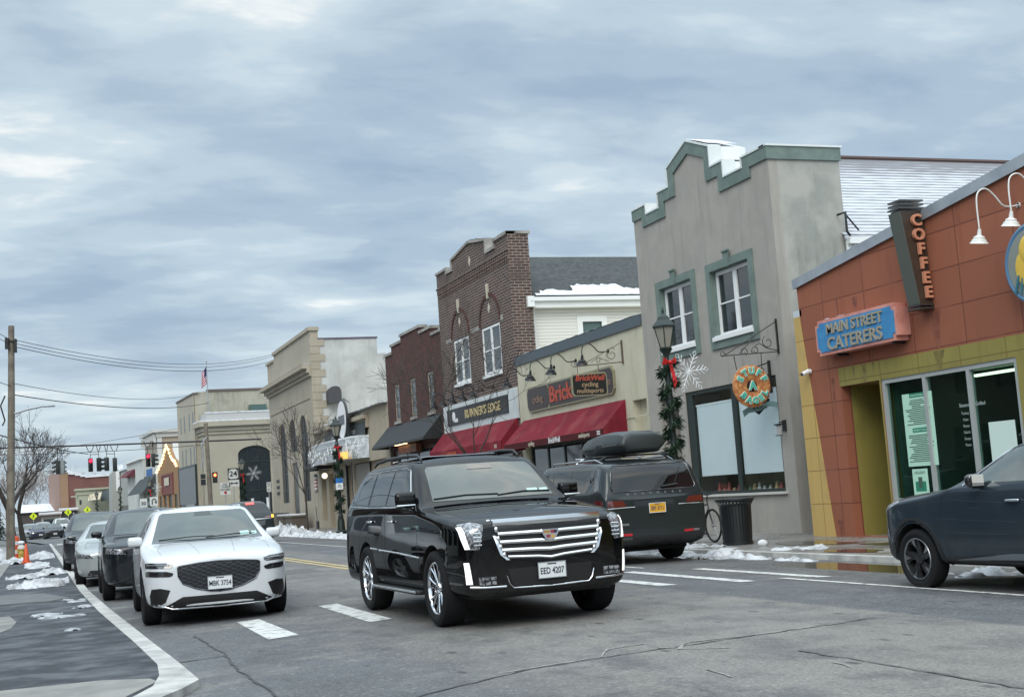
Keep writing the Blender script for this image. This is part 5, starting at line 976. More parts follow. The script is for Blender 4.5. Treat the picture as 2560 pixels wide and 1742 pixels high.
# ================= vehicles =================
PAINT = {}
def paint(name, col, metal=.0, rough=.22, **k):
    M = mat('car_paint_'+name, col, rough, metal, coat=.6, spec=.1, **k); t = M.node_tree; n = t.nodes; lk = t.links.new; b = n['Principled BSDF']
    tc_ = n.new('ShaderNodeTexCoord'); s_ = n.new('ShaderNodeSeparateXYZ'); lk(tc_.outputs['Object'], s_.inputs[0])      # winter road film on the lower body
    no = n.new('ShaderNodeTexNoise'); no.inputs['Scale'].default_value = 4; no.inputs['Detail'].default_value = 6; lk(tc_.outputs['Object'], no.inputs['Vector'])
    mr = n.new('ShaderNodeMapRange'); lk(s_.outputs[2], mr.inputs[0]); mr.inputs[1].default_value = .8; mr.inputs[2].default_value = .28; mr.inputs[3].default_value = 0; mr.inputs[4].default_value = .2
    mu = n.new('ShaderNodeMath'); mu.operation = 'MULTIPLY'; lk(mr.outputs[0], mu.inputs[0]); lk(no.outputs[0], mu.inputs[1])
    mx_ = n.new('ShaderNodeMix'); mx_.data_type = 'RGBA'; lk(mu.outputs[0], mx_.inputs[0]); mx_.inputs[7].default_value = (.13, .125, .118, 1)
    old = [l for l in t.links if l.to_socket == b.inputs['Base Color']]
    if old: lk(old[0].from_socket, mx_.inputs[6])
    else: mx_.inputs[6].default_value = (*col, 1)
    lk(mx_.outputs[2], b.inputs['Base Color']); return M
TYRE = mat('tyre_rubber', (.010, .010, .011), .8, spec=.25, bump=.15, bs=80)
CHROME = mat('chrome', (.75, .76, .78), .08, 1.0)
SATIN = mat('satin_metal', (.5, .51, .53), .25, 1.0)
BLKP = mat('black_plastic', (.014, .015, .016), .5)
GLOSSB = mat('gloss_black', (.006, .006, .007), .08, spec=.7, coat=1)
CGLASS = mat('car_tinted_glass', (.004, .005, .006), .015, spec=.7, ior=1.5)
WSG = mat('car_windscreen', (.010, .022, .021), .015, spec=.9, ior=1.62, col2=(.032, .05, .047), ns=2.2, lo=.4, hi=.65)
SEAM = mat('door_seam', (.004, .004, .004), .6)
LED = mat('daytime_light', (.9, .9, .88), emit=.62)
HLG = mat('headlight_glass', (.30, .31, .33), .05, .3, spec=1, coat=1, col2=(.05, .05, .055), ns=30, lo=.45, hi=.55)
REDL = mat('tail_lens', (.10, .005, .008), .08, spec=.8, coat=1)
PLATEW = mat('plate_white', (.62, .64, .64), .4); PLATEY = mat('plate_yellow', (.62, .32, .02), .4); INK = mat('plate_ink', (.01, .015, .04), .5)
STK = mat('pale_sticker', (.42, .62, .58), .4)
LINER = mat('arch_liner', (.006, .006, .006), .9)
def body_mesh(S, sub=3, wells=(), wr=.4, W=.95, crease=()):
    """loft of half sections mirrored in x, capped at both ends, smoothed, wheel wells cut out"""
    bm = bmesh.new(); rows = []; n = 9
    for (y, zb, w, zw, ws, zs, wt, zt, zc) in S:
        half = [(0, zb), (w*.8, zb), (w*.965, zb+.06), (w, zw), (ws, zs), (wt+(ws-wt)*.22 if zt-zs > .25 else (ws+wt)/2+.02, zt-(.10 if zt-zs > .25 else (zt-zs)*.35)), (wt-.03, zt), (wt*.55, zt+(zc-zt)*.75), (0, zc)]
        L_ = [bm.verts.new((x, y, z)) for x, z in half]; Rr = [L_[0]]+[bm.verts.new((-x, y, z)) for x, z in half[1:-1]]+[L_[-1]]
        rows.append((L_, Rr))
    cr = bm.edges.layers.float.new('crease_edge')
    for k in range(len(rows)-1):
        for s_ in (0, 1):
            a, b = rows[k][s_], rows[k+1][s_]
            for i in range(n-1):
                f = [a[i], b[i], b[i+1], a[i+1]]
                try: bm.faces.new(f if s_ else f[::-1])
                except ValueError: pass
    for k, fl in ((0, -1), (-1, 1)):
        Lr, Rr = rows[k]; cyb = S[k][0]; mid = [Lr[0]]
        for i in range(1, n-1): mid.append(bm.verts.new((0, cyb+fl*.035*math.sin(math.pi*i/(n-1)), (Lr[i].co.z))))
        mid.append(Lr[-1])
        for i in range(n-1):
            for side in (Lr, Rr):
                f = []
                for v in (side[i], side[i+1], mid[i+1], mid[i]):
                    if v not in f: f.append(v)
                if len(f) > 2:
                    try: bm.faces.new(f)
                    except ValueError: pass
    bm.edges.ensure_lookup_table()
    for k in range(len(rows)-1):
        for s_ in (0, 1):
            for i, c_ in ((4, .55), (6, .35), (1, .5), (2, .3)):
                e = bm.edges.get((rows[k][s_][i], rows[k+1][s_][i]))
                if e: e[cr] = c_
    for k, (idx, c_) in enumerate(crease):
        for s_ in (0, 1):
            for i in range(n-1):
                e = bm.edges.get((rows[idx][s_][i], rows[idx][s_][i+1]))
                if e: e[cr] = c_
    bmesh.ops.recalc_face_normals(bm, faces=bm.faces)
    me = bpy.data.meshes.new('b'); bm.to_mesh(me); bm.free()
    ob = bpy.data.objects.new('b', me); COL.objects.link(ob)
    m_ = ob.modifiers.new('s', 'SUBSURF'); m_.levels = sub; m_.render_levels = sub
    tmp = [ob]
    if wells:
        c = MB()
        for wy, wz in wells:
            for s_ in (-1, 1): c.lathe([(wr, s_*(W-.27)), (wr, s_*(W+.3))], (0, wy, wz), 'x', 40)
        co = c.build('cut', LINER, smooth=0); tmp.append(co)
        q = ob.modifiers.new('b', 'BOOLEAN'); q.object = co; q.operation = 'DIFFERENCE'; q.solver = 'EXACT'
    dg = bpy.context.evaluated_depsgraph_get(); ev = ob.evaluated_get(dg)
    me2 = bpy.data.meshes.new_from_object(ev)
    for o in tmp: bpy.data.objects.remove(o)
    return me2
class Car:
    def __init__(s, name, label, cat, loc, rz, S, pm, L, W, fa, ra, tr, group=None, sub=3, crease=(), trim=None, gap=.05):
        s.t = thing(name, loc, label, cat, group, rz); ORG[s.t.name] = (0, 0, 0); s.L, s.W, s.fa, s.ra, s.tr = L, W, fa, ra, tr; s.pm = pm
        me = body_mesh(S, sub, ((fa, tr), (ra, tr)), tr+gap, W, crease)
        me.materials.clear(); me.materials.append(pm); me.materials.append(LINER)
        for p in me.polygons:
            c = p.center; p.material_index = 0
            for wy in (fa, ra):
                if math.hypot(c.y-wy, c.z-tr) < tr+gap+.012 and abs(c.x) < W-.02 and abs(p.normal.z*(c.z-tr)+p.normal.y*(c.y-wy)) > .6*math.hypot(c.y-wy, c.z-tr) or (math.hypot(c.y-wy, c.z-tr) < tr+gap and abs(c.x) < W-.2): p.material_index = 1
            if c.z < S[3][1]+.035 and abs(p.normal.z) > .7: p.material_index = 1
        me.shade_smooth(); me.set_sharp_from_angle(angle=R(38))
        s.body = bpy.data.objects.new('body', me); COL.objects.link(s.body); s.body.parent = s.t; ORG[s.body.name] = (0, 0, 0)
        me.calc_loop_triangles()
        s.bvh = BVHTree.FromPolygons([v.co.copy() for v in me.vertices], [tuple(t_.vertices) for t_ in me.loop_triangles])
    def hit(s, u, v, d):
        if d == 'f': o, r = Vector((u, -3, v)), Vector((0, 1, 0))
        elif d == 'r': o, r = Vector((u, s.L+3, v)), Vector((0, -1, 0))
        elif d == 'l': o, r = Vector((-4, u, v)), Vector((1, 0, 0))
        elif d == 'R': o, r = Vector((4, u, v)), Vector((-1, 0, 0))
        elif d == 't': o, r = Vector((u, v, 4)), Vector((0, 0, -1))
        p, nn_, i, _ = s.bvh.ray_cast(o, r)
        if p is None:
            p, nn_, i, _ = s.bvh.find_nearest(o+r*3.2)
        if nn_.dot(r) > 0: nn_ = -nn_
        return p, nn_
    def panel(s, name, outl, d, m, off=.004, par=None, res=.05, build=True, b=None, mirror=False, holes=()):
        pts = []; n = len(outl)
        for i in range(n):
            a, c = Vector(outl[i]), Vector(outl[(i+1) % n]); k = max(1, int((c-a).length/res))
            for q in range(k): pts.append(a+(c-a)*q/k)
        ne = len(pts); edges = [(i, (i+1) % ne) for i in range(ne)]
        us = [p.x for p in pts]; vs_ = [p.y for p in pts]
        def inside(x, y):
            c = False; j = ne-1
            for i in range(ne):
                if (pts[i].y > y) != (pts[j].y > y) and x < (pts[j].x-pts[i].x)*(y-pts[i].y)/(pts[j].y-pts[i].y)+pts[i].x: c = not c
                j = i
            return c
        x = min(us)+res
        while x < max(us):
            y = min(vs_)+res
            while y < max(vs_):
                if inside(x, y) and min((p-Vector((x, y))).length for p in pts) > res*.45: pts.append(Vector((x, y)))
                y += res
            x += res
        V, E, F = geometry.delaunay_2d_cdt(pts, edges, [], 1, 1e-6)[:3]
        b = b or MB(); sides = [1] if not mirror else [1, -1]
        for sg in sides:
            P = []; NN = []
            for v in V:
                p, nr = s.hit(v.x, v.y, d); P.append(p+nr*off); NN.append(nr)
            P2 = [Vector((p.x*sg, p.y, p.z)) for p in P]; N2 = [Vector((q.x*sg, q.y, q.z)) for q in NN]
            o = len(P2); vs2 = P2+[P2[i]-N2[i]*(abs(off)+.012) for i in range(ne)]
            fs = [tuple(f) for f in F]+[(i, (i+1) % ne, o+(i+1) % ne, o+i) for i in range(ne)]
            b.add(vs2, fs)
        if not build: return b
        return b.build(name, m, par or s.body, smooth=45)
    def both(s, name, outl, m, off=.004, par=None, res=.05):
        """one panel on each flank"""
        return [s.panel(name, outl, d, m, off, par, res) for d in ('l', 'R')]
    def pair(s, name, outl, d, m, off=.004, par=None, res=.04):
        """one panel at +x and one at -x, seen from the front or the back"""
        return [s.panel(name, [(sg*x, z) for x, z in outl], d, m, off, par, res) for sg in (-1, 1)]
    def line(s, b, pts, d, r=.004, off=0, res=.06, n=6):
        P = []
        for i in range(len(pts)-1):
            a, c = Vector(pts[i]), Vector(pts[i+1]); k = max(1, int((c-a).length/res))
            for q in range(k): P.append(a+(c-a)*q/k)
        P.append(Vector(pts[-1])); W_ = []
        for p in P: h, nr = s.hit(p.x, p.y, d); W_.append(h+nr*off)
        b.tube(W_, r, n)
    def seams(s, lines_, d=('l', 'R'), r=.0035, name='door_seam', m=None, off=-.001):
        b = MB()
        for side in d:
            for l in lines_: s.line(b, l, side, r, off)
        return b.build(name, m or SEAM, s.body, smooth=60)
    def wheels(s, width=.25, rimr=.28, style='multi', nsp=7, rimm=CHROME, x=None, hub=GLOSSB, only=None):
        x = x or s.W-.03; tr = s.tr
        for wy in (s.fa, s.ra):
            for sg in (-1, 1):
                w = bpy.data.objects.new('wheel', None); COL.objects.link(w); w.parent = s.t; w.location = (sg*(x-width/2), wy, tr); w.empty_display_size = .1; ORG[w.name] = (0, 0, 0)
                h = width/2; q = sg
                T = MB().lathe([(rimr, -h*.8), (rimr+.02, -h*.95), (tr-.05, -h), (tr-.012, -h*.85), (tr, -h*.6), (tr, h*.6), (tr-.012, h*.85), (tr-.05, h), (rimr+.03, h*.97), (rimr, h*.82), (rimr-.005, h*.6), (rimr-.005, -h*.6), (rimr, -h*.8)], (0, 0, 0), 'x', 48, cap=False)
                T.build('tyre', TYRE, w, smooth=40)
                b = MB(); o = q*h*.78
                b.lathe([(rimr+.004, o), (rimr-.012, o+q*.008), (rimr-.022, o), (rimr-.03, o-q*.03), (rimr-.035, -o)], (0, 0, 0), 'x', 48, cap=False)
                k_ = nsp*(2 if style in ('multi',) else 1)
                for i in range(nsp):
                    t0 = 2*math.pi*i/nsp+.2
                    def P(r_, a_, xo): return (xo, r_*math.cos(a_), r_*math.sin(a_))
                    if style == 'multi':
                        for da in (-.16, .16):
                            wi, wo = .016, .013; a1, a2 = t0+da*.25, t0+da*1.25
                            v = []
                            for r_, a_, ww, xo in ((.05, a1, wi, o-q*.035), (rimr*.62, (a1+a2)/2, .015, o-q*.022), (rimr-.02, a2, wo, o-q*.008)):
                                tx = Vector((0, -math.sin(a_), math.cos(a_)))*ww; c = Vector(P(r_, a_, xo)); dn = Vector((-q*.028, 0, 0))
                                v += [c-tx*1.0, c-tx*.4+Vector((q*.008, 0, 0)), c+tx*.4+Vector((q*.008, 0, 0)), c+tx, c+tx*.8+dn, c-tx*.8+dn]
                            b.add(v, [(6*j+k, 6*j+(k+1) % 6, 6*j+6+(k+1) % 6, 6*j+6+k) for j in range(2) for k in range(6)])
                    else:
                        tw = .45 if style == 'turbine' else 0; v = []
                        for r_, a_, ww, xo in ((.05, t0, .03, o-q*.03), (rimr*.6, t0+tw*.5, .05, o-q*.02), (rimr-.02, t0+tw, .085 if style == 'turbine' else .05, o-q*.008)):
                            tx = Vector((0, -math.sin(a_), math.cos(a_)))*ww; c = Vector(P(r_, a_, xo)); dn = Vector((-q*.03, 0, 0)); v += [c-tx, c+tx, c+tx+dn, c-tx+dn]
                        b.add(v, [(4*j+k, 4*j+(k+1) % 4, 4*j+4+(k+1) % 4, 4*j+4+k) for j in range(2) for k in range(4)])
                b.lathe([(.065, o-q*.04), (.06, o-q*.012), (.03, o-q*.006), (0, o-q*.006)], (0, 0, 0), 'x', 20, cap=False)
                b.build('rim', rimm, w, smooth=30)
                d_ = MB().lathe([(0, q*.0), (rimr*.62, q*.0), (rimr*.62, -q*.02), (0, -q*.02)], (0, 0, 0), 'x', 28, cap=False).build('brake_disc', mat('brake_steel', (.14, .14, .14), .4, .8), w, smooth=30)
                MB().lathe([(0, -q*h*.5), (rimr-.03, -q*h*.5)], (0, 0, 0), 'x', 28, cap=False).build('wheel_back', LINER, w, smooth=0)
    def mirrors(s, y, z, m, sz=(.2, .12, .17), chrome=False, out=.0, cap2=BLKP):
        for sg in (-1, 1):
            xb = s.W-.04+out; cx = sg*(xb+sz[0]/2-.04)
            def tp(co):
                co.y *= 1-.25*(co.x*sg/sz[0]+.5)
                if co.y < 0: co.z *= .8
            o = MB().rbox((cx, y, z), sz, .04, 3, taper=tp).build('mirror', m, s.t, smooth=60)
            MB().box(sg*(xb-.14), y-.03, z-sz[2]*.5-.01, cx, y+.03, z-sz[2]*.35).build('mirror_arm', cap2, o, smooth=0)
            MB().rbox((cx, y+sz[1]/2+.001, z), (sz[0]*.84, .01, sz[2]*.8), .004, 1).build('mirror_glass', mat('mirror_glass', (.4, .42, .42), .02, 1), o, smooth=0)
            if chrome: MB().rbox((cx, y-sz[1]*.3, z-sz[2]*.32), (sz[0]*1.0, sz[1]*.75, .022), .008, 2).build('chrome_strip', CHROME, o, smooth=60)
    def plate(s, txt, y, z, face='f', m=PLATEW, x=0, ink=INK, tilt=0):
        MM = MC(x, y, z) if face == 'f' else MR(x, y, z); b = MB(MM); b.plate(rect(-.152, -.078, .152, .078), [], 'z', -.004, .004)
        o = b.build('license_plate', m, s.t, smooth=0)
        MB(MM).text(txt, .092, Matrix.Translation((0, -.010, .0055)), .0006, .0016, sx=.72).build('plate_lettering', ink, o, smooth=0)
        fr = MB(MM).plate(rect(-.158, -.084, .158, .084), [rect(-.15, -.076, .15, .076)], 'z', -.006, .007).build('plate_frame', SATIN if face == 'f' else WHITEP, o, smooth=0)
        MB(MM).box(-.05, .056, .005, .05, .068, .006).build('plate_state_mark', ink, o, smooth=0)
        return o
    def sticker(s, pts):
        for (x0, z0, x1, z1) in pts: s.panel('windscreen_sticker', [(x0, z0), (x1, z0), (x1, z1), (x0, z1)], 'f', STK, .009)
# ---- Escalade-like black estate (the hero) ----
def suv_S(L, W, g, hf, hc, belt, H, cow, wst, rend, rbase, wt=.72, nose=.16, sh=.0, tail=.05, rz_=None, wf=.13, zw=.62):
    """stations: nose, fender, axle, cowl, screen top, roof, tail"""
    return [
     (0.00, g+.05, W-wf-.12, zw, W-wf-.13, hf-.17, W-wf-.22, hf-.06, hf-.02),
     (0.07, g+.01, W-wf-.03, zw, W-wf-.04, hf-.12, W-wf-.14, hf-.015, hf+.02),
     (0.27, g, W-.055, zw, W-.07, hf-.06, W-.18, hf+.03, hf+.06),
     (0.60, g, W-.005, zw, W-.03, (hf+hc)/2-.06, W-.15, (hf+hc)/2+.01, (hf+hc)/2+.05),
     (1.05, g, W, zw, W-.03, hc-.06, W-.15, hc, hc+.035),
     (cow, g, W-.005, zw, W-.035, belt-.02, W-.15, hc+.03, hc+.055),
     (cow+.07, g, W-.005, zw, W-.04, belt, W-.16, hc+.075, hc+.095),
     (wst, g, W-.01, zw, W-.05, belt+.0, wt, H-.075, H-.02),
     (wst+.22, g, W-.01, zw, W-.05, belt+.005, wt-.0, H-.05, H),
     ((wst+rend)/2+.1, g, W-.01, zw, W-.05, belt+.01+sh, wt, H-.045, H+.005),
     (rend-.2, g, W-.01, zw, W-.05, belt+.02+sh, wt-.015, H-.06, H-.015),
     (rend, g, W-.015, zw, W-.055, belt+.025+sh, wt-.03, H-.09, H-.045),
     (rbase, g, W-.03, zw, W-.07, belt+.02+sh, (wt-.06+W-.12)/2 if rbase-rend > .2 else wt-.05, (H-.1+belt)/2 if rbase-rend > .2 else H-.16, (H-.06+belt)/2 if rbase-rend > .2 else H-.12),
     (L-tail-.03, g+.02, W-.05, zw, W-.08, belt-.06, W-.14, belt+.04, belt+.06),
     (L-.02, g+.06, W-.10, zw, W-.12, belt-.16, W-.2, belt-.05, belt-.03),
     (L, g+.10, W-.14, zw, W-.17, belt-.25, W-.26, belt-.15, belt-.13)]
BLACKP = paint('black', (.0022, .0022, .0026), rough=.3); BLACKP.node_tree.nodes['Principled BSDF'].inputs['Coat Weight'].default_value = .75; BLACKP.node_tree.nodes['Principled BSDF'].inputs['Specular IOR Level'].default_value = 0
L, W = 5.18, 1.005
S = suv_S(L, W, .30, 1.10, 1.225, 1.245, 1.865, 1.50, 2.22, 4.72, 4.9, wt=.745, tail=.02, wf=.07)
# boxy tail
S = S[:11]+[(4.62, .3, W-.015, .62, W-.05, 1.27, .735, 1.775, 1.83), (4.98, .3, W-.02, .62, W-.06, 1.26, .725, 1.70, 1.755), (5.06, .31, W-.03, .62, W-.07, 1.24, .76, 1.42, 1.46), (5.15, .34, W-.06, .62, W-.10, 1.12, .80, 1.20, 1.21), (5.18, .38, W-.1, .62, W-.14, 1.0, .76, 1.08, 1.1)]
C1 = Car('black_suv', 'glossy black luxury estate with a wide chrome grille driving towards the viewer', 'car', (5.0, 12.70, -.005), R(.4), S, BLACKP, L, W, .93, 3.88, .405, trim=None, gap=.06)
c = C1
ws = [(-.74, 1.325), (.74, 1.325), (.66, 1.70), (.62, 1.735), (.3, 1.75), (-.3, 1.75), (-.62, 1.735), (-.66, 1.70)]
c.panel('windscreen', ws, 'f', WSG, .004, res=.08)
c.sticker([(.60, 1.37, .70, 1.40), (.44, 1.37, .57, 1.405)])
c.panel('sensor_housing', [(-.16, 1.68), (.16, 1.68), (.13, 1.748), (-.13, 1.748)], 'f', GLOSSB, .007)
b = MB()
for x0, x1, z1 in ((.05, .72, 1.40), (-.72, .06, 1.40)): c.line(b, [(x0, 1.35), ((x0+x1)/2, 1.375), (x1, 1.365)], 'f', .007, .012)
b.build('wiper', BLKP, c.body, smooth=50)
# side glass: front door, rear door, quarter
c.both('front_door_glass', [(1.86, 1.30), (2.90, 1.315), (2.90, 1.70), (2.52, 1.72), (2.28, 1.68), (1.93, 1.39)], CGLASS)
c.both('rear_door_glass', [(2.97, 1.315), (3.72, 1.325), (3.78, 1.71), (2.97, 1.715)], CGLASS)
c.both('quarter_glass', [(3.86, 1.33), (4.72, 1.36), (4.55, 1.70), (3.86, 1.71)], CGLASS)
b = MB()
for d in ('l', 'R'): c.line(b, [(1.72, 1.275), (2.5, 1.287), (3.8, 1.295), (4.85, 1.325)], d, .010, .0)
for d in ('l', 'R'): c.line(b, [(1.9, 1.36), (2.3, 1.71), (2.5, 1.745), (3.7, 1.742), (4.5, 1.73)], d, .006, .002)
b.build('window_chrome', CHROME, c.body, smooth=60)
c.seams([[(1.50, .42), (1.47, .75), (1.52, 1.0), (1.72, 1.26)], [(2.93, .40), (2.93, 1.27)], [(3.84, 1.28), (3.80, .98), (3.55, .62), (3.45, .40)], [(1.46, .40), (3.45, .40)], [(4.9, .6), (4.98, 1.0), (4.96, 1.3)]])
c.seams([[(-.80, .30), (-.80, 1.45)], [(.80, .30), (.80, 1.45)], [(-.3, .5), (-.36, 1.45)], [(.3, .5), (.36, 1.45)]], d=('t',), r=.003, name='bonnet_seam', off=-.0015)
b = MB()
for d in ('l', 'R'): c.line(b, [(1.40, .72), (2.3, .755), (3.2, .775)], d, .013, .004); c.line(b, [(3.25, .78), (3.62, .79)], d, .013, .004)
b.build('chrome_strip', CHROME, c.body, smooth=60)
for y in (2.62, 3.62):
    for sg, d in ((-1, 'l'), (1, 'R')):
        p, n_ = c.hit(y, 1.12, d); MB().rbox((p.x+sg*.02, y, 1.12), (.03, .22, .032), .012, 3).build('door_handle', CHROME, c.body, smooth=60)
for sg in (-1, 1):
    MB().rbox((sg*.97, 2.42, .335), (.14, 1.95, .05), .015, 2).build('running_board', BLKP, c.t, smooth=60)
    MB().tube([(sg*1.045, 1.45, .345), (sg*1.045, 3.4, .345)], .013).build('board_trim', CHROME, c.t, smooth=60)
for sg in (-1, 1):
    x = sg*.62; MB().tube([(x, 2.35, 1.82), (x, 2.5, 1.885), (x, 2.9, 1.905), (x, 3.9, 1.905), (x, 4.4, 1.88), (x, 4.6, 1.83)], [.012, .02, .022, .022, .02, .012], 8).box(x-.015, 3.3, 1.85, x+.015, 3.36, 1.92).build('roof_rail', BLKP, c.t, smooth=60)
MB().rbox((0, 3.5, 1.875), (.9, 1.6, .02), .01, 1).build('sunroof', GLOSSB, c.body, smooth=60)
MB().add([(-.015, 4.3, 1.86), (.015, 4.3, 1.86), (.01, 4.5, 1.95), (-.01, 4.5, 1.95), (0, 4.55, 1.86)], [(0, 1, 2, 3), (0, 3, 4), (1, 2, 4)]).build('antenna_fin', BLKP, c.body, smooth=0)
# grille
gr = [(-.60, 1.075), (-.50, 1.10), (0, 1.105), (.50, 1.10), (.60, 1.075), (.575, .90), (.52, .74), (.46, .70), (0, .655), (-.46, .70), (-.52, .74), (-.575, .90)]
gp_ = c.panel('grille', gr, 'f', mat('grille_dark', (.006, .006, .007), .5), .006)
def fp(x, z, off=.0): p, n_ = c.hit(x, z, 'f'); return p+Vector((0, -1, 0))*off
b = MB()
def bar(pts, hh, off=.03, th=.03):
    vs = []
    for x, z in pts: p = fp(x, z, off); vs += [(p.x, p.y, z-hh/2), (p.x, p.y-.008, z), (p.x, p.y, z+hh/2), (p.x, p.y+th, z+hh/2), (p.x, p.y+th, z-hh/2)]
    n_ = len(pts); b.add(vs, [(5*i+k, 5*i+(k+1) % 5, 5*i+5+(k+1) % 5, 5*i+5+k) for i in range(n_-1) for k in range(5)]+[(0, 1, 2, 3, 4), tuple(range(5*n_-5, 5*n_))[::-1]])
for z, w_, dz, hh in ((1.075, .60, 0, .075), (.955, .565, .01, .036), (.868, .55, .018, .036), (.782, .53, .025, .036), (.705, .47, .045, .026)):
    bar([(-w_, z+dz*.4), (-w_*.3, z), (0, z-dz*.4), (w_*.3, z), (w_, z+dz*.4)], hh, .03)
for sg in (-1, 1):
    vs = []
    for z, x in ((1.11, .615), (.90, .585), (.75, .535), (.69, .47)): p = fp(sg*x, z, .03); vs += [(p.x-.018, p.y, z), (p.x+.018, p.y, z), (p.x+.018, p.y+.03, z), (p.x-.018, p.y+.03, z)]
    b.add(vs, [(4*i+k, 4*i+(k+1) % 4, 4*i+4+(k+1) % 4, 4*i+4+k) for i in range(3) for k in range(4)])
    for z, x in ((1.005, .575), (.912, .56), (.825, .54), (.745, .505)): p = fp(sg*x, z, .02); b.sph((p.x, p.y, z), .03, 10, (.8, .5, 1.0))
b.build('chrome_bars', CHROME, gp_, smooth=35)
# crest: shield with coloured quarters
y = fp(0, .92, 0).y-.05
sh_ = lambda k, z0=.925: [(-.095*k, z0+.05*k), (.095*k, z0+.05*k), (.085*k, z0-.005*k), (.05*k, z0-.05*k), (0, z0-.065*k), (-.05*k, z0-.05*k), (-.085*k, z0-.005*k)]
em = MB().plate(sh_(1.0), [], 'y', y, y+.02).build('crest', CHROME, gp_, smooth=0)
b = MB(); b.box(-.07, y-.003, .93, -.005, y-.001, .962).box(.005, y-.003, .878, .045, y-.001, .915); b.m = 1; b.box(.005, y-.003, .93, .038, y-.001, .962).box(-.045, y-.003, .885, -.005, y-.001, .915); b.m = 2; b.box(.04, y-.003, .93, .072, y-.001, .962).box(-.07, y-.004, .943, -.005, y-.0035, .95)
b.build('crest_fields', [mat('crest_gold', (.5, .3, .08), .3), mat('crest_red', (.25, .03, .04), .3), mat('crest_navy', (.03, .02, .06), .3)], em, smooth=0)
# lamps
def both_l(name, o, m, off, res=.03, par=None): return c.pair(name, o, 'f', m, off, par, res)
hl_ = both_l('headlight', [(.70, 1.06), (.80, 1.09), (.905, 1.075), (.90, .92), (.885, .82), (.76, .815), (.73, .93)], HLG, .008)
for i, sg in enumerate((-1, 1)):
    c.panel('light_blade', [(sg*x, z) for x, z in [(.885, 1.05), (.918, 1.045), (.905, .93), (.885, .825), (.85, .825), (.872, .93)]], 'f', LED, .014, hl_[i], .03)
    b = MB()
    for z in (.86, .90, .94, .98): p, n_ = c.hit(sg*.78, z, 'f'); b.rbox((sg*.775, p.y-.012, z), (.09, .02, .016), .004, 1)
    b.build('led_bar', CHROME, hl_[i], smooth=0)
    fg = c.panel('fog_light', [(sg*x, z) for x, z in [(.865, .69), (.90, .69), (.885, .47), (.84, .47)]], 'f', LED, .010, c.body, .03)
    p, n_ = c.hit(sg*.70, .475, 'f')
    q = MB()
    for i2 in range(3):
        for j2 in range(2): q.box(sg*(.60+i2*.065), p.y-.012, .455+j2*.045, sg*(.655+i2*.065), p.y+.02, .49+j2*.045)
    q.build('fog_lamp_grid', HLG, c.body, smooth=0)
    b = MB(); c.line(b, [(sg*.50, .425), (sg*.70, .428), (sg*.86, .44)], 'f', .011, .006); b.build('bumper_chrome', CHROME, c.body, smooth=60)
c.panel('lower_intake', [(-.47, .60), (.47, .60), (.44, .46), (.40, .42), (-.40, .42), (-.44, .46)], 'f', mat('intake_black', (.004, .004, .004), .6), .005)
b = MB(); c.line(b, [(-.485, .53), (-.46, .45), (-.42, .405), (0, .395), (.42, .405), (.46, .45), (.485, .53)], 'f', .009, .008); b.build('bumper_chrome', CHROME, c.body, smooth=60)
c.panel('bumper_skirt', [(-.80, .37), (.80, .37), (.78, .31), (-.78, .31)], 'f', BLKP, .008)
p = fp(0, .565); c.plate('EED 4207', p.y-.025, .555)
c.wheels(.28, .285, 'multi', 7, CHROME, x=1.0)
c.mirrors(1.78, 1.37, BLACKP, (.24, .13, .20), True, -.03)
# ---- white crossover ----
WP = paint('white', (.58, .60, .62), rough=.2)
L, W = 4.715, .955
S = suv_S(L, W, .22, .87, 1.00, 1.005, 1.54, 1.42, 2.22, 4.1, 4.35, wt=.67, wf=.17, zw=.6)
S[0] = (0.0, .25, W-.34, .52, W-.36, .70, W-.46, .80, .845); S[1] = (.08, .22, W-.19, .55, W-.18, .74, W-.32, .85, .885)
C2 = Car('white_suv', 'white crossover with a wide crosshatched shield grille and plate MBK 3754 parked first in line', 'car', (2.21, 17.3, -.045), R(-1.7), S, WP, L, W, .88, 3.755, .36)
c = C2
c.panel('windscreen', [(-.75, 1.065), (.75, 1.065), (.61, 1.42), (.56, 1.45), (-.56, 1.45), (-.61, 1.42)], 'f', WSG, .004, res=.08)
c.panel('dashboard', [(-.76, 1.045), (.76, 1.045), (.75, 1.067), (-.75, 1.067)], 'f', GLOSSB, .006)
c.sticker([(.62, 1.08, .69, 1.12), (.46, 1.08, .585, 1.13)])
c.panel('sensor_housing', [(-.13, 1.39), (.13, 1.39), (.10, 1.449), (-.10, 1.449)], 'f', mat('smoked', (.03, .04, .04), .1), .006)
c.both('front_door_glass', [(1.82, 1.05), (2.75, 1.06), (2.75, 1.38), (2.5, 1.41), (2.25, 1.37), (1.9, 1.12)], CGLASS); c.both('rear_door_glass', [(2.82, 1.06), (3.65, 1.09), (3.5, 1.33), (2.82, 1.38)], CGLASS)
c.panel('sunroof', [(-.48, 2.45), (.48, 2.45), (.48, 3.6), (-.48, 3.6)], 't', GLOSSB, .004, res=.15)
for sg in (-1, 1): MB().tube([(sg*.58, 2.35, 1.45), (sg*.59, 2.6, 1.505), (sg*.59, 3.5, 1.505), (sg*.58, 3.8, 1.44)], [.01, .016, .016, .01]).build('roof_rail', WP, c.t, smooth=60)
grp = [(-.52, .75), (-.50, .765), (-.25, .79), (0, .80), (.25, .79), (.50, .765), (.52, .75), (.515, .64), (.46, .54), (.30, .47), (.12, .425), (0, .415), (-.12, .425), (-.30, .47), (-.46, .54), (-.515, .64)]
gp_ = c.panel('grille', grp, 'f', mat('grille_dark', (.006, .006, .007), .5), .006)
b = MB()
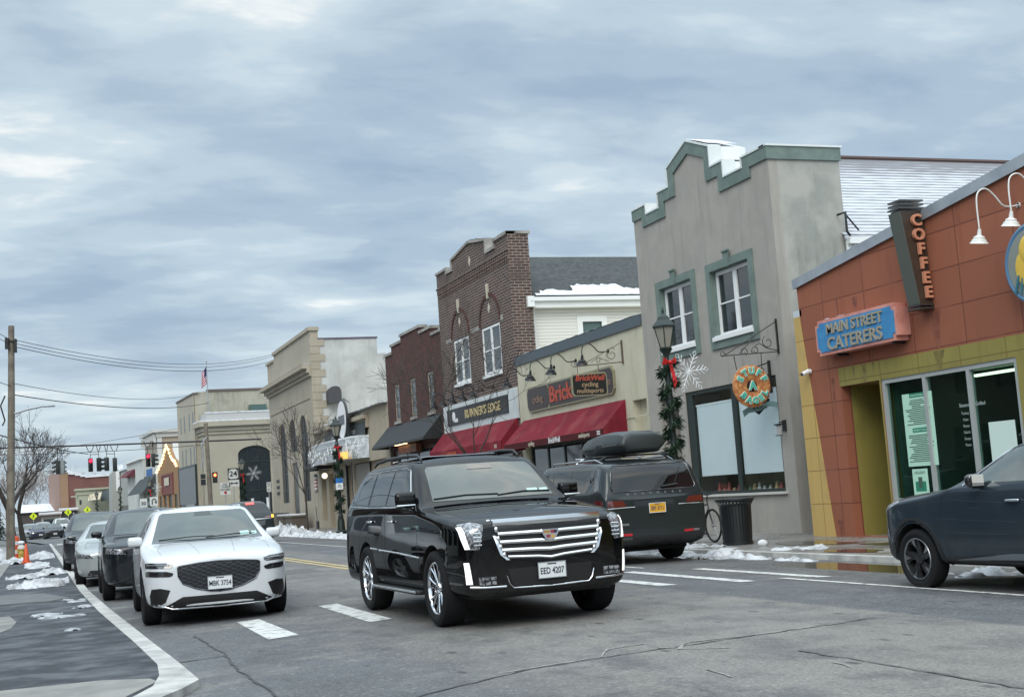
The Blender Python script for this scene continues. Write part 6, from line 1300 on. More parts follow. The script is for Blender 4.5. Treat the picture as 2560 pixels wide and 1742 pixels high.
def ing(x, z):
    ins = False; j = len(grp)-1
    for i in range(len(grp)):
        if (grp[i][1] > z) != (grp[j][1] > z) and x < (grp[j][0]-grp[i][0])*(z-grp[i][1])/(grp[j][1]-grp[i][1])+grp[i][0]: ins = not ins
        j = i
    return ins
for k in range(-16, 17):
    for sl in (.42, -.42):
        seg = []
        for q in range(-40, 41):
            x = q*.0135; z = .60+k*.052+sl*x
            if ing(x, z): seg.append((x, z))
            else:
                if len(seg) > 1: c.line(b, [seg[0], seg[-1]], 'f', .0045, .008, .05, 4)
                seg = []
        if len(seg) > 1: c.line(b, [seg[0], seg[-1]], 'f', .0045, .008, .05, 4)
b.build('grille_mesh', mat('dark_chrome', (.12, .12, .13), .2, 1), gp_, smooth=0)
b = MB(); c.line(b, grp+[grp[0]], 'f', .010, .004, .04, 6); b.build('grille_rim', mat('dark_chrome', (.12, .12, .13), .2, 1), gp_, smooth=60)
for dz in (0, -.105):
    c.pair('headlight', [(.575, .79+dz), (.66, .815+dz), (.87, .825+dz), (.90, .815+dz), (.90, .755+dz), (.62, .745+dz), (.585, .76+dz)], 'f', mat('smoked_lamp', (.02, .02, .024), .05, spec=.9, coat=1), .005)
for sg in (-1, 1):
    b = MB()
    for k in range(9): x = sg*(.62+k*.03); c.line(b, [(x, .785+.012*(k/9)), (x+sg*.018, .786+.012*(k/9))], 'f', .007, .008, .05, 5)
    b.build('led_row', mat('led_grey', (.35, .36, .38), .2, .5), c.body, smooth=60)
c.pair('side_intake', [(.62, .47), (.74, .50), (.84, .49), (.86, .40), (.85, .29), (.78, .27), (.68, .32)], 'f', mat('intake_black', (.004, .004, .004), .6), .005)
c.panel('lower_intake', [(-.47, .375), (.47, .375), (.68, .27), (.62, .245), (-.62, .245), (-.68, .27)], 'f', mat('intake_black', (.004, .004, .004), .6), .006)
b = MB(); c.line(b, [(-.87, .28), (-.68, .265), (-.60, .235), (0, .225), (.60, .235), (.68, .265), (.87, .28)], 'f', .013, .006); b.build('bumper_chrome', CHROME, c.body, smooth=60)
b = MB()
for sg in (-1, 1): b.tube([(sg*.02, c.hit(0, .87, 'f')[0].y-.012, .852), (sg*.09, c.hit(.09, .87, 'f')[0].y-.01, .862)], [.008, .003], 6)
b.rbox((0, c.hit(0, .86, 'f')[0].y-.012, .852), (.05, .012, .03), .005, 2); b.build('wing_badge', CHROME, c.body, smooth=60)
c.seams([[(-.70, .35), (-.72, .8), (-.62, 1.36)], [(.70, .35), (.72, .8), (.62, 1.36)], [(-.22, .15), (-.30, 1.2)], [(.22, .15), (.30, 1.2)]], d=('t',), r=.003, name='bonnet_seam', off=-.0015)
c.seams([[(1.45, .33), (1.42, .7), (1.62, 1.05)], [(2.79, .3), (2.79, 1.08)], [(3.62, 1.1), (3.5, .75), (3.3, .5)]])
c.both('sill_trim', [(1.32, .235), (3.3, .235), (3.3, .33), (1.32, .33)], BLKP, .006)
p, n_ = c.hit(0, .52, 'f'); c.plate('MBK 3754', p.y-.03, .525)
c.wheels(.24, .245, 'plain', 5, SATIN, x=.94); c.mirrors(1.80, 1.08, WP, (.2, .13, .15), out=-.01)
b = MB()
c.line(b, [(-.66, 1.08), (-.2, 1.10), (.1, 1.09)], 'f', .007, .01); c.line(b, [(-.02, 1.075), (.4, 1.10), (.66, 1.09)], 'f', .007, .01); b.build('wiper', BLKP, c.body, smooth=50)
# ---- dark estate with roof box, seen from behind (heads away) ----
GP = paint('graphite', (.024, .031, .034), .3, .2)
L, W = 5.45, 1.01
S = suv_S(L, W, .32, 1.15, 1.22, 1.22, 1.87, 1.55, 2.25, 4.9, 5.1, wt=.80, tail=.02, zw=.7)
S = S[:11]+[(4.85, .32, W-.015, .7, W-.045, 1.25, .83, 1.78, 1.84), (5.26, .32, W-.02, .7, W-.045, 1.24, .83, 1.76, 1.80), (5.33, .33, W-.025, .7, W-.05, 1.23, .85, 1.53, 1.56), (5.42, .36, W-.04, .7, W-.06, 1.16, .85, 1.24, 1.25), (5.45, .42, W-.075, .7, W-.09, 1.05, .84, 1.14, 1.15)]
C3 = Car('graphite_suv', 'dark graphite estate parked facing away with a black roof box and a yellow plate', 'car', (10.08, 25.85, -.04), R(180), S, GP, L, W, 1.0, 4.1, .40, gap=.055)
c = C3
def rr(x0, z0, x1, z1, r=.04): return [(x0+r, z0), (x1-r, z0), (x1, z0+r), (x1, z1-r), (x1-r, z1), (x0+r, z1), (x0, z1-r), (x0, z0+r)]
c.panel('rear_window', [(-.76, 1.29), (.76, 1.29), (.79, 1.33), (.72, 1.68), (.68, 1.715), (-.68, 1.715), (-.72, 1.68), (-.79, 1.33)], 'r', CGLASS, .005, res=.07)
b = MB(); c.line(b, [(-.77, 1.275), (.77, 1.275), (.81, 1.33), (.735, 1.69), (.68, 1.73), (-.68, 1.73), (-.735, 1.69), (-.81, 1.33), (-.77, 1.275)], 'r', .012, .0); b.build('window_rim', GLOSSB, c.body, smooth=60)
b = MB(); c.line(b, [(-.15, 1.32), (-.45, 1.345)], 'r', .018, .03); c.line(b, [(-.40, 1.345), (-.58, 1.65)], 'r', .006, .012); b.build('rear_wiper', BLKP, c.body, smooth=50)
c.both('front_door_glass', [(1.95, 1.29), (2.95, 1.30), (2.95, 1.69), (2.6, 1.70), (2.4, 1.68), (2.0, 1.38)], CGLASS); c.both('rear_door_glass', [(3.02, 1.30), (3.85, 1.30), (3.85, 1.70), (3.02, 1.70)], CGLASS)
c.both('quarter_glass', [(3.95, 1.285), (4.6, 1.29), (4.9, 1.45), (4.88, 1.68), (3.95, 1.70)], CGLASS)
c.both('rear_quarter_glass', [(5.0, 1.30), (5.18, 1.33), (5.14, 1.69), (5.0, 1.69)], GLOSSB)
for sg in (-1, 1):
    tl = c.panel('tail_light', [(sg*x, z) for x, z in [(.58, 1.05), (.64, 1.125), (.905, 1.135), (.92, 1.03), (.60, 1.025)]], 'r', REDL, .008)
    c.panel('tail_light', [(5.05, 1.03), (5.36, 1.02), (5.33, 1.14), (5.02, 1.15)], 'l' if sg < 0 else 'R', REDL, .006)
    b = MB(); c.line(b, [(sg*.42, 1.005), (sg*.92, 1.0)], 'r', .008, .006); b.build('chrome_strip', CHROME, c.body, smooth=60)
    c.panel('bumper_reflector', [(sg*x, z) for x, z in [(.50, .52), (.68, .525), (.68, .565), (.50, .56)]], 'r', mat('reflector_red', (.45, .02, .03), .3), .006)
    c.panel('reverse_lamp', [(sg*x, z) for x, z in [(.69, .527), (.80, .53), (.80, .56), (.69, .563)]], 'r', mat('reverse_lamp', (.2, .17, .17), .2), .006)
c.panel('badge', [(.78, .70), (.55, .70), (.55, .735), (.78, .735)], 'r', SATIN, .006)
p, n_ = c.hit(0, 1.22, 'r'); b = MB(); n0 = 'WAGONEER'
for i, ch in enumerate(n0): x = (.52-i*.145); p, n_ = c.hit(x, 1.225, 'r'); b.text(ch, .05, MR(x, p.y+.004, 1.225) @ Matrix.Rotation(R(-18), 4, 'X'), .003, .002, sx=1.3)
b.build('lettering', mat('dim_letters', (.14, .15, .16), .4, .5), c.body, smooth=0)
p, n_ = c.hit(0, .97, 'r'); c.plate('EEF 3711', max(p.y, c.hit(0, .92, 'r')[0].y)+.02, .97, 'r', PLATEY, ink=mat('plate_ink_blue', (.03, .03, .1), .5))
c.seams([[(-.90, 1.25), (-.88, .95), (-.85, .66), (.85, .66), (.88, .95), (.90, 1.25)], [(-.45, .86), (-.42, 1.08)], [(.45, .86), (.42, 1.08)]], d=('r',), r=.005, name='tailgate_seam')
c.seams([[(3.9, 1.26), (3.85, .9), (3.6, .5)], [(2.98, .4), (2.98, 1.27)], [(5.02, 1.02), (5.0, 1.26)]])
c.panel('bumper', [(-.90, .32), (.90, .32), (.94, .46), (.9, .50), (-.9, .50), (-.94, .46)], 'r', BLKP, .01, res=.06)
c.both('sill_trim', [(1.45, .33), (3.6, .33), (3.6, .45), (1.45, .45)], BLKP, .006)
for sg in (-1, 1): MB().tube([(sg*.70, 2.5, 1.80), (sg*.71, 2.65, 1.87), (sg*.71, 4.6, 1.86), (sg*.69, 4.9, 1.78)], [.01, .018, .018, .01]).build('roof_rail', SATIN, c.t, smooth=60)
c.wheels(.28, .27, 'multi', 6, SATIN, x=1.04); c.mirrors(1.9, 1.35, GP, (.22, .13, .18), out=.03)
MB().rbox((0, 4.75, .28), (1.5, .6, .1), .03, 1).build('underbody', LINER, c.t, smooth=0)
# roof box carried on the estate
rb = thing('roof_box', (10.15, 21.9, 1.93), 'black pointed roof box on crossbars over the graphite estate', 'roof box')
b = MB(); secs = []
for y, w_, z0, z1 in ((0, .20, .10, .17), (.07, .32, .06, .22), (.30, .41, .03, .30), (.55, .44, .01, .36), (.9, .45, 0, .395), (1.5, .455, 0, .41), (1.95, .45, 0, .39), (2.10, .44, .01, .36), (2.14, .42, .04, .33), (2.16, .38, .08, .28)):
    secs.append([(x*w_, y, z) for x, z in ((-.7, z0), (-1, z0+(z1-z0)*.35), (-.98, z0+(z1-z0)*.5), (-.86, z1-.05), (-.55, z1-.0), (0, z1+.005), (.55, z1), (.86, z1-.05), (.98, z0+(z1-z0)*.5), (1, z0+(z1-z0)*.35), (.7, z0), (0, z0))])
nn_ = 12; vs = [v for s_ in secs for v in s_]
M0 = Matrix.Translation((10.15, 23.0, 1.905)) @ Matrix.Rotation(R(180), 4, 'Z')
b = MB(M0); b.add(vs, [(i*nn_+k, i*nn_+(k+1) % nn_, (i+1)*nn_+(k+1) % nn_, (i+1)*nn_+k) for i in range(len(secs)-1) for k in range(nn_)]+[tuple(range(nn_))[::-1], tuple(range(nn_*(len(secs)-1), nn_*len(secs)))])
ob = b.build('lid', mat('box_black', (.022, .027, .028), .35), rb, smooth=60); md = ob.modifiers.new('s', 'BEVEL'); md.width = .03; md.segments = 2; md.limit_method = 'ANGLE'; md.angle_limit = R(25)
b = MB(M0)
for sg in (-1, 1): b.tube([(sg*.43, .3, .14), (sg*.455, .9, .145), (sg*.462, 1.1, .15), (sg*.462, 1.15, .20), (sg*.462, 1.4, .20), (sg*.462, 1.45, .155), (sg*.455, 2.0, .16)], .007, 6)
b.build('rim_line', mat('box_grey', (.07, .08, .08), .4), rb, smooth=60)
MB(M0).text('THULE', .06, MR(-.18, 2.13, .27), .004, .002).build('lettering', WHITEP, rb, smooth=0)
for y in (.7, 1.7):
    b = MB(M0); b.tube([(-.72, y, -.03), (.72, y, -.03)], .016, 8)
    for sg in (-1, 1): b.tube([(sg*.55, y, -.03), (sg*.70, y+.02, -.10), (sg*.71, y+.02, -.12)], .018, 6)
    b.build('crossbar', SATIN if y < 1 else BLACKM, rb, smooth=60)
# ---- blue-grey small crossover at the right edge (heads away) ----
NP = paint('slate_blue', (.030, .043, .056), .3, .22, col2=(.045, .058, .07), ns=1.2, lo=.5, hi=.75)
L, W = 4.37, .89
S = suv_S(L, W, .27, .98, 1.08, 1.11, 1.60, 1.38, 2.2, 3.75, 4.0, wt=.60, wf=.2, zw=.66)
S[0] = (0.0, .32, W-.28, .6, W-.30, .82, W-.42, .90, .94); S[1] = (.10, .28, W-.14, .62, W-.15, .86, W-.27, .945, .98); S[2] = (.3, .27, W-.03, .66, W-.05, .93, W-.16, 1.0, 1.03)
C4 = Car('slate_blue_suv', 'slate blue small crossover with black wheel arches cut off by the right edge', 'car', (10.20, 13.17, -.03), R(180), S, NP, L, W, .78, 3.44, .335, gap=.065)
c = C4
c.panel('windscreen', [(-.66, 1.14), (.66, 1.14), (.55, 1.50), (-.55, 1.50)], 'f', WSG, .004, res=.08)
CGL2 = mat('car_side_glass', (.03, .055, .052), .03, spec=1, ior=1.7, col2=(.012, .02, .02), ns=3)
c.both('front_door_glass', [(1.74, 1.15), (2.66, 1.16), (2.66, 1.49), (2.38, 1.51), (2.18, 1.47), (1.82, 1.23)], CGL2); c.both('rear_door_glass', [(2.70, 1.15), (3.45, 1.18), (3.3, 1.46), (2.70, 1.49)], CGLASS)
b = MB()
for d in ('l', 'R'): c.line(b, [(1.64, 1.13), (1.78, 1.235), (2.16, 1.49), (2.38, 1.53), (3.2, 1.50)], d, .010, .003)
b.build('window_chrome', CHROME, c.body, smooth=60)
c.panel('rear_window', [(-.58, 1.16), (.58, 1.16), (.48, 1.42), (-.48, 1.42)], 'r', CGLASS, .006, res=.08); c.pair('tail_light', [(.50, .98), (.74, 1.0), (.74, 1.08), (.52, 1.06)], 'r', REDL, .006); c.panel('bumper_cladding', [(-.70, .34), (.70, .34), (.74, .56), (-.74, .56)], 'r', BLKP, .008); p, n_ = c.hit(0, .80, 'r'); c.plate('HRT 5128', p.y+.02, .80, 'r') if False else None
for wy in (c.fa, c.ra):
    o = []; r1, r0 = .335+.13, .335+.062
    for k in range(25): a_ = R(-12+204*k/24); o.append((wy+r1*math.cos(a_), .335+r1*math.sin(a_)))
    for k in range(25): a_ = R(192-204*k/24); o.append((wy+r0*math.cos(a_), .335+r0*math.sin(a_)))
    c.both('arch_cladding', o, BLKP, .012, res=.035)
c.both('sill_cladding', [(1.24, .27), (3.05, .27), (3.05, .40), (1.9, .40), (1.24, .34)], BLKP, .012)
c.both('sill_trim', [(1.45, .345), (3.0, .375), (3.0, .43), (2.3, .42)], mat('silver_trim', (.2, .22, .24), .35, .5), .016)
c.both('bumper_cladding', [(.05, .32), (.36, .30), (.36, .44), (.10, .62), (.06, .75), (.04, .5)], BLKP, .008)
for d in ('l', 'R'): c.panel('headlight', [(.14, .85), (.52, .965), (.50, .995), (.24, .94)], d, HLG, .006, res=.03)
c.pair('headlight', [(.34, .80), (.60, .84), (.58, .90), (.36, .87)], 'f', HLG, .008); c.panel('grille', [(-.34, .82), (.34, .82), (.26, .55), (-.26, .55)], 'f', BLKP, .008)
c.seams([[(1.34, .42), (1.28, .8), (1.30, 1.02), (1.50, 1.12)], [(2.66, .40), (2.66, 1.13)], [(3.0, .45), (3.42, .9), (3.45, 1.15)]])
c.seams([[(-.66, .4), (-.72, .9), (-.60, 1.35)], [(.66, .4), (.72, .9), (.60, 1.35)]], d=('t',), r=.004, name='bonnet_seam', off=-.001)
for y in (2.42, 3.3):
    for sg, d in ((-1, 'l'), (1, 'R')):
        p, n_ = c.hit(y, .965, d); MB().rbox((p.x+sg*.022, y, .967), (.028, .20, .026), .01, 3).build('door_handle', CHROME, c.body, smooth=60)
c.wheels(.215, .238, 'turbine', 5, mat('two_tone_wheel', (.03, .03, .032), .25, .3), x=.875)
for w_ in [o for o in c.t.children if o.name.startswith('wheel')]:
    sg = 1 if w_.location.x > 0 else -1
    MB().lathe([(.239, sg*.09), (.235, sg*.098), (.220, sg*.095), (.218, sg*.085)], (0, 0, 0), 'x', 48, cap=False).build('rim_lip', SATIN, w_, smooth=40)
    b = MB()
    for i in range(5): a_ = 2*math.pi*i/5+.62; b.add([(sg*.088, .218*math.cos(a_-.16), .218*math.sin(a_-.16)), (sg*.088, .218*math.cos(a_+.12), .218*math.sin(a_+.12)), (sg*.078, .12*math.cos(a_-.05), .12*math.sin(a_-.05))], [(0, 1, 2)])
    b.build('machined_face', SATIN, w_, smooth=0)
c.mirrors(1.93, 1.185, GLOSSB, (.19, .13, .15), out=.02)
# ---- simpler traffic ----
def traffic(name, label, cat, loc, rz, col, L, W, H, hf, hc, belt, tr, fa, ra, sedan=False, metal=.2, group=None, lights=False, plate=None, sub=2, tail=False, lg=None, rails=False, rimm=SATIN, mirrorm=None):
    g = .2 if sedan else .25
    if sedan: S = suv_S(L, W, g, hf, hc, belt, H, 1.42, 2.15, L-1.35, L-.75, wt=.56, wf=.2, zw=.55); S[-4] = (L-.75, g, W-.03, .55, W-.07, belt, W-.2, belt+.06, belt+.09)
    else: S = suv_S(L, W, g, hf, hc, belt, H, 1.42, 2.15, L-.5, L-.3, wt=.64, wf=.16, zw=.6)
    pm = paint(name, col, metal); c = Car(name, label, cat, loc, rz, S, pm, L, W, fa, ra, tr, group, sub)
    zt = H-.085; wt = .52 if sedan else .57
    c.panel('windscreen', [(-W+.26, belt+.07), (W-.26, belt+.07), (wt, zt-.03), (wt-.06, zt), (-wt+.06, zt), (-wt, zt-.03)], 'f', WSG, .004, res=.1)
    zt2 = H-.16
    c.both('front_door_glass', [(1.82, belt+.05), (2.75, belt+.06), (2.75, zt2), (2.5, zt2+.01), (2.2, zt2-.04), (1.9, belt+.12)], CGLASS, res=.08)
    e = L-1.2 if sedan else L-1.1
    c.both('rear_door_glass', [(2.82, belt+.06), (e, belt+.08), (e-.2, zt2-.04), (2.82, zt2)], CGLASS, res=.08)
    c.panel('rear_window', [(-W+.28, belt+.1), (W-.28, belt+.1), (.5, H-.14), (-.5, H-.14)] if not sedan else [(-.6, belt+.1), (.6, belt+.1), (.5, H-.1), (-.5, H-.1)], 'r', CGLASS, .004, res=.1)
    zl = hf-.14; hl = c.pair('headlight', [(.52, zl-.03), (.86, zl), (.84, zl+.09), (.60, zl+.06)], 'f', HLG, .006)
    if lights:
        for i, sg in enumerate((-1, 1)): c.panel('light_blade', [(sg*x, z) for x, z in [(.62, zl-.01), (.76, zl+.005), (.75, zl+.05), (.64, zl+.04)]], 'f', mat('lit_headlight', (1, .93, .75), emit=3.5), .012, hl[i])
    c.panel('grille', [(-.45, hf-.12), (.45, hf-.12), (.38, hf-.34), (-.38, hf-.34)], 'f', BLKP, .006); c.panel('lower_intake', [(-.6, .36), (.6, .36), (.66, .26), (-.66, .26)], 'f', BLKP, .006)
    if plate: p, n_ = c.hit(0, .5, 'f'); c.plate(plate, p.y-.03, .5)
    c.pair('tail_light', [(.5, belt-.14), (W-.13, belt-.12), (W-.12, belt-.02), (.55, belt-.03)], 'r', REDL, .006)
    c.seams([[(1.45, .33), (1.42, .7), (1.62, belt+.0)], [(2.79, .3), (2.79, belt+.04)]])
    c.wheels(.22, tr-.10, 'plain', 5, rimm, x=W-.015); c.mirrors(1.80, belt+.10, mirrorm or pm, (.19, .12, .13), out=.02)
    c.seams([[(-W+.25, .3), (-W+.24, .8), (-W+.32, 1.3)], [(W-.25, .3), (W-.24, .8), (W-.32, 1.3)]], d=('t',), r=.004, name='bonnet_seam', off=-.001)
    if rails:
        for sg in (-1, 1): MB().tube([(sg*.58, 2.4, H-.05), (sg*.60, 2.55, H+.01), (sg*.60, L-1, H), (sg*.58, L-.8, H-.06)], .015).build('roof_rail', SATIN, c.t, smooth=60)
    return c
T2 = traffic('dark_grey_suv', 'dark grey crossover parked directly behind the white crossover', 'car', (1.98, 23.75, -.055), R(-1.2), (.010, .013, .017), 4.6, .93, 1.61, .98, 1.06, 1.07, .36, .90, 3.62, metal=.2, mirrorm=None, rimm=BLKP)
T3 = traffic('silver_sedan', 'pale silver sedan with black mirrors parked between the two dark crossovers', 'car', (1.68, 29.9, -.055), R(-1), (.38, .41, .41), 4.7, .915, 1.42, .78, .93, .97, .335, .80, 3.65, sedan=True, metal=.3, mirrorm=GLOSSB, rimm=BLKP)
T4 = traffic('charcoal_suv', 'charcoal estate with silver roof rails parked fourth in the kerbside line', 'car', (1.62, 38.7, -.055), R(-1), (.03, .034, .04), 4.75, .95, 1.70, .99, 1.08, 1.10, .37, .92, 3.75, metal=.3, rails=True)
# crossover ahead on the far lane, brake lights on
T5 = traffic('teal_grey_suv', 'dark crossover driving away with its brake light and left indicator glowing', 'car', (8.25, 58.5, -.01), R(180), (.025, .035, .038), 4.9, .98, 1.75, .99, 1.08, 1.12, .38, .95, 3.85)
c = T5; c.panel('brake_light', [(-.17, 1.60), (.17, 1.60), (.17, 1.655), (-.17, 1.655)], 'r', mat('brake_glow', (1, .06, .05), emit=4), .02); c.panel('indicator', [(-.93, 1.02), (-.80, 1.02), (-.80, 1.13), (-.92, 1.14)], 'r', mat('amber_glow', (1, .33, .03), emit=4), .012)
c.panel('chrome_strip', [(-.8, .975), (.8, .975), (.8, 1.005), (-.8, 1.005)], 'r', SATIN, .008); c.panel('light_panel', [(-.5, .72), (.5, .72), (.55, .93), (-.55, .93)], 'r', mat('grey_lower', (.1, .11, .115), .3), .004); p, n_ = c.hit(0, .86, 'r'); c.plate('EFA 1904', p.y+.02, .86, 'r')
T6 = traffic('black_sedan', 'black sedan waiting in the distance beyond the lights, right of the purple one', 'car', (1.66, 128, -.07), R(3), (.012, .013, .015), 4.6, .88, 1.46, .82, .95, .98, .33, .85, 3.5, sedan=True, plate='KDX 208', sub=1)
T7 = traffic('purple_sedan', 'deep purple sedan with lit headlights waiting beyond the lights', 'car', (.42, 134.5, -.12), R(3), (.022, .02, .05), 4.6, .90, 1.48, .82, .95, .98, .33, .85, 3.5, sedan=True, lights=True, sub=1, plate='LBT 661')
T8 = traffic('grey_hatchback', 'silver grey car with lit headlights furthest left in the distant queue', 'car', (-.45, 141.5, -.14), R(3), (.28, .3, .33), 4.5, .91, 1.66, .92, 1.0, 1.02, .35, .85, 3.5, lights=True, sub=1)
T9 = traffic('white_pickup', 'white van behind the distant black sedan', 'car', (2.85, 150, -.08), R(4), (.6, .62, .62), 5.2, .96, 1.98, 1.1, 1.2, 1.25, .38, .95, 4.1, sub=1)
T10 = traffic('parked_dark_car', 'dark car parked far off at the left edge behind the utility pole', 'car', (-4.1, 118, -.0), R(20), (.02, .025, .027), 4.6, .9, 1.65, .92, 1.0, 1.02, .35, .85, 3.5, sub=1)
T11 = traffic('silver_wagon', 'pale grey car behind the purple sedan, only its roof showing', 'car', (.9, 147, -.1), R(4), (.35, .37, .38), 4.7, .92, 1.72, .95, 1.05, 1.08, .36, .9, 3.6, sub=1)
T12 = traffic('far_silver_car', 'small silver car in the gap between the queue and the charcoal estate', 'car', (4.4, 175, -.03), R(4), (.4, .42, .44), 4.5, .9, 1.6, .9, 1.0, 1.02, .35, .85, 3.5, sub=1)
# ================= street furniture, trees, wires =================
GARL = mat('garland_green', (.012, .035, .018), .8, col2=(.03, .07, .035), ns=12); BOWR = mat('bow_red', (.5, .012, .015), .5)
LGLS = mat('lantern_glass', (.26, .25, .21), .3); LMP = mat('lamp_green_black', (.012, .02, .018), .45)
def garland(base, z0, z1, seed, parent, dens=1.0, turns=5, rad=.11, out=.0):
    rn = random.Random(seed); b = MB(); n = int(640*(z1-z0)*dens)
    for i in range(n):
        q = rn.random(); z = z0+(z1-z0)*q; a0 = q*turns*2*math.pi; a_ = a0+rn.gauss(0, .9); rr = rad+abs(rn.gauss(0, .045)); x, y = base[0]+rr*math.cos(a_)+out*math.sin(z*3), base[1]+rr*math.sin(a_)
        c = Vector((x, y, z+rn.uniform(-.03, .03))); d = Vector((math.cos(a_), math.sin(a_), rn.uniform(-1.2, .5))).normalized()*rn.uniform(.06, .13); s_ = d.cross(Vector((rn.random(), rn.random(), 1))).normalized()*.018
        b.add([c-s_, c+s_, c+d+s_*.3, c+d-s_*.3], [(0, 1, 2, 3)])
    b.tube([(base[0]+rad*.8*math.cos(turns*2*math.pi*k/40), base[1]+rad*.8*math.sin(turns*2*math.pi*k/40), z0+(z1-z0)*k/40) for k in range(41)], .045, 5)
    return b.build('garland', GARL, parent, smooth=0)
def flake(c, r, parent, rt=.012, seed=0, name='snowflake'):
    b = MB()
    for k in range(6):
        a_ = math.pi*k/3+.1; d = Vector((math.cos(a_), 0, math.sin(a_))); pr = Vector((-d.z, 0, d.x)); C_ = Vector(c)
        b.tube([C_, C_+d*r*.78], rt, 5); e = C_+d*r*.78
        b.tube([e, e+d*r*.12+pr*r*.09, e+d*r*.24, e+d*r*.12-pr*r*.09, e], rt*.8, 4)
        for f_ in (.38, .6):
            for sg in (-1, 1): b.tube([C_+d*r*f_, C_+d*r*(f_+.2)+pr*sg*r*.2], rt*.8, 4)
        m_ = Vector((math.cos(a_+math.pi/6), 0, math.sin(a_+math.pi/6))); b.tube([C_, C_+m_*r*.42], rt*.8, 4)
    return b.build(name, mat('frosted_white', (.72, .74, .76), .4), parent, smooth=0)
def lamp(x, y, label, k=1.0, gz=None, fl=None, bow=True, seed=1, sign=False, full=True):
    t = thing('street_lamp', (x, y, .02), label, 'street lamp', 'black lantern street lamps along the right pavement'); S_ = lambda L_: [(r_*k, h*k) for r_, h in L_]
    part(MB().lathe(S_([(.24, 0), (.24, .10), (.17, .14), (.15, .5), (.10, .72), (.115, .75), (.085, .80)]), (x, y, .02), 'z', 16), 'base', LMP, t, 40)
    part(MB().lathe(S_([(.075, .78), (.062, 3.7), (.09, 3.72), (.09, 3.78), (.055, 3.84), (.05, 3.95), (.12, 4.06), (.14, 4.10)]), (x, y, .02), 'z', 14), 'post', LMP, t, 40)
    b = MB(); b.lathe(S_([(.14, 4.10), (.14, 4.12), (.125, 4.13)]), (x, y, .02), 'z', 6); n = 6
    for q in range(n):
        a_ = 2*math.pi*q/n; ca, sa = math.cos(a_), math.sin(a_); b.tube([(x+.12*k*ca, y+.12*k*sa, .02+4.12*k), (x+.235*k*ca, y+.235*k*sa, .02+4.56*k)], .012*k, 4)
    b.lathe(S_([(.27, 4.55), (.27, 4.58), (.20, 4.66), (.16, 4.70), (.12, 4.78), (.05, 4.83), (.03, 4.86), (.035, 4.90), (.005, 4.99)]), (x, y, .02), 'z', 6); part(b, 'lantern_frame', LMP, t)
    part(MB().lathe(S_([(.115, 4.125), (.228, 4.55)]), (x, y, .02), 'z', 6), 'lamp_glass', LGLS, t)
    if gz: garland((x, y), gz[0], gz[1], seed, t, 1 if full else .35)
    if bow and gz:
        z = gz[1]-.02; b = MB()
        b.add([(x-.02, y-.16, z), (x-.17, y-.2, z+.10), (x-.2, y-.16, z-.06), (x-.02, y-.15, z-.04)], [(0, 1, 2, 3)]).add([(x, y-.17, z), (x+.10, y-.2, z+.1), (x+.13, y-.18, z-.03), (x, y-.16, z-.05)], [(0, 1, 2, 3)])
        b.add([(x-.06, y-.18, z-.03), (x+.02, y-.19, z-.04), (x+.10, y-.2, z-.42), (x+.03, y-.17, z-.62), (x+.0, y-.19, z-.3)], [(0, 1, 2, 4), (4, 2, 3)]).sph((x-.02, y-.19, z-.01), .045, 8); part(b, 'bow', BOWR, t)
    if fl: fk = flake((x+fl[0], y-.05, fl[1]), fl[2], t, .009); MB().tube([(x, y, fl[1]), (x+fl[0]-.1, y-.05, fl[1])], .012).build('flake_arm', LMP, fk)
    return t
lamp(12.5, 24.25, 'nearest street lamp with a red bow, garland and wire snowflake before the grey shop', 1.0, (1.75, 3.85), (.47, 3.62, .46), seed=2)
tl = lamp(13.02, 58.6, 'garlanded street lamp with a blue parking sign before the curved marquee', 1.075, (.95, 3.95), None, seed=3)
flake((13.75, 58.55, 3.9), .5, tl, .02)
o = MB().box(12.83, 58.38, 2.3, 13.16, 58.40, 2.52).build('parking_sign', mat('sign_blue', (.02, .15, .45), .5), tl, smooth=0); MB().box(12.83, 58.38, 2.0, 13.16, 58.40, 2.295).build('sign_panel', WHITEP, o, smooth=0); MB().box(12.9, 58.37, 2.12, 13.1, 58.379, 2.15).box(12.93, 58.37, 2.2, 13.06, 58.379, 2.23).tube([(13.0, 58.37, 2.36), (13.0, 58.37, 2.48)], .015).build('sign_motif', mat('sign_teal', (.04, .16, .2), .5), o, smooth=0)
tl = lamp(13.4, 90.5, 'street lamp between the route 24 sign and the bank arch with a white snowflake', 1.0, (.9, 3.8), (.78, 3.85, .55), seed=4)
lamp(9.96, 124.6, 'garlanded street lamp beside the no-turn signs past the lights', 1.0, (.9, 3.8), (.65, 4.0, .45), seed=5, full=False)
for i, (x, y, lb) in enumerate([(8.66, 147.5, 'distant street lamp in front of the grey block, right of the slate awning'), (7.14, 169.2, 'distant lamp before the sage cream shop, right of the last yellow sign'), (6.25, 192.7, 'thin distant lamp before the left end of the sage cream shop'), (4.69, 228, 'very distant lamp at the foot of the brick hall corner'), (3.27, 240, 'furthest lamp, seen left of the brick hall corner')]):
    lamp(x, y, lb, 1.0, (1, 3.7) if i < 2 else None, None, False, 6+i, full=False)
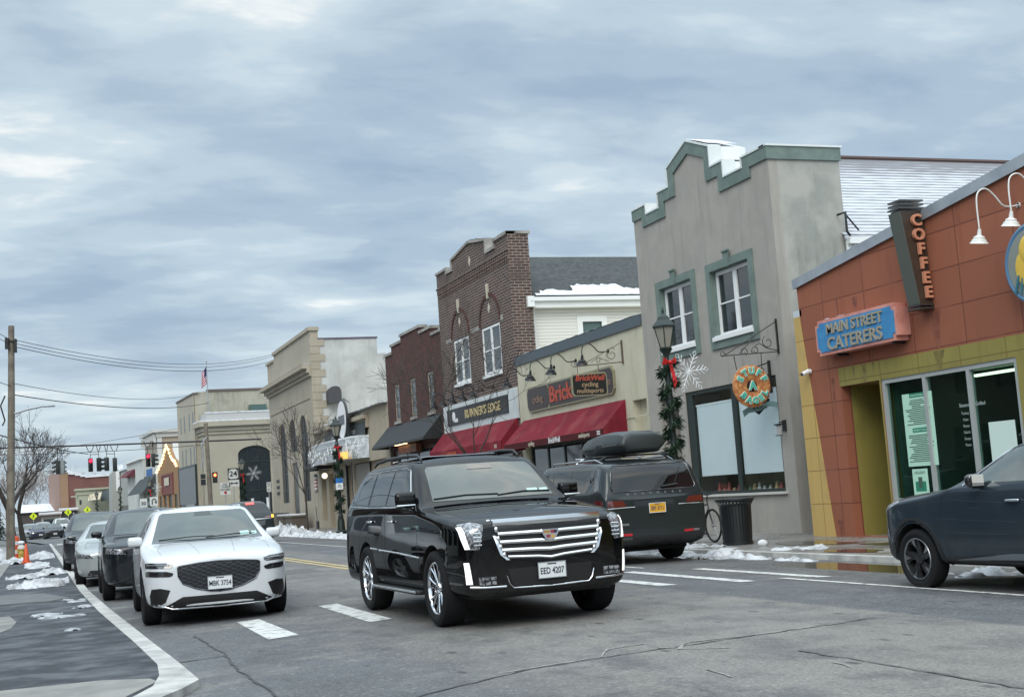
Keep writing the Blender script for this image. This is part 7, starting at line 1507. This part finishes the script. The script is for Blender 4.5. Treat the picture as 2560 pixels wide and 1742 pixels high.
# litter bin
t = thing('litter_bin', (13.1, 23.0, .02), 'black slatted steel litter bin with a flared rim on the pavement', 'litter bin')
b = MB()
for k in range(32):
    a_ = 2*math.pi*k/32; ca, sa = math.cos(a_), math.sin(a_); tx = Vector((-sa, ca, 0))*.022; P0 = [Vector((13.1+r_*ca, 23.0+r_*sa, z)) for r_, z in ((.29, .06), (.31, .45), (.32, .78), (.38, .90))]
    b.add([p+s_ for p in P0 for s_ in (-tx, tx)], [(2*i, 2*i+1, 2*i+3, 2*i+2) for i in range(3)])
part(b, 'slats', BLACKM, t, 0)
part(MB().lathe([(.375, .88), (.395, .895), (.395, .925), (.375, .925), (.33, .87)], (13.1, 23, .0), 'z', 32, cap=False), 'rim', BLACKM, t, 40); part(MB().lathe([(.28, .03), (.28, .82), (.27, .82), (.27, .05)], (13.1, 23, 0), 'z', 24), 'liner', mat('bin_liner', (.01, .01, .012), .5), t, 40); part(MB().lathe([(.305, .03), (.305, .08), (.29, .08)], (13.1, 23, 0), 'z', 24), 'foot_ring', BLACKM, t, 40)
# bicycle
t = thing('bicycle', (13.35, 24.9, .02), 'black bicycle standing between the graphite estate and the litter bin', 'bicycle'); x = 13.32
for y in (24.35, 25.42):
    w = MB().lathe([(.335, -.02), (.355, 0), (.335, .02), (.31, .012), (.31, -.012), (.335, -.02)], (x, y, .375), 'x', 40, cap=False).build('wheel', TYRE, t, smooth=40); b = MB()
    for k in range(14): a_ = math.pi*2*k/14; b.tube([(x, y, .375), (x, y+.315*math.cos(a_), .375+.315*math.sin(a_))], .003, 3)
    b.lathe([(.03, -.04), (.03, .04)], (x, y, .375), 'x', 10); b.build('spokes', GREYM, w, smooth=0)
bb = (x, 24.93, .32); st = (x, 25.08, .78); hd = (x, 24.52, .82)
fr = part(MB().tube([bb, st], .016).tube([bb, (x, 24.5, .72)], .02).tube([st, hd], .018).tube([bb, (x, 25.42, .375)], .012).tube([st, (x, 25.42, .375)], .012).tube([(x, 24.54, .9), (x, 24.48, .66), (x, 24.35, .375)], .016), 'frame', BLACKM, t, 50)
part(MB().tube([(x, 24.54, .9), (x, 24.5, 1.02)], .014).tube([(x-.28, 24.62, 1.08), (x-.2, 24.52, 1.04), (x, 24.49, 1.02), (x+.2, 24.52, 1.04), (x+.28, 24.62, 1.08)], .013), 'handlebar', BLACKM, t, 50)
part(MB().tube([st, (x, 25.1, .95)], .013).rbox((x, 25.12, .97), (.14, .26, .05), .02, 2), 'saddle', BLACKM, t, 50); part(MB().tube([(x+.02, 24.93, .32), (x+.09, 24.85, .2)], .01).lathe([(.09, .0), (.09, .01)], (x+.02, 24.93, .32), 'x', 16).box(x+.06, 24.82, .18, x+.14, 24.9, .2), 'crank', BLACKM, t, 40)
# barrel, hydrant, cone
ORP = mat('traffic_orange', (.62, .085, .02), .5); REFW = mat('reflective_white', (.68, .68, .68), .4)
t = thing('traffic_barrel', (-.90, 58.6, .02), 'orange and white striped traffic barrel at the foot of the utility pole', 'traffic barrel'); c0 = (-.90, 58.6, .02)
part(MB().lathe([(.30, 0), (.30, .06), (.255, .07), (.25, .30), (.245, .56), (.235, .84), (.19, .93), (.10, .95)], c0, 'z', 28), 'drum', ORP, t, 40)
for z0_, z1_, r_ in ((.22, .37, .256), (.58, .73, .249)): part(MB().lathe([(r_, z0_), (r_-.002, z1_)], c0, 'z', 28, cap=False), 'stripe', REFW, t, 40)
part(MB().box(-.98, 58.57, .96, -.82, 58.63, 1.02), 'handle', ORP, t)
t = thing('fire_hydrant', (-.56, 54.6, .02), 'yellow fire hydrant capped with snow between the barrel and the cone', 'fire hydrant'); c0 = (-.56, 54.6, .02)
HY = mat('hydrant_yellow', (.45, .33, .07), .5); HW = mat('hydrant_white', (.55, .55, .52), .5)
part(MB().lathe([(.16, 0), (.16, .05), (.11, .06), (.105, .40), (.14, .42), (.14, .46)], c0, 'z', 18), 'barrel', HY, t, 40); part(MB().lathe([(.15, .46), (.15, .5), (.12, .58), (.05, .64), (.04, .70), (.0, .70)], c0, 'z', 18), 'bonnet', HW, t, 40)
for sg in (-1, 1): part(MB().lathe([(.055, .08), (.055, .16), (.035, .17)], (c0[0], 54.6, .40), 'x', 12, M=Matrix.Scale(sg, 3, (1, 0, 0))), 'hose_cap', HY, t, 40)
part(MB().lathe([(.07, -.1), (.07, -.17), (.03, -.18)], (c0[0], 54.6, .33), 'y', 12), 'pumper_cap', HY, t, 40); part(MB().sph((c0[0], 54.6, .72), .14, 12, (1, 1, .5)), 'snow_cap', SNOW, t, 60)
t = thing('traffic_cone', (-.36, 50.8, .02), 'slim orange traffic cone with white bands right of the hydrant', 'traffic cone'); c0 = (-.36, 50.8, .02)
part(MB().box(-.54, 50.62, .02, -.18, 50.98, .06), 'base', ORP, t); part(MB().lathe([(.12, .04), (.03, .70), (.02, .71)], c0, 'z', 18), 'cone', ORP, t, 40)
for z0_, z1_ in ((.33, .44), (.52, .60)): part(MB().lathe([(.124-.136*z0_, z0_), (.124-.136*z1_, z1_)], c0, 'z', 18, cap=False), 'stripe', REFW, t, 40)
# utility pole
WOOD = mat('weathered_wood', (.20, .175, .14), .9, col2=(.13, .11, .09), ns=3, streak=(.07, .06, .05), bump=.3, bs=30)
t = thing('utility_pole', (-.95, 56, .02), 'tall wooden utility pole at the left edge with a streetlight arm', 'utility pole')
part(MB().tube([(-.98, 56, 0), (-.90, 56, 3), (-.80, 56, 6), (-.72, 56, 9.46)], [.17, .155, .14, .12], 14), 'pole', WOOD, t, 50)
part(MB().box(-.98, 55.78, 8.5, -.84, 55.95, 8.95).box(-.62, 55.78, 8.35, -.52, 55.95, 8.9).tube([(-.95, 55.85, 8.85), (-.5, 55.85, 8.8)], .03), 'wire_bracket', BLACKM, t)
part(MB().tube([(-.72, 55.95, 5.87), (-.2, 55.9, 6.02), (.35, 55.85, 6.12)], .045).tube([(-.7, 55.95, 5.7), (-.4, 55.9, 5.93)], .02), 'lamp_arm', GREYM, t, 60)
part(MB().rbox((.62, 55.85, 6.12), (.5, .2, .07), .03, 2), 'lamp_head', GREYM, t, 60); part(MB().tube([(-1.02, 55.8, 6.6), (-1.2, 55.8, 6.2), (-1.05, 55.8, 5.6), (-1.15, 55.8, 5.4)], .03), 'cable_loop', BLACKM, t, 60)
t = thing('wooden_signal_pole', (12.72, 103, .02), 'wooden pole with pedestrian signals in front of the corner bank', 'utility pole')
part(MB().tube([(12.78, 103, 0), (12.62, 103, 8.3)], [.19, .15], 12), 'pole', WOOD, t, 50)
part(MB().tube([(12.62, 102.9, 7.2), (12.25, 102.9, 6.7), (12.3, 102.9, 5.8), (12.15, 102.9, 4.8)], .05), 'conduit', GREYM, t, 60)
part(MB().box(12.95, 102.7, 3.62, 13.3, 103, 3.99), 'lower_signal', BLACKM, t); u_ = part(MB().box(12.93, 102.7, 4.0, 13.32, 103, 4.45), 'pedestrian_signal', mat('signal_maroon', (.06, .012, .012), .5), t)
part(MB().sph((13.12, 102.68, 4.22), .10, 10, (1, .2, 1.2)), 'lit_hand', mat('signal_orange', (1, .2, .06), emit=4), u_, 60); part(MB().box(12.05, 102.7, 4.0, 12.4, 103, 4.35).box(12.05, 102.7, 3.5, 12.4, 103, 3.95), 'rear_signal', BLACKM, t)
# wires
def wire(label, a, b_, sag, r=.018, name='overhead_wire', n=24, group='overhead wires across the left of the street'):
    a, b_ = Vector(a), Vector(b_); pts = [a+(b_-a)*(i/n)-Vector((0, 0, sag*4*(i/n)*(1-i/n))) for i in range(n+1)]
    o = MB().tube([p for p in pts], r, 5).build(name, mat('wire_black', (.015, .014, .02), .7), smooth=60); recenter(o, tuple(a)); return tag(o, label, 'wire', group)
wire('highest thin wire from the utility pole top towards the arched bank', (-.75, 56, 8.92), (17.7, 101, 13.3), .9, .014)
wire('second thin wire close under the highest one towards the arched bank', (-.75, 56, 8.78), (17.7, 101, 13.15), .95, .014)
wire('third sagging wire ending lower on the arched bank', (-.6, 56, 8.6), (17.6, 100.2, 12.7), .9, .016)
wire('single wire from mid pole to the corner bank roof', (-.76, 56, 7.12), (15.3, 124, 12.7), .7, .014)
wire('thicker twisted wire below it crossing the corner bank', (-.77, 56, 6.66), (14.0, 112, 10.6), .5, .022)
wire('thin wire leaving the pole top to the left edge', (-.78, 56, 8.9), (-8, 12, 9.2), .3, .012); wire('second wire leaving the pole top to the left edge', (-.78, 56, 8.7), (-8, 12, 8.9), .3, .012)
wire('wire leaving the middle of the pole to the left edge', (-.8, 56, 7.0), (-8, 12, 7.0), .3, .014)
wire('thick black signal cable spanning the whole junction', (-8, 105, 7.4), (17.2, 105, 6.95), .05, .065)
wire('thinner signal cable hanging just under the thick one', (-8, 105.4, 7.05), (13, 105.4, 6.75), .25, .022)
wire('cable running from the left edge down to the middle signals', (-1.36, 60, 5.3), (3.9, 104.5, 6.45), .1, .03)
wire('faint far wire above the lights', (-12, 140, 8.4), (14, 138, 10.2), .5, .02)
# traffic lights
SIGM = mat('signal_black', (.012, .016, .014), .5); SIGG = mat('signal_grey', (.22, .24, .24), .5, dirt=(.08, .08, .08)); REDON = mat('signal_red_lit', (1, .012, .04), emit=5)
def signal(x, z, face, label, lit=False, back=None, y=104.9):
    t = thing('traffic_light', (x, y, z+.5), label, 'traffic light', 'traffic lights hung over the junction', rz=R(face)); ORG[t.name] = (0, 0, 0)
    ob = MB().rbox((0, 0, -.5), (.33, .26, 1.04), .03, 2).build('housing', back or SIGM, t, smooth=40)
    for k in range(3):
        zc = -.18-k*.33; vs = []
        for i in range(9):
            a_ = math.pi*(-.08+1.16*i/8); vs += [(.15*math.cos(a_), -.13, zc+.15*math.sin(a_)), (.14*math.cos(a_), -.40, zc+.14*math.sin(a_)-.03)]
        MB().add(vs, [(2*i, 2*i+2, 2*i+3, 2*i+1) for i in range(8)]).build('visor', SIGM, ob, smooth=60)
        MB().lathe([(0, -.14), (.135, -.14), (.135, -.131)], (0, 0, zc), 'y', 16, cap=False).build('lens', REDON if (lit and k == 0) else mat('dark_lens', (.02, .02, .018), .2), ob, smooth=0)
    MB().tube([(0, 0, .02), (0, 0, .55)], .022).tube([(-.28, 0, .98), (-.12, 0, .55), (.12, 0, .55), (.28, 0, .98)], .028).build('hanger', SIGM, t, smooth=60)
    return t
signal(1.68, 5.58, -85, 'traffic light seen from its side, furthest left, lenses turned left'); signal(2.02, 5.58, 150, 'grey-backed traffic light, second from the left', back=SIGG)
signal(4.06, 5.62, 4, 'lit red traffic light left of the dark middle pair', lit=True); signal(4.68, 5.62, 118, 'left one of the dark middle pair of traffic lights'); signal(5.25, 5.62, -118, 'right one of the dark middle pair of traffic lights')
signal(5.85, 5.55, 178, 'dark traffic light seen from behind, right of the middle pair'); signal(8.33, 5.75, 4, 'lit red traffic light in front of the beige corniced building', lit=True); signal(8.72, 5.72, 92, 'rightmost traffic light, its visors pointing right')
MB_ = MB().tube([(4.06, 104.9, 6.42), (4.68, 104.9, 6.42)], .025).tube([(5.25, 104.9, 6.42), (5.85, 104.9, 6.38)], .025); o = MB_.build('signal_bar', SIGM, smooth=0); recenter(o, (4.9, 104.9, 6.4)); tag(o, 'short black hanger bars above the middle traffic lights', 'bracket')
# signs
SIGNW = mat('sign_white', (.55, .56, .54), .5); SIGNK = mat('sign_black', (.008, .008, .01), .5)
def post_sign(name, x, y, z0, z1, w_, label, draw, m=SIGNW, post=True, outl=None):
    t = thing(name, (x, y, .02), label, 'sign'); part(MB().plate(outl or rect(x-w_/2, z0, x+w_/2, z1), [], 'y', y-.01, y+.01), 'sign_board', m, t)
    if post: part(MB().box(x-.03, y+.012, .02, x+.03, y+.05, z1), 'post', GREYM, t)
    for nm, b, mm in draw: part(b, nm, mm, t)
    return t
x, y = 12.72, 90
post_sign('route_sign', x, y, 3.48, 4.26, .74, 'white route 24 shield on black above a double arrow plate', [('shield', MB().plate([(x-.33, 3.62), (x-.28, 4.12), (x-.15, 4.2), (x+.15, 4.2), (x+.28, 4.12), (x+.33, 3.62), (x+.18, 3.54), (x-.18, 3.54)], [], 'y', y-.016, y-.011), SIGNW), ('numerals', MB().text('24', .5, MC(x, y-.02, 3.87), .003, .012, sx=1.05), SIGNK),
    ('arrow_plate', MB().box(x-.3, y-.01, 3.02, x+.38, y+.01, 3.44), SIGNW), ('arrow', MB().box(x-.12, y-.018, 3.21, x+.2, y-.012, 3.27).add([(x-.24, y-.018, 3.24), (x-.10, y-.018, 3.34), (x-.10, y-.018, 3.14)], [(0, 1, 2)]).add([(x+.32, y-.018, 3.24), (x+.18, y-.018, 3.34), (x+.18, y-.018, 3.14)], [(0, 1, 2)]), SIGNK)], m=SIGNK)
x = 12.15
post_sign('no_turn_sign', x, y, 2.5, 3.33, .68, 'white NO TURN ON RED sign with a red dot', [('lettering', MB().text('NO', .2, MC(x, y-.02, 3.20), .003, .004).text('TURN', .2, MC(x, y-.02, 3.02), .003, .004).text('ON RED', .18, MC(x, y-.02, 2.84), .003, .004), mat('ink', (.05, .06, .06), .6)), ('red_dot', MB().lathe([(0, -.02), (.1, -.02)], (x, y, 2.65), 'y', 16, cap=False), mat('dot_red', (.35, .01, .02), .5))])
x = 15.1; post_sign('parking_rules_sign', x, 90, 2.5, 3.17, .3, 'narrow white notice at the left corner of the arched bank', [('lettering', MB().text('NO', .13, MC(x, 89.98, 3.05), .003, .002).text('PARKING', .06, MC(x, 89.98, 2.9), .003).box(x-.1, 89.98, 2.7, x+.1, 89.985, 2.72).box(x-.1, 89.98, 2.6, x+.1, 89.985, 2.62), mat('ink', (.05, .06, .06), .6))])
YS_ = mat('fluorescent_yellow', (.62, .75, .02), .5, emit=0)
for i, (x, y, z, lb) in enumerate([(-.22, 148, 2.28, 'yellow pedestrian crossing diamond furthest left beside the street tree'), (3.30, 149, 2.47, 'yellow pedestrian crossing diamond, the middle one of three'), (5.32, 150, 2.58, 'yellow pedestrian crossing diamond, the right one of three')]):
    t = thing('crossing_sign', (x, y, .02), lb, 'sign', 'yellow crossing diamonds'); part(MB().plate([(x-.40, z), (x, z-.40), (x+.40, z), (x, z+.40)], [], 'y', y-.01, y+.01), 'sign_board', YS_, t); part(MB().box(x-.03, y+.012, .02, x+.03, y+.04, z), 'post', GREYM, t)
    part(MB().sph((x, y-.02, z+.17), .045, 8, (1, .1, 1)).tube([(x, y-.02, z+.12), (x, y-.02, z-.02)], .03, 4).tube([(x, y-.02, z), (x-.1, y-.02, z-.2)], .022, 4).tube([(x, y-.02, z), (x+.1, y-.02, z-.2)], .022, 4).tube([(x-.1, y-.02, z), (x, y-.02, z+.1), (x+.1, y-.02, z+.02)], .018, 4), 'walking_figure', SIGNK, t)
x, y = 9.75, 120
t = post_sign('no_u_turn_sign', x+.15, y, 2.3, 3.1, .72, 'white sign with a black U-turn arrow under the distant lamp', [('arrow', MB().tube([(x, y-.02, 2.45), (x, y-.02, 2.8), (x+.1, y-.02, 2.92), (x+.25, y-.02, 2.9), (x+.32, y-.02, 2.78), (x+.32, y-.02, 2.6)], .04, 4).add([(x+.2, y-.02, 2.65), (x+.44, y-.02, 2.65), (x+.32, y-.02, 2.48)], [(0, 1, 2)]), SIGNK)])
x = 9.0; post_sign('speed_sign', x, y, 2.25, 3.0, .6, 'white speed limit sign reading 30 left of the U-turn sign', [('numerals', MB().text('30', .42, MC(x, y-.02, 2.55), .003, .01), SIGNK)])
t = thing('snow_shovel', (15.2, 74.6, .02), 'black snow shovel standing upright beside the barber shop door', 'shovel'); part(MB().tube([(15.2, 74.6, .4), (15.22, 74.9, 1.25)], .02), 'handle', BLACKM, t); part(MB().rbox((15.2, 74.55, .24), (.1, .5, .45), .04, 2), 'blade', BLACKM, t)
# bare trees
BARK = mat('bark', (.06, .05, .043), .9, col2=(.035, .03, .028), ns=6, bump=.4, bs=20)
def tree(loc, label, h, r0, seed, splits, lean=(0, 0), spread=.5, depth=6, first=.35, group=None, col=None, twr=.004, cat='tree', ups=.25, n0=3, name='bare_tree'):
    rn = random.Random(seed); t = thing(name, (loc[0], loc[1], .0), label, cat, group); tr = MB(); tw = MB(); tot = [0]
    def grow(p, d, ln, r, lv):
        pts = [p]; rr = [r]; q = d.normalized(); n = 4 if lv < 3 else 3
        for k in range(n):
            q = (q+Vector((rn.gauss(0, 1), rn.gauss(0, 1), rn.gauss(0, .7)))*(.13 if lv else .04)+Vector((0, 0, ups*.15 if lv else 0))).normalized(); pts.append(pts[-1]+q*ln/n); rr.append(r*(1-.38*(k+1)/n))
        (tr if lv <= 2 else tw).tube(pts, [max(x_, twr) for x_ in rr], 8 if lv < 2 else (5 if lv < 4 else 3), cap=False)
        if lv >= depth: return
        m_ = n0 if lv == 0 else rn.choice((2, 3, 3) if lv < depth-1 else (2, 3))
        for i in range(m_):
            a_ = 2*math.pi*(i/m_)+rn.uniform(-.6, .6); ax = q.orthogonal().normalized(); ax.rotate(Matrix.Rotation(a_, 3, q)); an = spread*rn.uniform(.55, 1.35)*(1.0 if lv else .8)
            nd = (q*math.cos(an)+ax*math.sin(an)); st_ = pts[-1] if (i < 2 or lv == 0) else pts[rn.randint(max(1, n-2), n-1)]
            grow(st_, nd, ln*rn.uniform(.62, .88) if lv else h*.26*rn.uniform(.9, 1.15), rr[-1]*(.72 if i else .85), lv+1)
    grow(Vector((loc[0], loc[1], 0)), Vector((lean[0], lean[1], 1)), h*first, r0, 0)
    part(tr, 'trunk', col or BARK, t, 60); part(tw, 'branches', col or BARK, t, 0); return t
tree((-1.12, 75), 'large bare street tree with dark forking limbs behind the utility pole', 5.6, .25, 11, 3, (-.04, 0), .42, 7, .38, twr=.008, n0=3)
tree((-.62, 77), 'second slimmer dark trunk beside the large bare street tree', 5.8, .18, 5, 2, (-.02, 0), .45, 6, .34, twr=.008)
tree((13.7, 70), 'small bare street tree before the arched bank with snow at its foot', 5.8, .075, 21, 3, (.0, 0), .45, 6, .33, twr=.008, n0=4)
tree((12.9, 38), 'small bare tree whose twigs cross the black signboard and red awnings', 5.3, .06, 34, 3, (0, 0), .5, 6, .38, twr=.006, n0=4)
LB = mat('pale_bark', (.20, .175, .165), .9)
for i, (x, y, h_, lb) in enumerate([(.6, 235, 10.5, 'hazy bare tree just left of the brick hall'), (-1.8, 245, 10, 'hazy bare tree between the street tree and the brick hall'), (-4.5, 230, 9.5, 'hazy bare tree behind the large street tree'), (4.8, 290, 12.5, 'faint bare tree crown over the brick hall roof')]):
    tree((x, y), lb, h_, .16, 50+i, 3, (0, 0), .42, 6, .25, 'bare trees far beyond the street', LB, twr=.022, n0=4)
def shrub(x, y, w_, h_, seed, label, col):
    rn = random.Random(seed); t = thing('evergreen', (x, y, 0), label, 'tree', 'dark evergreens at the far left'); b = MB()
    for i in range(2600):
        q = rn.random()**.8; z = .3+h_*q; r_ = w_*(1-q*.85)*math.sqrt(rn.random()); a_ = rn.uniform(0, 6.283); c = Vector((x+r_*math.cos(a_), y+r_*math.sin(a_), z)); d = Vector((rn.gauss(0, 1), rn.gauss(0, 1), rn.gauss(0, .6))).normalized()*.22; e = Vector((rn.gauss(0, 1), rn.gauss(0, 1), rn.gauss(0, 1))).normalized()*.09
        b.add([c-e, c+e, c+d], [(0, 1, 2)])
    part(b, 'crown', col, t); part(MB().tube([(x, y, 0), (x, y, h_)], [.15, .03], 6), 'trunk', BARK, t)
EVG = mat('evergreen_dark', (.018, .03, .022), .9, col2=(.04, .06, .04), ns=3)
shrub(-3.6, 125, 1.2, 4.2, 1, 'dark evergreen at the left edge, the nearer one', EVG); shrub(-4.6, 140, 1.5, 5.0, 2, 'dark evergreen at the left edge, the taller further one', EVG)
# ---------- the other side of the street, left of the view ----------
def opp(y0, y1, h_, col, label, x=-9):
    t = thing('opposite_shop', (x, (y0+y1)/2, .02), label, 'building'); part(MB().plate([(y0, 0), (y0, h_), (y1, h_), (y1, 0)], [rect(y0+.8+k*(y1-y0-1)/3, .6, y0+.8+(k+.75)*(y1-y0-1)/3, 2.9) for k in range(3)]+([rect(y0+1+k*(y1-y0-1)/4, 4.4, y0+1+(k+.45)*(y1-y0-1)/4, 6.1) for k in range(4)] if h_ > 6.5 else []), 'x', x-.3, x), 'wall', col, t)
    part(MB().box(x-9, y0, 0, x-.31, y1, h_-.3), 'rear_block', col, t); part(MB().box(x-.2, y0+.5, .5, x-.15, y1-.5, 6.2 if h_ > 6.5 else 3), 'windows_glass', GLASS, t); part(MB().box(x-.4, y0-.05, h_, x+.2, y1+.05, h_+.25), 'cornice', COPE, t)
for a_ in [(-22, -10, 7.2, BRK2, 'red brick shop block left of the view behind the camera'), (-9.8, 1, 5.2, TAN, 'tan shop left of the view near the driveway'), (16, 27, 7.6, BRK2, 'red brick block left of the view opposite the grey shop'), (27.2, 38, 5.4, PW, 'pale single-storey shop left of the view'), (38.2, 50, 7.8, BRK1, 'brown brick block left of the view opposite its twin'), (50.2, 66, 9.5, BRK2, 'tall red brick block left of the view past the utility pole'), (66.2, 88, 8.2, BRK1, 'long brown brick block left of the view near the lights')]: opp(*a_)
